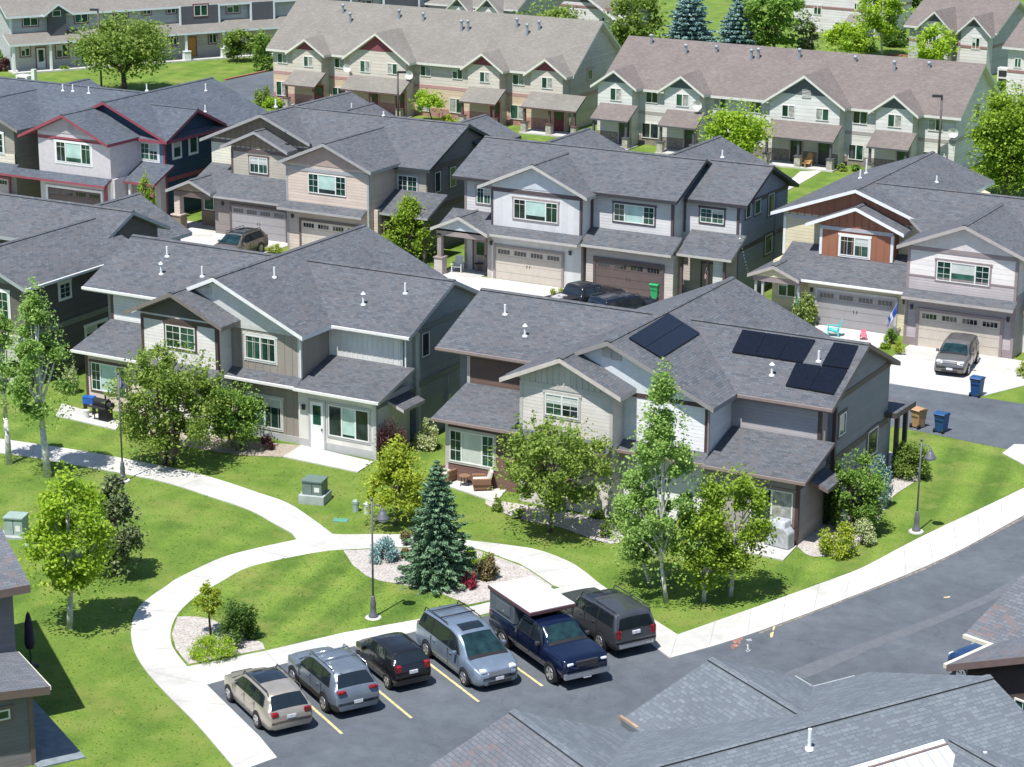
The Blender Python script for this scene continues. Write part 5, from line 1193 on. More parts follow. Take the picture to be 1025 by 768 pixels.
def broadleaf(label, base, top_y, x0, x1, low, mat, bark=BARK, leaf=.12, dens=1.0, stems=1, clumps=26, shape='round', name='tree', trunk_r=None, group=None, cat='tree', gap=.8, z0=0.0):
    """low: fraction of the height where the crown begins"""
    P, H, W, off = frame_of(base, top_y, x0, x1, z0)
    root = plant(name, label, cat, P, group)
    r = W/2; cz = H*(1+low)/2; hz = H*(1-low)/2
    ctr = np.array([RIX[0]*off, RIX[1]*off, cz])
    cl = []; 
    while len(cl) < clumps:
        d = ball(1)[0]; k = rng.uniform(.25, 1)**.5
        p = d*k
        if shape == 'oval': p[:2] *= (1-.30*max(0, p[2])-.15*max(0, -p[2]))
        elif shape == 'wild': p *= rng.uniform(.8, 1.14)
        elif shape == 'cone': p[:2] *= max(.12, .62-.55*p[2])*1.15
        elif shape == 'vase': p[:2] *= (.75+.35*p[2])
        cl.append(p)
    cl = np.array(cl)
    cr = (.36 if shape != 'cone' else .30)*r*gap
    rr = np.array([max(.1, r-cr*.8), max(.1, r-cr*.8), max(.1, hz-cr*.6)])
    cc = ctr+cl*rr
    crs = cr*rng.uniform(.65, 1.25, clumps)
    area = 4*PI*((r*r+r*hz*2)/3)
    n = int(min(34000, dens*2.2*area/(leaf*leaf*.62*2)*1.0))
    n = max(300, n)
    k = rng.integers(0, clumps, n)
    off3 = ball(n)*(rng.uniform(0, 1, n)**.42)[:, None]
    cen = cc[k]+off3*crs[k][:, None]*np.array([1.0, 1.0, .82])
    # twigs that break the outline
    nt_ = int(n*.10); d = ball(nt_); cen[:nt_] = ctr+d*np.array([r, r, hz])*rng.uniform(.8, 1.1, nt_)[:, None]*(1 if shape in ('round', 'vase', 'wild') else np.clip(.85-.5*d[:, 2:3], .2, 1.2)*np.array([1, 1, 0])+np.array([0, 0, 1]))
    if shape == 'wild':      # upright shoots that stick out of the crown
        for _ in range(26):
            d0 = ball(1)[0]; d0[2] = abs(d0[2]); st = ctr+d0*np.array([r, r, hz])*.86; L0 = rng.uniform(.35, .8); q = rng.uniform(0, 1, 26)
            cen = np.concatenate([cen, st+(d0*.5+np.array([0, 0, .7]))*L0*q[:, None]+rng.normal(size=(26, 3))*.035])
    cen[:, 2] = np.maximum(cen[:, 2], .05)
    cards('crown', cen, leaf*.84, mat, root, up=.55)
    tr = MB(); tr_r = trunk_r or max(.035, .016*H+.01)
    tops = []
    for i in range(stems):
        a = 2*PI*i/stems+1; q = .14*(stems > 1)
        b0 = (q*math.cos(a), q*math.sin(a), -.05); t0 = (ctr[0]*.7+q*3*math.cos(a)*(stems > 1), ctr[1]*.7+q*3*math.sin(a)*(stems > 1), max(low*H, .15*H))
        t1 = (ctr[0]+q*4*math.cos(a), ctr[1]+q*4*math.sin(a), H*.82)
        tr.tube(b0, t0, tr_r*1.15, tr_r*.85, 8); tr.tube(t0, t1, tr_r*.85, tr_r*.2, 7); tops.append((t0, t1))
    for i in range(0, clumps, 2):
        t0, t1 = tops[i % stems]; f = R.uniform(0, .6); p0 = Vector(t0).lerp(Vector(t1), f); limb_tubes(tr, p0, [cc[i]], tr_r*.5)
    tr.build('trunk', [bark], root, smooth=True, uv=False)
    return root

def conifer(label, base, top_y, x0, x1, mat, layers=22, leaf=.10, low=.03, name='spruce_tree', droop=.25, dens=1.0, z0=0.0):
    P, H, W, off = frame_of(base, top_y, x0, x1, z0)
    root = plant(name, label, 'tree', P); r = W/2
    cen = []; dirs = []; lb = MB()
    for i in range(layers):
        f = i/(layers-1); z = H*(low+(1-low)*f*.97); rz = r*(1-f)**.72+.10
        nb = max(5, int(12*(1-f)+5)); a0 = rng.uniform(0, 6.28)
        for j in range(nb):
            a = a0+2*PI*j/nb+rng.uniform(-.2, .2); ln = rz*rng.uniform(.72, 1.08)
            d = np.array([math.cos(a), math.sin(a), -droop*(1-f)+.12*f])
            n = int(dens*max(10, 85*ln)); t = rng.uniform(.12, 1, n)**.75
            side = np.array([-math.sin(a), math.cos(a), 0])
            wd = .20*ln*(1.15-t)+.05
            p = np.array([0, 0, z])+d*ln*t[:, None]+side*(rng.uniform(-1, 1, n)*wd)[:, None]+np.array([0, 0, 1])*((rng.uniform(-.05, .04, n)+t*t*.10*ln)[:, None])
            cen.append(p); dirs.append(d+side*(rng.uniform(-.7, .7, n))[:, None]+np.array([0, 0, .15]))
            lb.tube((0, 0, z), tuple(np.array([0, 0, z])+d*ln*.8), .02, .006, 4, 0, False)
    cen = np.concatenate(cen); dirs = np.concatenate(dirs); cen[:, 2] = np.maximum(cen[:, 2], .03)
    cards('foliage', cen, leaf, mat, root, up=.5, aspect=.30, dirs=dirs, spread=.25)
    lb.tube((0, 0, -.05), (0, 0, H*.97), .018*H+.03, .01, 8); lb.build('trunk', [BARK_D], root, smooth=True, uv=False)
    return root

def shrub(label, base, top_y, x0, x1, mat, leaf=.06, dens=1.0, spiky=0.0, name='shrub', mat2=None, group=None, z0=0.0, clumps=16, cat='shrub'):
    P, H, W, off = frame_of(base, top_y, x0, x1, z0)
    # the base pixel marks the front foot of the plant: its centre lies half a width further back
    h = np.array([FW[0], FW[1], 0]); h /= np.linalg.norm(h); P = (P[0]+h[0]*W*.32+RIX[0]*off, P[1]+h[1]*W*.32+RIX[1]*off, z0); H = max(.25, H-.22*W*.32*1.0)
    root = plant(name, label, cat, P, group); r = W/2
    d = ball(clumps); d[:, 2] = np.abs(d[:, 2]); cc = d*(rng.uniform(.4, 1, clumps)**.5)[:, None]*np.array([r*.74, r*.74, H*.74])+np.array([0, 0, H*.12])
    area = 2*PI*r*max(r, H); n = int(max(250, min(9000, dens*1.5*area/(leaf*leaf*1.2))))
    k = rng.integers(0, clumps, n); o3 = ball(n)*(rng.uniform(0, 1, n)**.45)[:, None]
    cen = cc[k]+o3*np.array([r*.34, r*.34, H*.28])*rng.uniform(.7, 1.15, (n, 1)); cen[:, 2] = np.maximum(cen[:, 2], .02)
    if spiky:
        dirs = cen*np.array([1, 1, 1.0])+np.array([0, 0, .3*H]); dirs /= np.linalg.norm(dirs, axis=1)[:, None]+1e-6
        cards('foliage', cen, leaf, mat, root, aspect=.3, dirs=dirs, spread=.3)
    else: cards('foliage', cen, leaf*.9, mat, root, up=.4)
    if mat2:
        k = rng.integers(0, n, n//5); cards('blossom', cen[k]*1.06+np.array([0, 0, .03]), leaf*.9, mat2, root)
    m = MB()
    for i in range(5):
        a = 2*PI*i/5; m.tube((.05*math.cos(a), .05*math.sin(a), -.03), (r*.4*math.cos(a), r*.4*math.sin(a), H*.6), .022, .008, 5, 0, False)
    m.build('stems', [BARK_D], root, uv=False)
    return root

# by the path on the left
broadleaf('slim pale aspen cut by the left edge, its trunk beside the path', (9.6, 464.6), 306, -18, 34, .30, LM['aspen'], BARK_W, .08, 1.0, shape='oval', clumps=24, name='aspen_tree', gap=.75)
broadleaf('taller aspen with leaning pale trunk at the path, nearest the grill', (48, 477.5), 283, 6, 82, .26, LM['aspen'], BARK_W, .08, 1.15, shape='cone', clumps=34, name='aspen_tree', gap=.8)
broadleaf('wide olive crabapple with many stems in front of the taupe duplex', (168, 465), 345, 112, 230, .04, LM['crab'], BARK, .09, .85, stems=4, clumps=64, name='crabapple_tree', gap=.55, shape='wild')
broadleaf('round green ornamental tree between the crabapple and the white patio door', (237, 450), 384, 204, 268, .05, LM['green'], BARK, .075, 1.3, stems=3, clumps=30, name='ornamental_tree')
broadleaf('yellow-green young maple standing alone on the lower left lawn', (69.8, 629), 466, 24, 122, .20, LM['lime'], BARK_W, .095, 1.2, shape='oval', clumps=46, name='maple_tree', gap=.72)
broadleaf('dark olive bushy pine standing behind the yellow-green maple', (114, 577), 474, 84, 150, .03, LM['pine'], BARK_D, .095, 1.1, clumps=34, name='pine_tree', shape='oval', gap=.75)
broadleaf('golden-green tree left of the spruce, in front of the burgundy shrub', (395, 526), 438, 358, 438, .12, LM['gold'], BARK, .085, 1.25, clumps=40, name='ornamental_tree', gap=.72, shape='cone')
conifer('bluish green spruce in the gravel bed behind the minivan', (438, 584), 459, 397, 480, LM['spruce'], 26, .085, .0, 'spruce_tree', .22, 1.35)
broadleaf('olive crabapple with wide crown and short trunk on the lawn right of the spruce', (550, 533), 420, 490, 616, .13, LM['crab'], BARK, .09, .80, clumps=66, name='crabapple_tree', gap=.52, shape='wild')
broadleaf('tallest aspen, white-trunked, before the solar panel duplex', (667.4, 603), 366, 612, 706, .10, LM['aspen'], BARK_W, .08, .78, shape='cone', clumps=44, name='aspen_tree', trunk_r=.085, gap=.72)
broadleaf('shorter white-trunked aspen just left of the tallest one', (651, 586), 446, 606, 676, .10, LM['aspen'], BARK_W, .075, .9, shape='oval', clumps=34, name='aspen_tree', trunk_r=.075, gap=.72)
broadleaf('bright green tree with low dense crown right of the aspens', (704.5, 602), 478, 666, 744, .10, LM['bright'], BARK_W, .085, 1.1, clumps=40, name='ornamental_tree', gap=.75, shape='oval')
broadleaf('bright green tree partly behind its twin, nearest the covered grill', (731, 597), 468, 692, 774, .12, LM['bright'], BARK_W, .085, 1.0, clumps=36, name='ornamental_tree', gap=.75)
broadleaf('tiny golden sapling in the left gravel bed', (211, 636), 582, 193, 226, .36, LM['gold'], BARK_D, .055, 1.2, clumps=16, name='sapling', shape='oval', z0=.07)
# beds
shrub('dark green arching shrub beside the golden sapling', (238, 648), 603, 213, 263, LM['dark'], .06, 1.0, z0=.07)
shrub('low yellow-green spreading juniper at the kerb of the left gravel bed', (209, 664), 638, 181, 237, LM['lime'], .06, 1.1, .6, 'juniper', z0=.07, clumps=22)
shrub('pale blue globe spruce on the gravel behind the front lamp', (384, 565), 540, 364, 403, LM['blue'], .075, 1.6, 1.0, 'globe_spruce', z0=.07)
shrub('small brown twiggy shrub between the globe spruce and the tall spruce', (406, 547), 531, 398, 416, LM['brown'], .05, .8, z0=.07, clumps=9)
shrub('second small brown shrub at the foot of the tall spruce', (407, 560), 547, 399, 414, LM['brown'], .05, .8, z0=.07, clumps=9)
shrub('crimson barberry right of the tall spruce', (468, 591), 568, 459, 478, LM['red'], .05, 1.2, .5, 'barberry', z0=.07, clumps=12)
shrub('brown-olive mound behind the crimson barberry', (487, 582), 556, 473, 503, LM['brown'], .055, 1.1, z0=.07, clumps=14)
shrub('yellow-green low shrub hidden at the right foot of the spruce', (474, 571), 549, 458, 492, LM['lime'], .055, 1.0, z0=.07, clumps=12)
shrub('burgundy smoke bush at the corner of the white sunroom', (392, 466), 419, 372, 416, LM['wine'], .065, 1.0, .4, 'smoke_bush')
shrub('pale variegated dogwood between the two duplexes', (428, 452), 422, 412, 442, LM['pale'], .06, 1.2, 0, 'dogwood')
shrub('pale variegated dogwood at the left corner beyond the grill', (69, 396), 366, 58, 81, LM['pale'], .06, 1.1, 0, 'dogwood')
shrub('dark shrub at the feet of the round ornamental tree', (266, 452), 436, 256, 275, LM['wine'], .05, .9, clumps=9)
broadleaf('leafy green lilac against the end wall of the solar panel duplex', (858, 534), 452, 832, 886, .0, LM['green'], BARK, .075, 1.5, stems=4, clumps=34, name='lilac', cat='shrub')
shrub('dark juniper in the shade between end wall and lilac', (833, 530), 452, 820, 850, LM['dark'], .06, 1.2, .6, 'juniper')
shrub('silvery blue juniper behind the lilac', (884, 511), 459, 864, 896, LM['blue'], .07, 1.5, .8, 'juniper')
shrub('big olive ninebark beside the lawn, behind the right lamp', (913, 483), 440, 890, 938, LM['olive'], .065, 1.4, 0, 'ninebark', clumps=24)
shrub('yellow variegated dogwood nearest the covered grill', (838, 560), 521, 817, 862, LM['gold'], .065, .9, 0, 'dogwood')
shrub('small pale shrub between the yellow dogwood and the lilac', (868, 549), 519, 851, 880, LM['pale'], .05, .6)
for i, (x, y, t) in enumerate(((498, 513, 499), (520, 521, 508), (598, 522, 507), (607, 540, 522))):
    shrub(['low grey-green plant left end of the bed under the crabapple', 'low grey-green plant second in the bed under the crabapple', 'low grey-green plant by the white wall behind the crabapple', 'low grey-green plant right end of the bed under the crabapple'][i],
          (x, y), t, x-9, x+9, LM['olive'], .045, .8, clumps=8, name='bedding_plant', cat='plant')
# between the rows
broadleaf('fresh green pyramidal tree between the rosy gable and the violet-white gable', (408, 262), 194, 379, 440, .03, LM['bright'], BARK, .10, 1.3, shape='cone', clumps=36, name='ornamental_tree')
broadleaf('small green tree in front of the barn red trimmed entry', (148, 237), 172, 137, 159, .25, LM['bright'], BARK, .085, 1.3, clumps=16, name='ornamental_tree', shape='oval')
shrub('flowering hydrangea beside the straw yellow entry', (806, 328), 291, 790, 822, LM['olive'], .075, 1.2, 0, 'hydrangea', LM['pale'])
shrub('green potted plant at the end of the strip between the driveways', (893, 346), 327, 885, 900, LM['green'], .06, 1.0, clumps=9, name='potted_plant', cat='plant')
shrub('small leafy plant left of the potted plant', (887, 350), 336, 880, 894, LM['bright'], .06, 1.0, clumps=8, name='potted_plant', cat='plant')
shrub('straw coloured grass clump on the strip between the driveways', (900, 356), 341, 893, 910, LM['gold'], .06, .8, 1.0, clumps=8, name='ornamental_grass', cat='plant')
shrub('dry grass clump beside the black pickup truck', (558, 300), 287, 549, 568, LM['gold'], .07, .9, 1.0, clumps=9, name='ornamental_grass', cat='plant')
shrub('yellow-leaved shrub cut by the right edge next to the driveway', (1027, 380), 362, 1016, 1038, LM['gold'], .07, 1.0, .5)
shrub('dry grass clump behind the parked silver wagon', (272, 256), 243, 262, 284, LM['gold'], .07, .8, 1.0, clumps=9, name='ornamental_grass', cat='plant')
# in front of the terraces
broadleaf('bright yellow-green maple in front of the ivory terrace', (735, 172), 102, 698, 771, .18, LM['lime'], BARK, .15, 1.15, clumps=38, name='maple_tree', gap=.78)
broadleaf('large bright green maple at the right edge beside the ivory terrace', (1003, 198), 84, 966, 1052, .04, LM['bright'], BARK, .15, 2.0, clumps=60, name='maple_tree')
broadleaf('thin yellow-green tree in front of the tan terrace, right of the wide porch', (433, 122), 90, 411, 447, .30, LM['lime'], BARK_D, .13, .8, clumps=16, name='maple_tree')
shrub('golden shrub below the thin yellow-green tree', (446, 124), 114, 436, 457, LM['gold'], .10, 1.0, clumps=10)
shrub('olive shrub at the left end of the tan terrace', (263, 107), 85, 251, 273, LM['olive'], .11, 1.1)
shrub('lime shrub beside the olive one at the left end of the tan terrace', (272, 110), 95, 259, 287, LM['lime'], .11, 1.1)
shrub('first small shrub right of the wide porch of the ivory terrace', (841, 172), 163, 834, 851, LM['olive'], .08, 1.0, clumps=9)
shrub('second small shrub right of the wide porch of the ivory terrace', (857, 172), 164, 849, 866, LM['green'], .08, 1.0, clumps=9)
shrub('green tree-like shrub behind the left end of the tan terrace', (260, 72), 28, 249, 274, LM['green'], .14, 1.2, clumps=18)
shrub('low sunny shrub at the right end of the ivory terrace', (973, 178), 168, 965, 981, LM['gold'], .08, 1.0, clumps=8)
# around and beyond the far terrace
broadleaf('broad olive tree on the far lawn in front of the far terrace', (125, 93.5), 14, 70, 178, .22, LM['olive'], BARK_D, .18, 1.15, clumps=60, name='ash_tree', gap=.75, trunk_r=.26)
broadleaf('rounded tree at the right end of the far lawn, left of two', (238, 62), 28, 219, 256, .08, LM['olive'], BARK_D, .18, 1.1, clumps=20, name='ash_tree')
broadleaf('rounded tree at the right end of the far lawn, right of two', (257, 62), 30, 246, 276, .08, LM['olive'], BARK_D, .18, 1.0, clumps=18, name='ash_tree')
shrub('reddish shrub at the corner of the far terrace', (6, 72), 56, -4, 15, LM['wine'], .12, 1.0)
shrub('green shrub behind the reddish one at the far corner', (2, 68), 48, -8, 11, LM['green'], .12, 1.0)
shrub('clipped green shrub in front of the far terrace porch', (63, 71), 63, 58, 69, LM['bright'], .10, 1.0, clumps=8)
FT = 'trees along the far street'
broadleaf('willowy yellow tree at the top edge above the tan terrace', (550, 62), 2, 508, 590, .1, LM['olive'], BARK, .22, .9, clumps=30, name='willow_tree', gap=.8)
broadleaf('leafy olive tree between the grey gable and the blue spruce', (628, 66), -18, 604, 668, .1, LM['olive'], BARK, .22, 1.0, clumps=34, name='ash_tree')
conifer('big blue spruce at the top edge', (689, 62), -22, 656, 722, LM['blue'], 20, .22, .02, 'spruce_tree', .2, .9)
conifer('paler blue spruce with brown patch right of the big one', (738, 60), -12, 712, 766, LM['blue'], 18, .20, .02, 'spruce_tree', .2, .8)
broadleaf('deep green tree right of the two spruces', (776, 62), -25, 742, 806, .05, LM['green'], BARK, .22, 1.2, clumps=34, name='ash_tree')
broadleaf('small greyish tree right of the deep green one', (806, 60), 14, 790, 822, .05, LM['pine'], BARK, .2, 1.0, clumps=16, name='ash_tree')
broadleaf('yellow-green tree with pale trunk at the top right', (883, 56), -14, 854, 908, .2, LM['lime'], BARK_W, .2, 1.1, clumps=34, name='maple_tree')
broadleaf('low spreading yellow tree left of the pale-trunked one', (846, 60), 22, 822, 874, .1, LM['lime'], BARK, .2, 1.0, clumps=22, name='maple_tree')
broadleaf('bushy yellow-green tree in front of the twin-gabled pink-roofed house', (933, 78), 24, 908, 958, .2, LM['lime'], BARK, .2, 1.1, clumps=26, name='maple_tree')
shrub('dark clipped hedge left of the pink-roofed house', (903, 48), 26, 880, 922, LM['dark'], .18, 1.3, name='hedge', clumps=20)
shrub('dark bush behind the pale-trunked tree', (862, 52), 36, 842, 884, LM['green'], .18, 1.1, clumps=16)
broadleaf('tall dark tree behind the top right houses', (925, 20), -50, 895, 962, .05, LM['dark'], BARK, .25, 1.1, clumps=30, name='ash_tree')
shrub('green bushes by the cooling units', (1012, 96), 80, 990, 1034, LM['green'], .14, 1.0, clumps=12)
# joints across the paths and tufts that roughen the lawns
def resample(P, n):
    P = [np.array(onZ(*p)[:2]) for p in P]; d = [0]
    for a, b_ in zip(P, P[1:]): d.append(d[-1]+float(np.linalg.norm(b_-a)))
    return [np.array([np.interp(t, d, [p[0] for p in P]), np.interp(t, d, [p[1] for p in P])]) for t in np.linspace(0, d[-1], n)], d[-1]
def joints(ea, eb, step=1.8, z=.0535, clip=(0, 1)):
    la = resample(ea, 2)[1]; n = max(2, int(la/step)); A, _ = resample(ea, n); B, _ = resample(eb, n); m = MB()
    for i, (a, b_) in enumerate(zip(A, B)):
        if not clip[0] <= i/(n-1) <= clip[1]: continue
        d = (b_-a)/np.linalg.norm(b_-a); w_ = np.array([-d[1], d[0]])*.012; a = a+d*.03; b_ = b_-d*.03
        m.poly([(a-w_).tolist()+[z], (b_-w_).tolist()+[z], (b_+w_).tolist()+[z], (a+w_).tolist()+[z]])
    tag(m.build('footpath_joints', [JOINT]), kind='structure')
JOINT = plain('joint_grey', (.33, .32, .30), .9)
joints([(0, 440), (78, 451.6), (156, 466), (208, 477.7), (260, 494.6), (289, 505), (315, 522)], [(0, 454), (39, 459.4), (125, 475), (166.6, 484), (208, 497), (250, 511.5), (276, 525.8)])
joints([(296.9, 541), (260, 549), (221, 559.6), (179.7, 579), (166.7, 587.5), (140.6, 607), (131.5, 628), (134, 651), (145.8, 672)], [(330, 552.5), (302, 557), (250, 568.8), (221.4, 583.6), (195.3, 599), (177, 617.5), (170.6, 635.7), (174.5, 651.3), (187.5, 668.3)])
joints([(404, 536.3), (440, 538), (466, 541.5), (510, 546.7), (539, 551.5), (568, 562.3), (601.6, 586.2)], [(404, 549), (440, 549), (474, 550), (510, 560), (524.7, 568), (540, 578), (554.7, 588)])
joints([(678.4, 636.2), (760, 607.5), (838, 579), (865.4, 568), (926.6, 536), (1025, 489.3)], [(670.6, 659.7), (760, 632.8), (838, 602), (865.4, 591), (926.6, 568), (1025, 516.7)])
joints([(265.6, 652.6), (343.7, 634.4), (416.7, 621.4), (487, 604.5), (530, 596)], [(278.6, 667), (354, 648), (416.7, 633), (470, 619), (540, 603.5)], 2.0)
joints([(145.8, 672), (166.7, 695.6), (198, 727), (233, 768)], [(207, 686.5), (222, 702), (242, 721), (270, 750)], 2.2)

def inside(P, poly):
    x, y = P[:, 0], P[:, 1]; r_ = np.zeros(len(P), bool); n = len(poly)
    for i in range(n):
        x1, y1 = poly[i][:2]; x2, y2 = poly[(i+1) % n][:2]
        c = ((y1 > y) != (y2 > y)) & (x < (x2-x1)*(y-y1)/((y2-y1) if abs(y2-y1) > 1e-9 else 1e-9)+x1); r_ ^= c
    return r_
rg = np.random.default_rng(5)
def tufts(name, N0, box, allow, deny, size, z, mat):
    P = np.stack([rg.uniform(box[0], box[1], N0), rg.uniform(box[2], box[3], N0)], 1)
    k = inside(P, G(allow)) if allow else np.ones(len(P), bool)
    for d in deny: k &= ~inside(P, d)
    P = P[k]; n = len(P); s_ = size*rg.uniform(.5, 1.5, n); a = rg.uniform(0, 6.28, n); ln = rg.normal(0, .5, (n, 2))
    v = np.empty((n, 3, 3)); w_ = np.stack([np.cos(a), np.sin(a)], 1)*(s_*.42)[:, None]
    v[:, 0, :2] = P-w_; v[:, 1, :2] = P+w_; v[:, 2, :2] = P+ln*s_[:, None]; v[:, :2, 2] = z; v[:, 2, 2] = z+s_*.4
    me = bpy.data.meshes.new(name); me.vertices.add(3*n); me.vertices.foreach_set('co', v.astype(np.float32).ravel()); me.loops.add(3*n); me.loops.foreach_set('vertex_index', np.arange(3*n, dtype=np.int32))
    me.polygons.add(n); me.polygons.foreach_set('loop_start', np.arange(0, 3*n, 3, dtype=np.int32)); me.materials.append(mat); me.update(calc_edges=True); me.validate()
    o = bpy.data.objects.new(name, me); C.objects.link(o); return tag(o, kind='stuff')
TUFT = leafmat('grass_blades', (.120, .200, .030), (.172, .264, .044), (.265, .33, .08), .55)
wpoly = G(walk); ipoly = G(isl); apoly = G([(196, 684.5), (592, 592), (672, 659), (760, 632), (926.6, 567), (1025, 515), (1120, 464), (1500, 420), (1800, 800), (1400, 1300), (300, 1300), (180, 800), (250, 765), (276, 757), (206, 687)])
HB = [[(-76, 86.5), (-55, 86.5), (-55, 105), (-76, 105)], [(-53.5, 85.5), (-33.5, 85.5), (-33.5, 104), (-53.5, 104)], [(-90, 88), (-78, 88), (-78, 105), (-90, 105)], G([(283, 459), (302, 446), (374, 463), (358, 474)]), [(-150, 105.5), (40, 105.5), (40, 113), (-150, 113)], G([(486, 498), (540, 506), (600, 518), (628, 535), (610, 546), (560, 529), (520, 521), (486, 506)])]
tufts('lawn_tufts', 42000, (-78, -26, 52, 106), None, [wpoly, apoly]+HB+[G([(798, 546), (822, 558), (850, 554), (884, 514), (926, 474), (886, 450)])], .075, 0, TUFT)
tufts('island_tufts', 14000, (-62, -38, 62, 84), isl, [G([(343.7, 551), (404, 549), (474, 550), (510, 563), (554, 589), (530, 595), (468.7, 608), (406, 588), (367, 579), (353, 567)]), G([(177, 618), (215, 622), (262, 644), (266, 653), (188, 668), (171, 636)])], .075, .062, TUFT)
# ------------------------------------------------------------------ vehicles
def paint(name, col, metal=.35, rough=.32):
    m, nt, b = _new(name); b.inputs['Base Color'].default_value = (*col, 1); b.inputs['Metallic'].default_value = metal
    tc = N(nt, 'ShaderNodeTexCoord'); nz = N(nt, 'ShaderNodeTexNoise', Scale=2.0, Detail=4.0); L(nt, tc.outputs['Object'], nz.inputs['Vector'])
    r = ramp(nt, nz.outputs['Fac'], [(.3, (rough*.8,)*3), (.75, (rough*1.5,)*3)]); L(nt, r.outputs['Color'], b.inputs['Roughness'])
    r2 = ramp(nt, nz.outputs['Fac'], [(.3, sc(col, .93)), (.7, sc(col, 1.04))]); L(nt, r2.outputs['Color'], b.inputs['Base Color'])
    b.inputs['Coat Weight'].default_value = .6; b.inputs['Coat Roughness'].default_value = .06
    return m
TAIL = plain('tail_light_red', (.24, .010, .016), .2, var=.5, scale=9, spec=.7)
HEADL = plain('head_light_lens', (.62, .64, .66), .12, var=.15, scale=9, spec=.8)
CHROME = plain('chrome', (.62, .63, .65), .2, .9, var=.05)
RIM = plain('alloy_rim', (.52, .53, .55), .3, .7, var=.1, scale=9)
PLATE = plain('number_plate', (.66, .67, .70), .4, var=.2, scale=14)
CLAD = plain('plastic_cladding', (.035, .036, .04), .6)

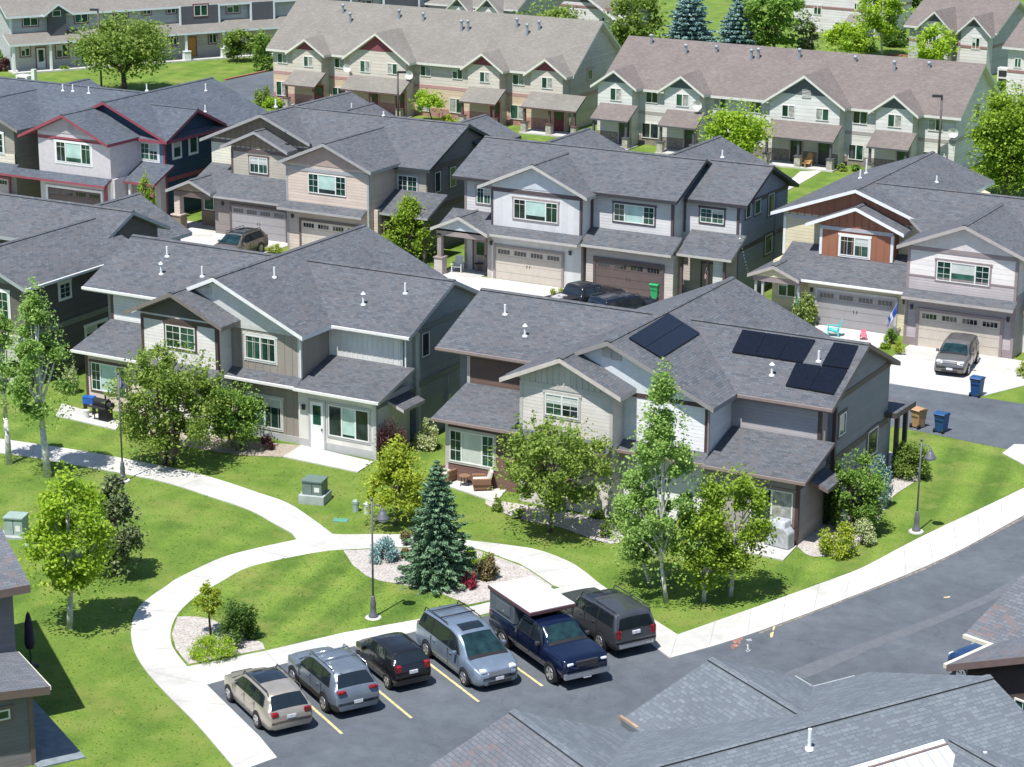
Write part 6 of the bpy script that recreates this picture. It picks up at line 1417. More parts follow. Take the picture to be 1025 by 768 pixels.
def car(name, label, cat, loc, head, S, group=None):
    """S: L, W, top profile from nose to tail, belt, windows... local x points forward, y to the left"""
    root = thing(name, label, cat, (loc[0], loc[1], .006), head, group)
    Ln, W = S['L'], S['W']; hw = W/2
    tx = np.array([p[0] for p in S['top']]); tz = np.array([p[1] for p in S['top']])   # x measured from the nose backwards
    _g = np.linspace(-.6, Ln+.6, 480); _z = np.interp(_g, tx, tz); _k = np.exp(-.5*(np.arange(-24, 25)*(_g[1]-_g[0])/S.get('soft', .075))**2); _k /= _k.sum()
    _zs = np.convolve(np.pad(_z, 24, mode='edge'), _k, 'valid')
    def top(d): return float(np.interp(d, _g, _zs))
    wx = np.array([0, .10, .35, .9, Ln-.8, Ln-.25, Ln-.06, Ln]); wv = np.array(S.get('plan', [.70, .83, .945, 1, 1, .975, .93, .86]))
    gx = np.array([0, .15, Ln-.2, Ln]); gz = np.array([S['low']+.08, S['low'], S['low']+.02, S['low']+.10])
    belt = S['belt']; wroof = S.get('wroof', .77)
    def sec(d):
        zt = top(d); w = hw*float(np.interp(d, wx, wv)); z0 = float(np.interp(d, gx, gz))
        zb = min(belt+S.get('wedge', .06)*(d/Ln), zt-.05)
        k = max(0, min(1, (zt-zb-.06)/.40)); wr = w*(.93+(wroof-.93)*k); zs = (zb+.03)*(1-k)+(zt-.075)*k
        return [(w*.88, z0), (w*.97, z0+.06), (w, z0+.30), (w*1.0, z0+.5*(zb-z0)), (w*.975, zb), (wr, zs), (wr*.93, zt-.025), (wr*.6, zt+.006), (0, zt+.018)]
    ds = sorted(set(list(np.linspace(0, Ln, 64))+list(tx)+[.03, .07, Ln-.03, Ln-.07]))
    m = MB(); rows = []
    for d in ds:
        h = sec(d); ring = [(Ln/2-d, y, z) for y, z in h]+[(Ln/2-d, -y, z) for y, z in h[-2::-1]]
        k = len(m.v); m.v += ring; rows.append((k, len(ring)))
    for a in range(len(rows)-1):
        for i in range(rows[0][1]-1):
            seg = min(i, rows[0][1]-2-i)
            m.f.append((rows[a][0]+i, rows[a][0]+i+1, rows[a+1][0]+i+1, rows[a+1][0]+i)); m.m.append(1 if (seg < (2 if S.get('clad') else 1)) else 0)
    for a in (0, -1):
        k, n = rows[a]; q_ = tuple(range(k, k+n)); m.f.append(q_ if a == -1 else q_[::-1]); m.m.append(0)
    body = m.build('body', [S['paint'], CLAD], root, smooth=True, uv=False)
    es = body.modifiers.new('edges', 'EDGE_SPLIT'); es.split_angle = rad(62)
    # glass: side windows between belt and roof
    def sidept(d, s_, sgn, o=.012):
        h = sec(d); (y0, z0), (y1, z1) = h[4], h[5]; n = Vector((0, z1-z0, y0-y1)).normalized()
        return (Ln/2-d, sgn*(y0+(y1-y0)*s_+n.y*o), z0+(z1-z0)*s_+n.z*o)
    if S.get('band', True):      # black pillars: one dark strip behind each side's panes
        b0, b1, t0, t1 = S['side'][0][0]-.10, S['side'][-1][1]+.06, S['side'][0][2]-.06, S['side'][-1][3]+.05
        for sgn in (1, -1):
            g = MB(); n = 16
            lo = [sidept(b0+(b1-b0)*i/n, .03, sgn, .006) for i in range(n+1)]; hi = [sidept(t0+(t1-t0)*i/n, .97, sgn, .006) for i in range(n+1)]
            for i in range(n):
                q_ = [lo[i], lo[i+1], hi[i+1], hi[i]]; g.poly(q_ if sgn < 0 else q_[::-1])
            g.build('window_trim', [BLACK], root, uv=False)
    for (b0, b1, t0, t1) in S['side']:
        for sgn in (1, -1):
            g = MB(); n = 5
            lo = [sidept(b0+(b1-b0)*i/n, .10, sgn) for i in range(n+1)]; hi = [sidept(t0+(t1-t0)*i/n, .90, sgn) for i in range(n+1)]
            for i in range(n):
                q_ = [lo[i], lo[i+1], hi[i+1], hi[i]]; g.poly(q_ if sgn < 0 else q_[::-1])
            g.build('side_window', [CARGLASS], root, uv=False)
    def across(d0, d1, nm, mat, wf=.86, o=.014):
        g = MB(); n = 6; r_ = []; K = 6
        for d in [d0+(d1-d0)*i/K for i in range(K+1)]:
            fr_ = (d-d0)/(d1-d0); wide = 1.06 if top(d0) < top(d1) else .96; nar = .96 if top(d0) < top(d1) else 1.06
            if abs(top(d1)-top(d0)) < .12: wide = nar = 1.0
            h = sec(d); wr = h[5][0]; zt = top(d); row = []
            sl = Vector((-(top(d1)-top(d0)), 0, -(d1-d0))).normalized(); nn = Vector((abs(sl.x)*(1 if top(d1) > top(d0) else -1), 0, abs(sl.z)))
            for i in range(n+1):
                y = (-1+2*i/n)*wr*wf*(wide*(1-fr_)+nar*fr_); yy = abs(y)/wr
                z = zt+.018-(.012 if yy > .6 else .012*yy/.6)-(.031*(yy-.6)/.33 if yy > .6 else 0)
                row.append((Ln/2-d+nn.x*o, y, z+nn.z*o))
            r_.append(row)
        for k in range(K):
            for i in range(n): g.poly([r_[k][i], r_[k][i+1], r_[k+1][i+1], r_[k+1][i]])
        return g.build(nm, [mat], root, uv=False)
    d0, d1 = S['wind']; across(d0-.10, d0+.07, 'cowl', BLACK, .90, .010); across(d0+.06, d1-.02, 'windscreen', CARGLASS_T)
    if S.get('rearw'): across(S['rearw'][0], S['rearw'][1], 'rear_window', CARGLASS, .84)
    if S.get('sunroof'): across(S['sunroof'][0], S['sunroof'][1], 'sunroof', CARGLASS, S['sunroof'][2], .012)
    # wheels
    wr_, wd = S['wheel'], S.get('ww', .22)
    for d in S['axles']:
        for sgn in (1, -1):
            x = Ln/2-d; yo = hw*float(np.interp(d, wx, wv))
            a = MB(); n = 14; fan = [(x+wr_*1.16*math.cos(PI*i/n), sgn*(yo+.006), max(.16, wr_*.98+wr_*1.16*math.sin(PI*i/n))) for i in range(n+1)]
            fan += [(x-wr_*1.16, sgn*(yo*.985+.004), .2), (x+wr_*1.16, sgn*(yo*.985+.004), .2)]
            a.poly(fan if sgn < 0 else fan[::-1]); a.build('wheel_arch', [S.get('arch', BLACK)], root, uv=False)
            t = MB(); yi, ye = sgn*(yo-wd+.035), sgn*(yo+.035)
            t.tube((x, yi, wr_), (x, ye-sgn*.03, wr_), wr_, wr_, 22); t.tube((x, ye-sgn*.03, wr_), (x, ye, wr_), wr_, wr_*.9, 22)
            wo = t.build('wheel', [BLACK], root, uv=False, smooth=False)
            rm = MB(); rr = wr_*.66
            rm.tube((x, ye-sgn*.02, wr_), (x, ye+sgn*.006, wr_), rr*.99, rr*.94, 20)
            for i in range(5):
                a_ = 2*PI*i/5+.3; c, s_ = math.cos(a_), math.sin(a_)
                rm.poly([(x+rr*.3*c-rr*.15*s_, ye+sgn*.012, wr_+rr*.3*s_+rr*.15*c), (x+rr*.82*c-rr*.17*s_, ye+sgn*.012, wr_+rr*.82*s_+rr*.17*c), (x+rr*.82*math.cos(a_+.7)+rr*.10*math.sin(a_+.7), ye+sgn*.012, wr_+rr*.82*math.sin(a_+.7)-rr*.10*math.cos(a_+.7)), (x+rr*.3*math.cos(a_+.7), ye+sgn*.012, wr_+rr*.3*math.sin(a_+.7))], 1)
            rm.build('rim', [RIM, BLACK], wo, uv=False)
    def bit(nm, boxes, mat, bev=.0, par=root):
        b = MB()
        for q_ in boxes: b.box(*q_)
        return b.build(nm, [mat], par, bevel=bev, uv=False)
    f = Ln/2; r = -Ln/2
    for sgn in (1, -1):
        y0, y1 = sorted((sgn*hw*(.48 if S.get('plan') is None else .56), sgn*hw*(.755 if S.get('plan') is None else .85))); hz = S['headz']
        bit('headlight', [(f-.34, f-(.045 if S.get('plan') is None else .0), y0, y1, hz-.075, hz+.065)], HEADL, .05)
        ty = S.get('tail', (.70, .875, .80, 1.05)); y0, y1 = sorted((sgn*hw*ty[0]*.9, sgn*hw*min(ty[1], wv[-1]*.99)))
        bit('tail_light', [(r-.012, r+.20, y0, y1, ty[2], ty[3])], TAIL, .03)
        y0, y1 = sorted((sgn*hw*.985, sgn*(hw+.17))); mx = f-S['mirror']
        bit('mirror', [(mx-.07, mx+.09, y0, y1, belt+.0, belt+.16)], S.get('mirc', S['paint']), .04)
    gz0, gz1 = S.get('grille', (.55, .72)); bit('grille', [(f-.10, f+.012, -hw*.46, hw*.46, gz0, gz1)], S.get('grilm', CLAD), .02)
    bit('lower_grille', [(f-.08, f+.010, -hw*.50, hw*.50, S['low']+.08, S['low']+.22)], CLAD, .02)
    bit('number_plate', [(r-.018, r+.05, -.17, .17, S.get('pz', .78), S.get('pz', .78)+.12)], PLATE)
    bit('number_plate', [(f-.05, f+.022, -.17, .17, .42, .54)], PLATE)
    if S.get('bump'): bit('rear_bumper', [(r-.028, r+.12, -hw*.82, hw*.82, S['low']+.12, S['low']+.30)], S['bump'], .04)
    hd = []
    for (b0, b1, t0, t1) in S['side'][:2]:
        for sgn in (1, -1):
            d = b1-.2; y0, y1 = sorted((sgn*(hw*.98), sgn*(hw+.02))); hd.append((f-d-.1, f-d+.08, y0, y1, belt-.13, belt-.10))
    for q_ in hd: bit('door_handle', [q_], S['paint'])
    # door seams
    sm = []
    for d in S.get('seams', []):
        for sgn in (1, -1):
            y0, y1 = sorted((sgn*(hw*.97), sgn*(hw+.004))); sm.append((f-d-.006, f-d+.006, y0, y1, S['low']+.22, belt))
    for q_ in sm: bit('door_seam', [q_], BLACK)
    if S.get('rails'):
        a, b_, dark = S['rails']; h0 = sec((a+b_)/2)
        for sgn in (1, -1):
            t = MB(); y = sgn*h0[5][0]*.93; z = top((a+b_)/2)+.05
            t.tube((f-a, y, top(a)-.02), (f-a-.12, y, z), .022, .022, 6); t.tube((f-a-.12, y, z), (f-b_+.12, y, z), .022, .022, 6); t.tube((f-b_+.12, y, z), (f-b_, y, top(b_)-.02), .022, .022, 6)
            t.build('roof_rail', [CLAD if dark else CHROME], root, smooth=True, uv=False)
        for q_ in S.get('bars', []):
            t = MB(); y = h0[5][0]*.95; t.tube((f-q_, -y, top(q_)+.085), (f-q_, y, top(q_)+.085), .03, .03, 8); t.build('cross_bar', [CLAD if dark else CHROME], root, smooth=True, uv=False)
    if S.get('wiper'):
        d = S['wiper']; t = MB(); t.tube((f-d, 0, top(d)+.03), (f-d+.25, .45, top(d-.25)+.035), .012, .008, 5); t.build('wiper', [BLACK], root, uv=False)
    return root, sec, top

SUVT = lambda L_, hood, cowl, roof0, roofz, rend, rz2, tailz, ws=1.0: [(0, .62), (.05, .74), (.22, hood-.08), (.5, hood-.02), (cowl, hood+.05), (roof0, roofz-.03), (roof0+.35, roofz), (rend-.6, roofz-.01), (rend, rz2), (L_-.12, tailz), (L_-.02, tailz-.1), (L_, .62)]
P_BEIGE = paint('paint_champagne', (.40, .36, .30), .45); P_GREY = paint('paint_steel_grey', (.20, .235, .275), .5); P_BLK = paint('paint_black', (.012, .012, .014), .1, .22)
P_SKY = paint('paint_silver_blue', (.24, .30, .37), .55); P_NAVY = paint('paint_navy', (.004, .009, .034), .2, .2); P_CHAR = paint('paint_charcoal', (.075, .08, .09), .45); P_TAUPE = paint('paint_taupe_grey', (.17, .165, .16), .5)
P_SILV = paint('paint_warm_silver', (.20, .175, .145), .5); P_BLUE = paint('paint_bright_navy', (.012, .05, .14), .3)
wagon = dict(L=4.56, W=1.78, low=.19, belt=.92, headz=.66, wheel=.315, axles=(.90, 3.48), mirror=1.55, paint=P_BEIGE, wind=(1.02, 1.78), rearw=(4.02, 4.42), sunroof=(1.88, 3.05, .80), rails=(1.75, 4.0, True),
             top=[(0, .58), (.05, .68), (.25, .80), (.6, .88), (1.05, .96), (1.80, 1.42), (2.3, 1.485), (3.4, 1.47), (3.98, 1.40), (4.44, .98), (4.53, .88), (4.56, .60)],
             side=[(1.35, 2.30, 1.75, 2.30), (2.38, 3.20, 2.38, 3.20), (3.27, 3.95, 3.27, 3.80)], seams=(1.30, 2.34, 3.24), tail=(.62, .93, .76, .93), pz=.66)
cherokee = dict(L=4.62, W=1.86, low=.24, belt=1.02, headz=.86, wheel=.365, axles=(.93, 3.63), mirror=1.60, paint=P_GREY, wind=(1.22, 1.95), rearw=(4.08, 4.42), rails=(1.9, 4.0, False), bars=(2.35, 3.05), clad=True,
             top=[(0, .70), (.06, .86), (.28, .98), (.7, 1.05), (1.25, 1.12), (1.98, 1.60), (2.4, 1.68), (3.4, 1.67), (4.02, 1.60), (4.44, 1.14), (4.57, 1.0), (4.62, .62)],
             side=[(1.50, 2.42, 1.92, 2.42), (2.50, 3.30, 2.50, 3.30), (3.38, 3.98, 3.38, 3.80)], seams=(1.45, 2.46, 3.38), tail=(.55, .93, .98, 1.08), pz=.56, wiper=4.3)
spark = dict(L=3.70, W=1.62, low=.19, belt=.95, headz=.78, wheel=.30, axles=(.72, 3.10), mirror=1.30, paint=P_BLK, wind=(.80, 1.45), rearw=(3.28, 3.56), wedge=.12,
             top=[(0, .60), (.05, .74), (.25, .86), (.82, 1.00), (1.48, 1.44), (1.9, 1.50), (2.7, 1.48), (3.22, 1.42), (3.58, 1.02), (3.67, .90), (3.70, .60)],
             side=[(1.10, 1.95, 1.42, 1.95), (2.03, 2.85, 2.03, 2.75)], seams=(1.05, 1.99, 2.8), tail=(.66, .95, .80, 1.06), pz=.70)
sienna = dict(L=5.08, W=1.98, low=.20, belt=1.02, headz=.80, wheel=.34, axles=(.98, 4.01), mirror=1.62, paint=P_SKY, wind=(.92, 1.90), rearw=(4.72, 4.98), sunroof=(2.05, 2.55, .62), rails=(2.75, 4.7, True), bars=(3.3, 4.1),
             top=[(0, .62), (.06, .76), (.3, .90), (.95, 1.08), (1.95, 1.66), (2.4, 1.765), (3.6, 1.76), (4.68, 1.70), (5.0, 1.12), (5.06, .95), (5.08, .62)],
             side=[(1.45, 2.25, 1.95, 2.25), (2.38, 3.60, 2.38, 3.60), (3.72, 4.72, 3.72, 4.60)], seams=(1.45, 2.30, 3.66), tail=(.80, .96, .86, 1.10), grille=(.60, .80), grilm=CHROME)
tundra = dict(L=5.80, W=2.03, low=.42, belt=1.22, headz=1.02, wheel=.405, ww=.28, axles=(1.0, 4.66), mirror=1.85, paint=P_NAVY, wind=(1.45, 2.05), rearw=(3.62, 3.74), mirc=CLAD, bump=CHROME, plan=[.84, .92, .97, 1, 1, 1, 1, .98],
             top=[(0, .95), (.05, 1.14), (.2, 1.22), (1.45, 1.32), (2.08, 1.88), (2.5, 1.93), (3.4, 1.92), (3.60, 1.88), (3.76, 1.32), (3.8, 1.31), (5.74, 1.30), (5.8, .80)],
             side=[(1.72, 2.62, 2.05, 2.62), (2.72, 3.42, 2.72, 3.38)], seams=(1.68, 2.67, 3.55, 3.82), tail=(.84, .99, .90, 1.25), grille=(.88, 1.12), grilm=CLAD)
commander = dict(L=4.79, W=1.90, low=.30, belt=1.15, headz=.95, wheel=.385, axles=(.88, 3.66), mirror=1.62, paint=P_CHAR, wind=(1.42, 1.78), rearw=(4.60, 4.72), rails=(1.9, 4.55, True), sunroof=(2.05, 2.55, .7), clad=True, wroof=.84, plan=[.86, .93, .97, 1, 1, 1, .98, .95],
             top=[(0, .80), (.05, 1.0), (.2, 1.12), (1.42, 1.18), (1.82, 1.66), (2.1, 1.72), (2.8, 1.73), (2.95, 1.78), (4.5, 1.77), (4.58, 1.72), (4.74, 1.16), (4.76, 1.0), (4.79, .62)],
             side=[(1.65, 2.42, 1.80, 2.42), (2.52, 3.32, 2.52, 3.32), (3.45, 4.45, 3.45, 4.40)], seams=(1.62, 2.47, 3.38), tail=(.78, .97, .82, 1.15), pz=.95, bump=CHROME)
soul = dict(L=4.14, W=1.80, low=.22, belt=1.02, headz=.86, wheel=.33, axles=(.82, 3.39), mirror=1.42, paint=P_TAUPE, wind=(1.05, 1.62), rearw=(3.95, 4.06), wroof=.82, plan=[.86, .92, .97, 1, 1, .98, .95, .90],
             top=[(0, .66), (.05, .84), (.2, .96), (1.05, 1.08), (1.66, 1.55), (2.0, 1.61), (3.3, 1.60), (3.90, 1.55), (4.06, 1.1), (4.11, .95), (4.14, .6)],
             side=[(1.35, 2.15, 1.62, 2.15), (2.25, 3.05, 2.25, 3.05), (3.15, 3.8, 3.15, 3.7)], seams=(1.3, 2.2, 3.1), grille=(.80, .90), grilm=CHROME)
outback = dict(cherokee); outback.update(L=4.80, W=1.82, paint=P_SILV, belt=1.0, sunroof=(2.1, 3.9, .84), rails=(1.9, 4.1, True), bars=(), wind=(1.15, 1.95), rearw=(4.25, 4.6), axles=(.95, 3.69),
             top=[(0, .66), (.06, .82), (.28, .93), (.7, .99), (1.18, 1.06), (1.98, 1.56), (2.4, 1.64), (3.5, 1.63), (4.2, 1.56), (4.62, 1.10), (4.75, .96), (4.8, .62)], side=[(1.50, 2.42, 1.92, 2.42), (2.50, 3.30, 2.50, 3.30), (3.38, 4.15, 3.38, 3.95)])
bpick = dict(tundra); bpick.update(paint=P_BLK, L=5.7, top=[(0, .92), (.05, 1.1), (.2, 1.18), (1.45, 1.26), (2.08, 1.82), (2.5, 1.87), (3.4, 1.86), (3.60, 1.82), (3.76, 1.26), (3.8, 1.25), (5.64, 1.24), (5.7, .80)])
bsuv = dict(commander); bsuv.update(paint=paint('paint_midnight', (.010, .014, .030), .25, .2)); bsuv.pop('sunroof')
bjeep = dict(commander); bjeep.update(paint=P_BLUE, L=4.4, axles=(.8, 3.4)); bjeep.pop('sunroof')

def place(front, rear, side, S, use=None):
    """where the two visible wheels stand (pixels) -> car centre and heading; side: +1 the left side shows, -1 the right"""
    f_ = Vector(onZ(*front)); r_ = Vector(onZ(*rear)); d = (f_-r_); d.z = 0; d.normalize()
    if use is not None: d = Vector(use).normalized()
    n = Vector((-d.y, d.x, 0)); a0, a1 = S['axles']; wb = a1-a0
    mid = (f_+r_)/2; c = mid+d*((a0+a1)/2-S['L']/2)-n*(side*(S['W']/2-.08))
    return (c.x, c.y), math.atan2(d.y, d.x)
GC = 'cars in the marked stalls'
q_in = (-.852, .524, 0); q_out = (.852, -.524, 0)
for nm, lab, fr, rr, sd, S, us, cat in (
    ('station_wagon', 'champagne station wagon, nose to the path, leftmost in the marked stalls', (230, 701.2), (260.6, 729.2), 1, wagon, q_in, 'car'),
    ('parked_suv', 'steel grey crossover with bright roof bars beside the champagne wagon', (293, 684.5), (328.8, 713.1), 1, cherokee, q_in, 'car'),
    ('hatchback', 'small black hatchback with glossy roof between the grey crossover and the minivan', (360.5, 664.5), (390.5, 691.6), 1, spark, q_in, 'car'),
    ('minivan', 'silver-blue minivan backed into its stall, nose to us', (467.7, 687.7), (427.3, 656), -1, sienna, q_out, 'car')):
    c, h = place(fr, rr, sd, S, us); car(nm, lab, cat, c, h, S, GC)
fr = Vector(onZ(553, 683.5)); d = Vector(q_out).normalized(); n = Vector((-d.y, d.x, 0)); c = fr-d*(5.8/2-1.0)+n*(2.03/2-.1)
tr, tsec, ttop = car('pickup_truck', 'navy blue pickup truck with white-topped camper shell, nose to us', 'truck', (c.x, c.y), math.atan2(d.y, d.x), tundra, GC)
SHELL = plain('shell_grey_panel', (.085, .105, .12), .5); SHELLT = plain('shell_white_top', (.60, .595, .59), .5); SHELLR = plain('shell_rim_maroon', (.10, .05, .055), .5)
m = MB(); m.box(-2.86, -.92, -.98, .98, 1.30, 2.10); m.box(-2.86, -.98, -1.0, 1.0, 1.30, 1.36); sh = m.build('camper_shell', [SHELL], tr, bevel=.03, uv=False)
m = MB(); m.box(-2.95, .35, -1.02, 1.02, 2.10, 2.24); m.build('shell_rim', [SHELLR], sh, bevel=.02, uv=False)
m = MB(); m.box(-2.91, .31, -.99, .99, 2.243, 2.262); m.build('shell_roof', [SHELLT], sh, uv=False)
m = MB(); m.box(-2.3, -1.2, -1.01, -.985, 1.5, 1.95); m.build('shell_window', [plain('shell_panel', (.10, .125, .14), .4)], sh, uv=False)
m = MB(); m.tube((-1.7, -.99, 1.62), (-1.7, -1.03, 1.62), .04, .04, 8); m.build('shell_latch', [CHROME], sh, uv=False)
m = MB(); m.box(2.78, 2.93, -.98, .98, .46, .68); m.build('front_bumper', [CHROME], tr, bevel=.04, uv=False)
rr = Vector(onZ(602, 651)); d = Vector(q_in).normalized(); n = Vector((-d.y, d.x, 0)); c = rr+d*(3.66-4.79/2)-n*(.95-.08)
car('parked_suv', 'boxy charcoal off-road wagon with stepped roof, rightmost in the marked stalls', 'car', (c.x, c.y), math.atan2(d.y, d.x), commander, GC)
car('parked_suv', 'taupe boxy compact car on the concrete driveway under the pinkish gable', 'car', (-36.75, 117.65), rad(-83), soul)
car('station_wagon', 'bronze-silver wagon with roof rails by the grey garage of the khaki gable', 'car', (-86.85, 119.6), rad(-88), outback)
c = onZ(592, 284, 1.75); bp_, _, _ = car('pickup_truck', 'black pickup truck with junk in its open bed before the shaded garage', 'truck', (c[0]-.25, c[1]-.6), rad(68), bpick)
m = MB(); m.box(-2.75, -.98, -.80, .80, 1.262, 1.272); bd = m.build('bed_liner', [BLACK], bp_, uv=False)  # dark plate at rail height stands in for the shaded hollow of the bed
m = MB(); m.box(-2.4, -1.9, -.4, .1, 1.27, 1.36); m.box(-1.7, -1.3, -.1, .5, 1.27, 1.34); m.box(-2.2, -1.4, .2, .45, 1.27, 1.33); m.build('bed_load', [plain('bed_junk', (.42, .40, .40), .8, var=.4, scale=6)], bp_, uv=False)
c = onZ(627, 294, 1.75); car('parked_suv', 'midnight blue sport utility vehicle right of the black pickup', 'car', (c[0]-.1, c[1]), rad(68), bsuv)
c = onZ(3, 195, 1.4); car('hatchback', 'dark hatchback roof just showing at the left edge behind the umber duplex', 'car', (c[0]-1.0, c[1]), rad(70), spark)
c = onZ(962, 658, 0.9); car('off_road_car', 'bright navy off-roader half hidden by the roof at the right edge', 'car', (c[0]+1.85, c[1]-.05), rad(160), bjeep)

# ------------------------------------------------------------------ lamps, boxes, bins, garden things
POLE = plain('lamp_post_grey', (.14, .145, .155), .5, .2); LENS = plain('lamp_lens', (.55, .56, .56), .2)
def lamp_near(label, px, top, arm_ang, head_drop=.75):
    P = onZ(*px); h = np.array([FW[0], FW[1], 0]); h /= np.linalg.norm(h); H = onPlane(px[0], top, P, h)[2]
    r = thing('street_lamp', label, 'street lamp', P, arm_ang, 'bell-headed path lamps')
    m = MB(); m.lathe([(.34, -.05), (.34, .06), (.31, .09)], n=18); m.build('footing', [CONC], r, uv=False)
    m = MB(); m.lathe([(.19, .08), (.19, .16), (.14, .22), (.11, .55), (.125, .60), (.075, .95), (.062, 1.0)], n=14); m.build('pole_base', [POLE], r, smooth=True, uv=False)
    m = MB(); m.tube((0, 0, .9), (0, 0, H), .044, .036, 10); m.lathe([(.06, 0), (.06, .05), (.02, .09)], (0, 0, H), 10); m.build('pole', [POLE], r, smooth=True, uv=False)
    m = MB(); pts = [(0, 0, H-.28), (.16, 0, H-.20), (.34, 0, H-.22), (.42, 0, H-.36)]
    for a, b_ in zip(pts, pts[1:]): m.tube(a, b_, .025, .025, 7)
    m.build('arm', [POLE], r, smooth=True, uv=False)
    m = MB(); z = H-head_drop; m.lathe([(.05, .42), (.07, .36), (.07, .30), (.13, .26), (.16, .16), (.27, .02), (.28, -.02)], (.42, 0, z), 18); hd = m.build('lamp_shade', [POLE], r, smooth=True, uv=False)
    m = MB(); m.lathe([(.20, -.03), (.18, -.10), (.08, -.15)], (.42, 0, z), 14); m.build('lens', [LENS], hd, smooth=True, uv=False)
aR = math.atan2(RIX[1], RIX[0])
lamp_near('bell-headed lamp on the island lawn behind the minivan', (373.7, 619.5), 500.5, aR-.1)
lamp_near('bell-headed lamp beside the path, in front of the crabapple', (123.2, 482), 374, PI/2+.35)
lamp_near('bell-headed lamp on the striped lawn in front of the olive ninebark', (917, 533), 441, aR-.35)
def lamp_far(label, px, top, ang):
    P = onZ(*px); h = np.array([FW[0], FW[1], 0]); h /= np.linalg.norm(h); H = onPlane(px[0], top, P, h)[2]
    r = thing('street_lamp', label, 'street lamp', P, ang, 'tall square-headed lamp posts')
    m = MB(); m.tube((0, 0, 0), (0, 0, H), .10, .08, 8); m.build('pole', [plain('lamp_post_brown', (.10, .085, .08), .6) if 'lamp_post_brown' not in bpy.data.materials else bpy.data.materials['lamp_post_brown']], r, smooth=True, uv=False)
    m = MB(); m.box(-.05, .75, -.16, .16, H-.12, H+.06); m.build('lamp_head', [DARK], r, uv=False)
lamp_far('tall lamp post in front of the wide porch of the tan terrace', (398.6, 122), 72, aR)
lamp_far('tall lamp post in front of the right end of the ivory terrace', (938, 180), 96, aR+2.9)
lamp_far('tall lamp post on the far lawn before the broad olive tree', (101.8, 92), 9.5, aR+3.1)

UB = plain('cabinet_green', (.14, .19, .165), .5, var=.08); UL = plain('cabinet_light_green', (.30, .38, .34), .5, var=.08); PAD = plain('pad_grey_green', (.36, .39, .37), .8, var=.1)
def cabinet(label, px, w, d, h, ph, pad, rz, mat):
    P = onZ(*px); r = thing('transformer_box', label, 'utility box', P, rz)
    m = MB(); m.box(-w/2-pad, w/2+pad, -d/2-pad, d/2+pad, -.05, ph); m.build('pad', [PAD], r, bevel=.02, uv=False)
    m = MB(); m.box(-w/2, w/2, -d/2, d/2, ph, ph+h); b = m.build('cabinet', [mat], r, bevel=.015, uv=False)
    m = MB(); m.prism([(-w/2-.03, -d/2-.05, ph+h+.002), (w/2+.03, -d/2-.05, ph+h+.002), (w/2+.03, d/2+.03, ph+h+.002), (-w/2-.03, d/2+.03, ph+h+.002)], (0, 0, .06)); m.build('lid', [mat], r, uv=False)
    m = MB(); m.box(-.01, .01, -d/2-.012, -d/2, ph+.05, ph+h-.05); m.build('door_gap', [DARK], r, uv=False)
    m = MB(); m.box(w*.12, w*.38, -d/2-.008, -d/2, ph+h*.25, ph+h*.6); m.build('warning_label', [OFFWHITE], r, uv=False)
cabinet('dark green transformer box on a raised pad, on the lawn inside the path bend', (315.5, 501.5), .95, .85, .62, .42, .14, rad(14), UB)
cabinet('pale green transformer box on a flat pad at the left edge of the lawn', (17, 535), .85, .8, .75, .10, .25, rad(20), UL)
def pedestal(label, px, h, r_=.14, mat=UL):
    P = onZ(*px); r = thing('utility_pedestal', label, 'utility pedestal', P); m = MB(); m.lathe([(r_, 0), (r_, h-.06), (r_*.8, h)], n=14); m.build('post', [mat], r, smooth=False, uv=False)
    m = MB(); m.lathe([(r_*1.1, h-.14), (r_*1.1, h-.02), (r_*.75, h+.04)], n=14); m.build('cap', [mat], r, uv=False)
PALE = plain('pedestal_pale', (.52, .56, .50), .5)
pedestal('left of two pale green pedestals beside the golden-green tree', (356.3, 512), .52, .15)
pedestal('right, whiter one of two pedestals beside the golden-green tree', (367.5, 514), .50, .15, PALE)
pedestal('small white pedestal behind the pale green transformer box', (27.5, 546), .32, .11, PALE); pedestal('small white pedestal nearest the yellow-green maple', (36.5, 552), .28, .10, PALE)
P = onZ(341, 521); r = thing('valve_box', 'flat green valve box lid in a dry ring of lawn', 'valve box', P, rad(20)); m = MB(); m.box(-.32, .32, -.2, .2, -.02, .03); m.build('lid', [plain('lid_green', (.10, .30, .20), .6)], r, bevel=.01, uv=False)
m = MB(); m.box(-.36, .36, -.24, .24, -.02, .015); m.build('rim', [UB], r, uv=False)
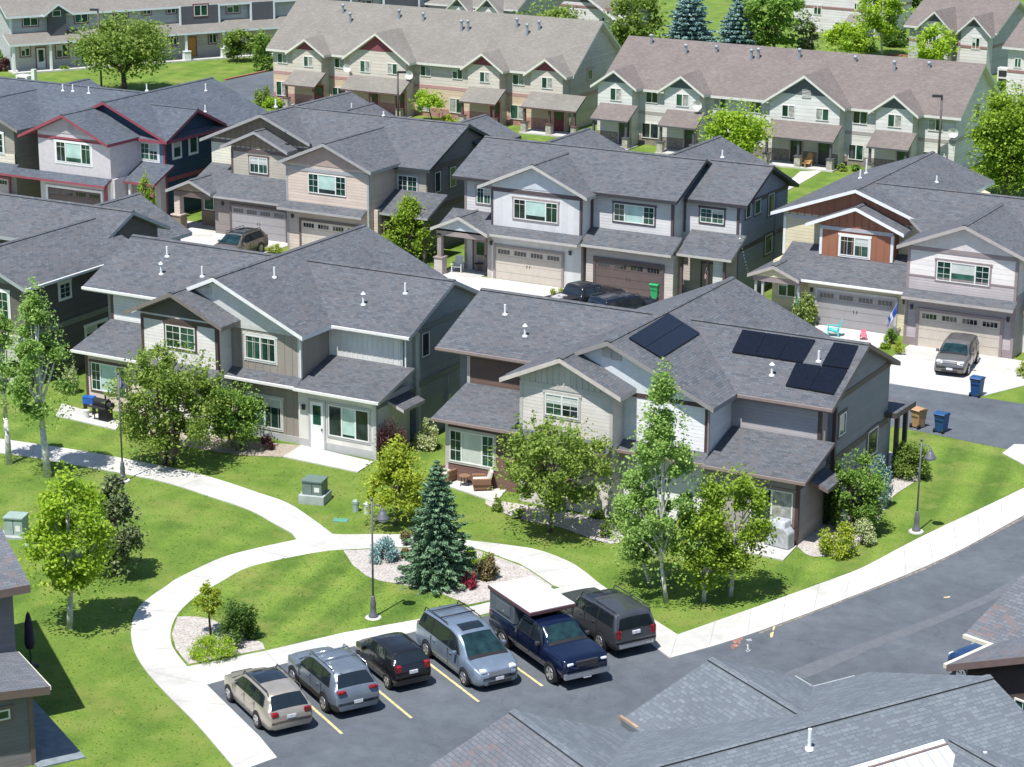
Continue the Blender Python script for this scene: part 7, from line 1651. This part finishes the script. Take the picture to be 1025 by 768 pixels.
def bin_(label, px, body, lid, rz, k=1.0):
    P = onZ(*px); r = thing('wheeled_bin', label, 'bin', P, rz, 'wheeled bins on the lane')
    m = MB(); a, b_, h = .27*k, .34*k, .95*k
    m.v += [(-a*.8, -b_*.75, .06), (a*.8, -b_*.75, .06), (a*.8, b_*.75, .06), (-a*.8, b_*.75, .06), (-a, -b_, h), (a, -b_, h), (a, b_, h), (-a, b_, h)]
    for q_ in ((0,3,2,1),(4,5,6,7),(0,1,5,4),(1,2,6,5),(2,3,7,6),(3,0,4,7)): m.f.append(q_); m.m.append(0)
    m.box(-a-.025, a+.025, -b_-.03, b_+.03, h-.06, h); m.build('body', [body], r, bevel=.02, uv=False)
    m = MB(); m.prism([(-a-.04, -b_-.05, h+.005), (-a-.04, b_+.07, h+.03), (-a-.04, b_, h+.10), (-a-.04, -b_*.3, h+.12)], (2*a+.08, 0, 0)); m.build('lid', [lid], r, bevel=.015, uv=False)
    m = MB(); m.tube((-a*.85, b_+.09, h-.05), (a*.85, b_+.09, h-.05), .018, .018, 6); m.build('handle', [DARK], r, uv=False)
    for sx in (-1, 1): m = MB(); m.tube((sx*a*.72, b_*.75, .12), (sx*(a*.72+.09), b_*.75, .12), .12, .12, 12); m.build('wheel', [BLACK], r, uv=False)
BLU = plain('bin_blue', (.018, .075, .20), .45); TANB = plain('bin_tan', (.42, .25, .13), .6)
bin_('tan wheeled bin on the lane beside a blue one', (919, 428), TANB, TANB, rad(160)); bin_('blue wheeled bin next to the tan one on the lane', (942, 432.5), BLU, BLU, rad(170)); bin_('blue wheeled bin alone at the edge of the concrete driveway', (977.5, 396.5), BLU, BLU, rad(175), 1.05)
GRN = plain('bin_green', (.02, .30, .10), .45); bin_('bright green wheeled bin between the midnight vehicle and the shaded garage', (656.5, 300), GRN, GRN, rad(175))

def chair(label, px, mat, seat, rz, kind='adirondack', k=1.0, z0=.03):
    P = onZ(px[0], px[1], z0); r = thing('garden_chair', label, 'chair', P, rz)
    if kind == 'adirondack':
        m = MB(); m.prism([(-.28*k, -.30*k, .36*k), (.28*k, -.30*k, .36*k), (.28*k, .25*k, .24*k), (-.28*k, .25*k, .24*k)], (0, 0, .03)); m.build('seat', [mat], r, uv=False)
        m = MB()
        for i in range(5):
            x = (-.22+.11*i)*k; hh = (.92, .99, 1.02, .99, .92)[i]*k; m.prism([(x-.048*k, .22*k, .24*k), (x+.048*k, .22*k, .24*k), (x+.055*k, .50*k, hh), (x-.055*k, .50*k, hh)], (0, .025, 0))
        m.build('backrest', [mat], r, uv=False)
        for sx in (-1, 1):
            m = MB(); m.box(sx*.33*k-.06*k, sx*.33*k+.06*k, -.36*k, .36*k, .53*k, .555*k); m.build('arm', [mat], r, uv=False)
            m = MB(); m.box(sx*.31*k-.03, sx*.31*k+.03, -.32*k, -.24*k, 0, .53*k); m.build('leg', [mat], r, uv=False)
            m = MB(); m.box(sx*.31*k-.03, sx*.31*k+.03, .28*k, .36*k, 0, .53*k); m.build('leg', [mat], r, uv=False)
    else:
        m = MB(); m.box(-.40, .40, -.40, .40, .06, .34); m.build('frame', [mat], r, bevel=.03, uv=False)
        m = MB(); m.box(-.31, .31, -.38, .28, .342, .48); m.build('seat_cushion', [seat], r, bevel=.04, uv=False)
        m = MB(); m.prism([(-.36, .26, .40), (.36, .26, .40), (.36, .40, .92), (-.36, .40, .92)], (0, .14, 0)); m.build('back_cushion', [seat], r, bevel=.04, uv=False)
        for sx in (-1, 1): m = MB(); m.box(sx*.385-.07, sx*.385+.07, -.42, .42, .30, .60); m.build('arm', [mat], r, bevel=.03, uv=False)
CREAM = plain('cushion_cream', (.62, .58, .52), .8); WICK = plain('wicker_brown', (.24, .13, .075), .8, var=.25, scale=20); TURQ = plain('paint_turquoise', (.07, .52, .50), .5); PINK = plain('plastic_pink', (.62, .14, .20), .5)
chair('cream cushioned armchair left of the little round table on the patio', (448, 480), WICK, CREAM, rad(-10), 'arm', z0=.06); chair('cream cushioned armchair with brown wicker sides right of the little round table', (482, 489), WICK, CREAM, rad(-55), 'arm', z0=.06)
def table(label, px, rr, h, mat, z0=.06):
    P = onZ(px[0], px[1], z0); r = thing('side_table', label, 'table', P); m = MB(); m.lathe([(rr, h-.03), (rr, h)], n=18); m.build('table_top', [mat], r, uv=False)
    for i in range(3): a = 2*PI*i/3; m = MB(); m.tube((rr*.8*math.cos(a), rr*.8*math.sin(a), 0), (rr*.5*math.cos(a), rr*.5*math.sin(a), h-.03), .018, .018, 6); m.build('leg', [DARK], r, uv=False)
table('little round dark side table between the cream armchairs', (465, 486), .28, .5, WICK); table('pale round table on the shaded porch beside the dark garage', (683.5, 291), .55, .95, plain('table_ice', (.50, .58, .62), .4), .0)
chair('turquoise slatted garden chair on the concrete by the grey garage', (833.5, 336), TURQ, TURQ, rad(-70)); chair('small pink child chair on the concrete by the grey garage', (864, 340), PINK, PINK, rad(20), k=.55)
chair('white slatted garden chair at the violet-white duplex porch', (458, 272), OFFWHITE, OFFWHITE, rad(15)); chair('wooden slatted chair on the wide porch of the ivory terrace', (805.5, 168), plain('wood_honey', (.50, .30, .12), .7), WOOD, rad(-25), k=1.15)
table('small dark table with purple flowers on the violet-white duplex porch', (479, 272), .3, .55, DARK, .03)
# grills
P = onZ(103, 420, .06); r = thing('barrel_grill', 'black barrel smoker grill on the patio under the aspen', 'grill', P, rad(-5))
m = MB(); m.tube((-.42, 0, .88), (.42, 0, .88), .24, .24, 14); m.build('barrel', [BLACK], r, uv=False)
m = MB(); m.tube((.44, 0, .84), (.72, 0, .84), .17, .17, 12); m.build('firebox', [BLACK], r, uv=False)
m = MB(); m.box(-.55, .55, -.5, -.28, .72, .75); m.build('shelf', [DARK], r, uv=False)
for x in (-.38, .38):
    for y in (-.2, .2): m = MB(); m.box(x-.02, x+.02, y-.02, y+.02, 0, .75); m.build('leg', [DARK], r, uv=False)
m = MB(); m.tube((.25, 0, 1.05), (.25, 0, 1.5), .045, .045, 8); m.build('chimney', [BLACK], r, uv=False)
m = MB(); m.box(-.1, .5, -.22, .22, .02, .6); m.build('cabinet', [BLACK], r, uv=False)
P = onZ(90, 414, .06); r = thing('cooler', 'bright blue lidded cooler on a stand left of the barrel grill', 'cooler', P, .2); m = MB(); m.box(-.3, .3, -.2, .2, .55, .85); m.build('body', [plain('cooler_blue', (.02, .10, .38), .4)], r, bevel=.03, uv=False)
m = MB(); m.box(-.31, .31, -.21, .21, .852, .93); m.build('lid', [bpy.data.materials['cooler_blue']], r, bevel=.02, uv=False)
for sx in (-1, 1): m = MB(); m.box(sx*.24-.02, sx*.24+.02, -.18, .18, 0, .55); m.build('leg', [DARK], r, uv=False)
P = onZ(86.5, 418, .06); r = thing('bucket', 'white bucket on the patio below the blue cooler', 'bucket', P); m = MB(); m.lathe([(.14, 0), (.17, .36)], n=14); m.build('body', [OFFWHITE], r, uv=False); m = MB(); m.lathe([(.18, .36), (.18, .40)], n=14); m.build('lid', [OFFWHITE], r, uv=False)
COVER = plain('grill_cover_grey', (.40, .41, .43), .7, var=.2, scale=5)
P = onZ(780, 546, .06); r = thing('covered_grill', 'barbecue under a grey cover on the small patio by the white window', 'grill', P, rad(-8))
m = MB(); m.prism([(-.62, -.33, .0), (.62, -.33, .0), (.60, -.33, .72), (.40, -.31, .92), (.33, -.2, 1.18), (-.33, -.2, 1.18), (-.40, -.31, .92), (-.60, -.33, .72)], (0, .60, 0)); m.build('cover', [COVER], r, bevel=.06, uv=False)
m = MB(); m.box(-.05, .05, -.36, -.33, .5, .56); m.build('strap', [DARK], r, uv=False)
# flags
def flag(label, px, y, size, cols, tilt, pole_l=.9):
    a = Vector(onY(px[0], px[1], y)); r = thing('flag', label, 'flag', tuple(a)); d = Vector((math.sin(tilt), -.25, math.cos(tilt))).normalized()
    m = MB(); m.tube((0, 0, 0), tuple(d*pole_l), .014, .012, 6); m.build('pole', [OFFWHITE], r, uv=False)
    m = MB(); n = len(cols); w, h = size
    for i in range(n):
        for j in range(4):
            x0 = w*i/n; x1 = w*(i+1)/n; s0, s1 = j/4, (j+1)/4; b = lambda x, s_: (d.x*pole_l*(1-.75*x/w)+.05*math.sin(7*s_+x*5), d.y*pole_l*(1-.75*x/w)-.02, d.z*pole_l*(1-.75*x/w)-h*s_)
            m.poly([b(x0, s1), b(x1, s1), b(x1, s0), b(x0, s0)], i)
    m.build('cloth', cols, r, uv=False)
FBL = plain('flag_royal_blue', (.015, .07, .36), .8); FTE = plain('flag_teal', (.03, .28, .42), .8); FRD = plain('flag_red', (.42, .03, .05), .8); FWH = plain('flag_white', (.66, .62, .62), .8); FNV = plain('flag_navy', (.02, .03, .12), .8)
flag('long royal blue flag with white edge hanging by the right jamb of the grey garage', (886.5, 324), 122.2, (1.0, .55), [FBL, FBL, FWH, FBL], .5, 1.7); flag('small teal flag beside the hydrangea at the straw yellow entry', (797.5, 303), 121.7, (.35, .7), [FTE, FTE], .1, .9)
flag('small red and white striped flag with navy corner on the shaded porch', (705, 279), 122.5, (.6, .35), [FNV, FRD, FWH, FRD, FWH, FRD], .3, .8)
# closed parasol of the lower left house
P = onZ(31, 667); r = thing('closed_parasol', 'closed dark violet parasol beside the lower left porch roof', 'parasol', P); m = MB(); m.tube((0, 0, 0), (0, 0, 2.2), .03, .03, 8); m.build('pole', [DARK], r, uv=False)
m = MB(); m.lathe([(.14, .75), (.20, .95), (.18, 1.3), (.15, 1.75), (.08, 2.1), (.02, 2.22)], n=10); m.build('canopy', [plain('canvas_violet', (.045, .035, .06), .9)], r, smooth=True, uv=False); m = MB(); m.lathe([(.3, 0), (.3, .06), (.08, .1)], n=16); m.build('base', [DARK], r, uv=False)
for i, (x, y) in enumerate(((1004, 87), (1013, 88))):
    P = onZ(x, y); r = thing('cooling_unit', ['white cooling unit by the pale house at the right edge, left of two', 'white cooling unit by the pale house at the right edge, right of two'][i], 'cooling unit', P); m = MB(); m.box(-.55, .55, -.4, .4, 0, 1.9 if i == 0 else 1.1); m.build('casing', [OFFWHITE], r, bevel=.03, uv=False)
    m = MB(); m.box(-.4, .4, -.42, -.401, .25, .85); m.box(-.4, .4, -.42, -.401, 1.05, 1.65) if i == 0 else None; m.build('fan_grille', [DARK], r, uv=False)
P = onZ(25, 85); r = thing('cooling_unit', 'white cooling unit and flue on the far lawn behind the slate roofs at left', 'cooling unit', P); m = MB(); m.box(-.7, .7, -.5, .5, 0, .95); m.build('casing', [OFFWHITE], r, bevel=.03, uv=False); m = MB(); m.box(1.0, 1.4, -.2, .2, 0, 1.6); m.build('flue', [OFFWHITE], r, uv=False); m = MB(); m.box(-.5, .5, -.52, -.501, .2, .75); m.build('fan_grille', [DARK], r, uv=False)

# ------------------------------------------------------------------ camera and daylight
sc_ = bpy.context.scene
cam = bpy.data.cameras.new('camera'); co = bpy.data.objects.new('camera', cam); C.objects.link(co)
cam.sensor_fit = 'HORIZONTAL'; cam.sensor_width = 36.0; cam.lens = 36.0*F_PX/1025.0; cam.clip_start = 1.0; cam.clip_end = 3000
co.matrix_world = Matrix(((RI[0], UP[0], -FW[0], 0), (RI[1], UP[1], -FW[1], 0), (RI[2], UP[2], -FW[2], CAM_H), (0, 0, 0, 1)))
sc_.camera = co
ELEV, AZ = 66.5, 2.0               # shadows fall towards +Y, a touch to the right
sd = Vector((-math.sin(rad(AZ))*math.cos(rad(ELEV)), -math.cos(rad(AZ))*math.cos(rad(ELEV)), math.sin(rad(ELEV))))   # towards the sun
sun = bpy.data.lights.new('sun', 'SUN'); sun.energy = 4.7; sun.angle = rad(.5); sun.color = (1.0, .98, .95)
so = bpy.data.objects.new('sun', sun); C.objects.link(so); so.rotation_euler = sd.to_track_quat('Z', 'Y').to_euler(); so.location = (-60, 60, 120)
w = bpy.data.worlds.new('World'); sc_.world = w; w.use_nodes = True
nt = w.node_tree; sky = nt.nodes.new('ShaderNodeTexSky'); sky.sky_type = 'NISHITA'; sky.sun_disc = False
sky.sun_elevation = rad(ELEV); sky.sun_rotation = math.atan2(sd.x, sd.y); sky.altitude = 1400; sky.dust_density = .6
bg = nt.nodes['Background']; bg.inputs['Strength'].default_value = .125; nt.links.new(sky.outputs[0], bg.inputs['Color'])
vs = sc_.view_settings; vs.view_transform = 'Standard'; vs.look = 'None'; vs.exposure = 0.5; vs.gamma = 1.0; vs.use_curve_mapping = False
sc_.cycles.max_bounces = 6; sc_.cycles.transparent_max_bounces = 4
sc_.cycles.use_denoising = True
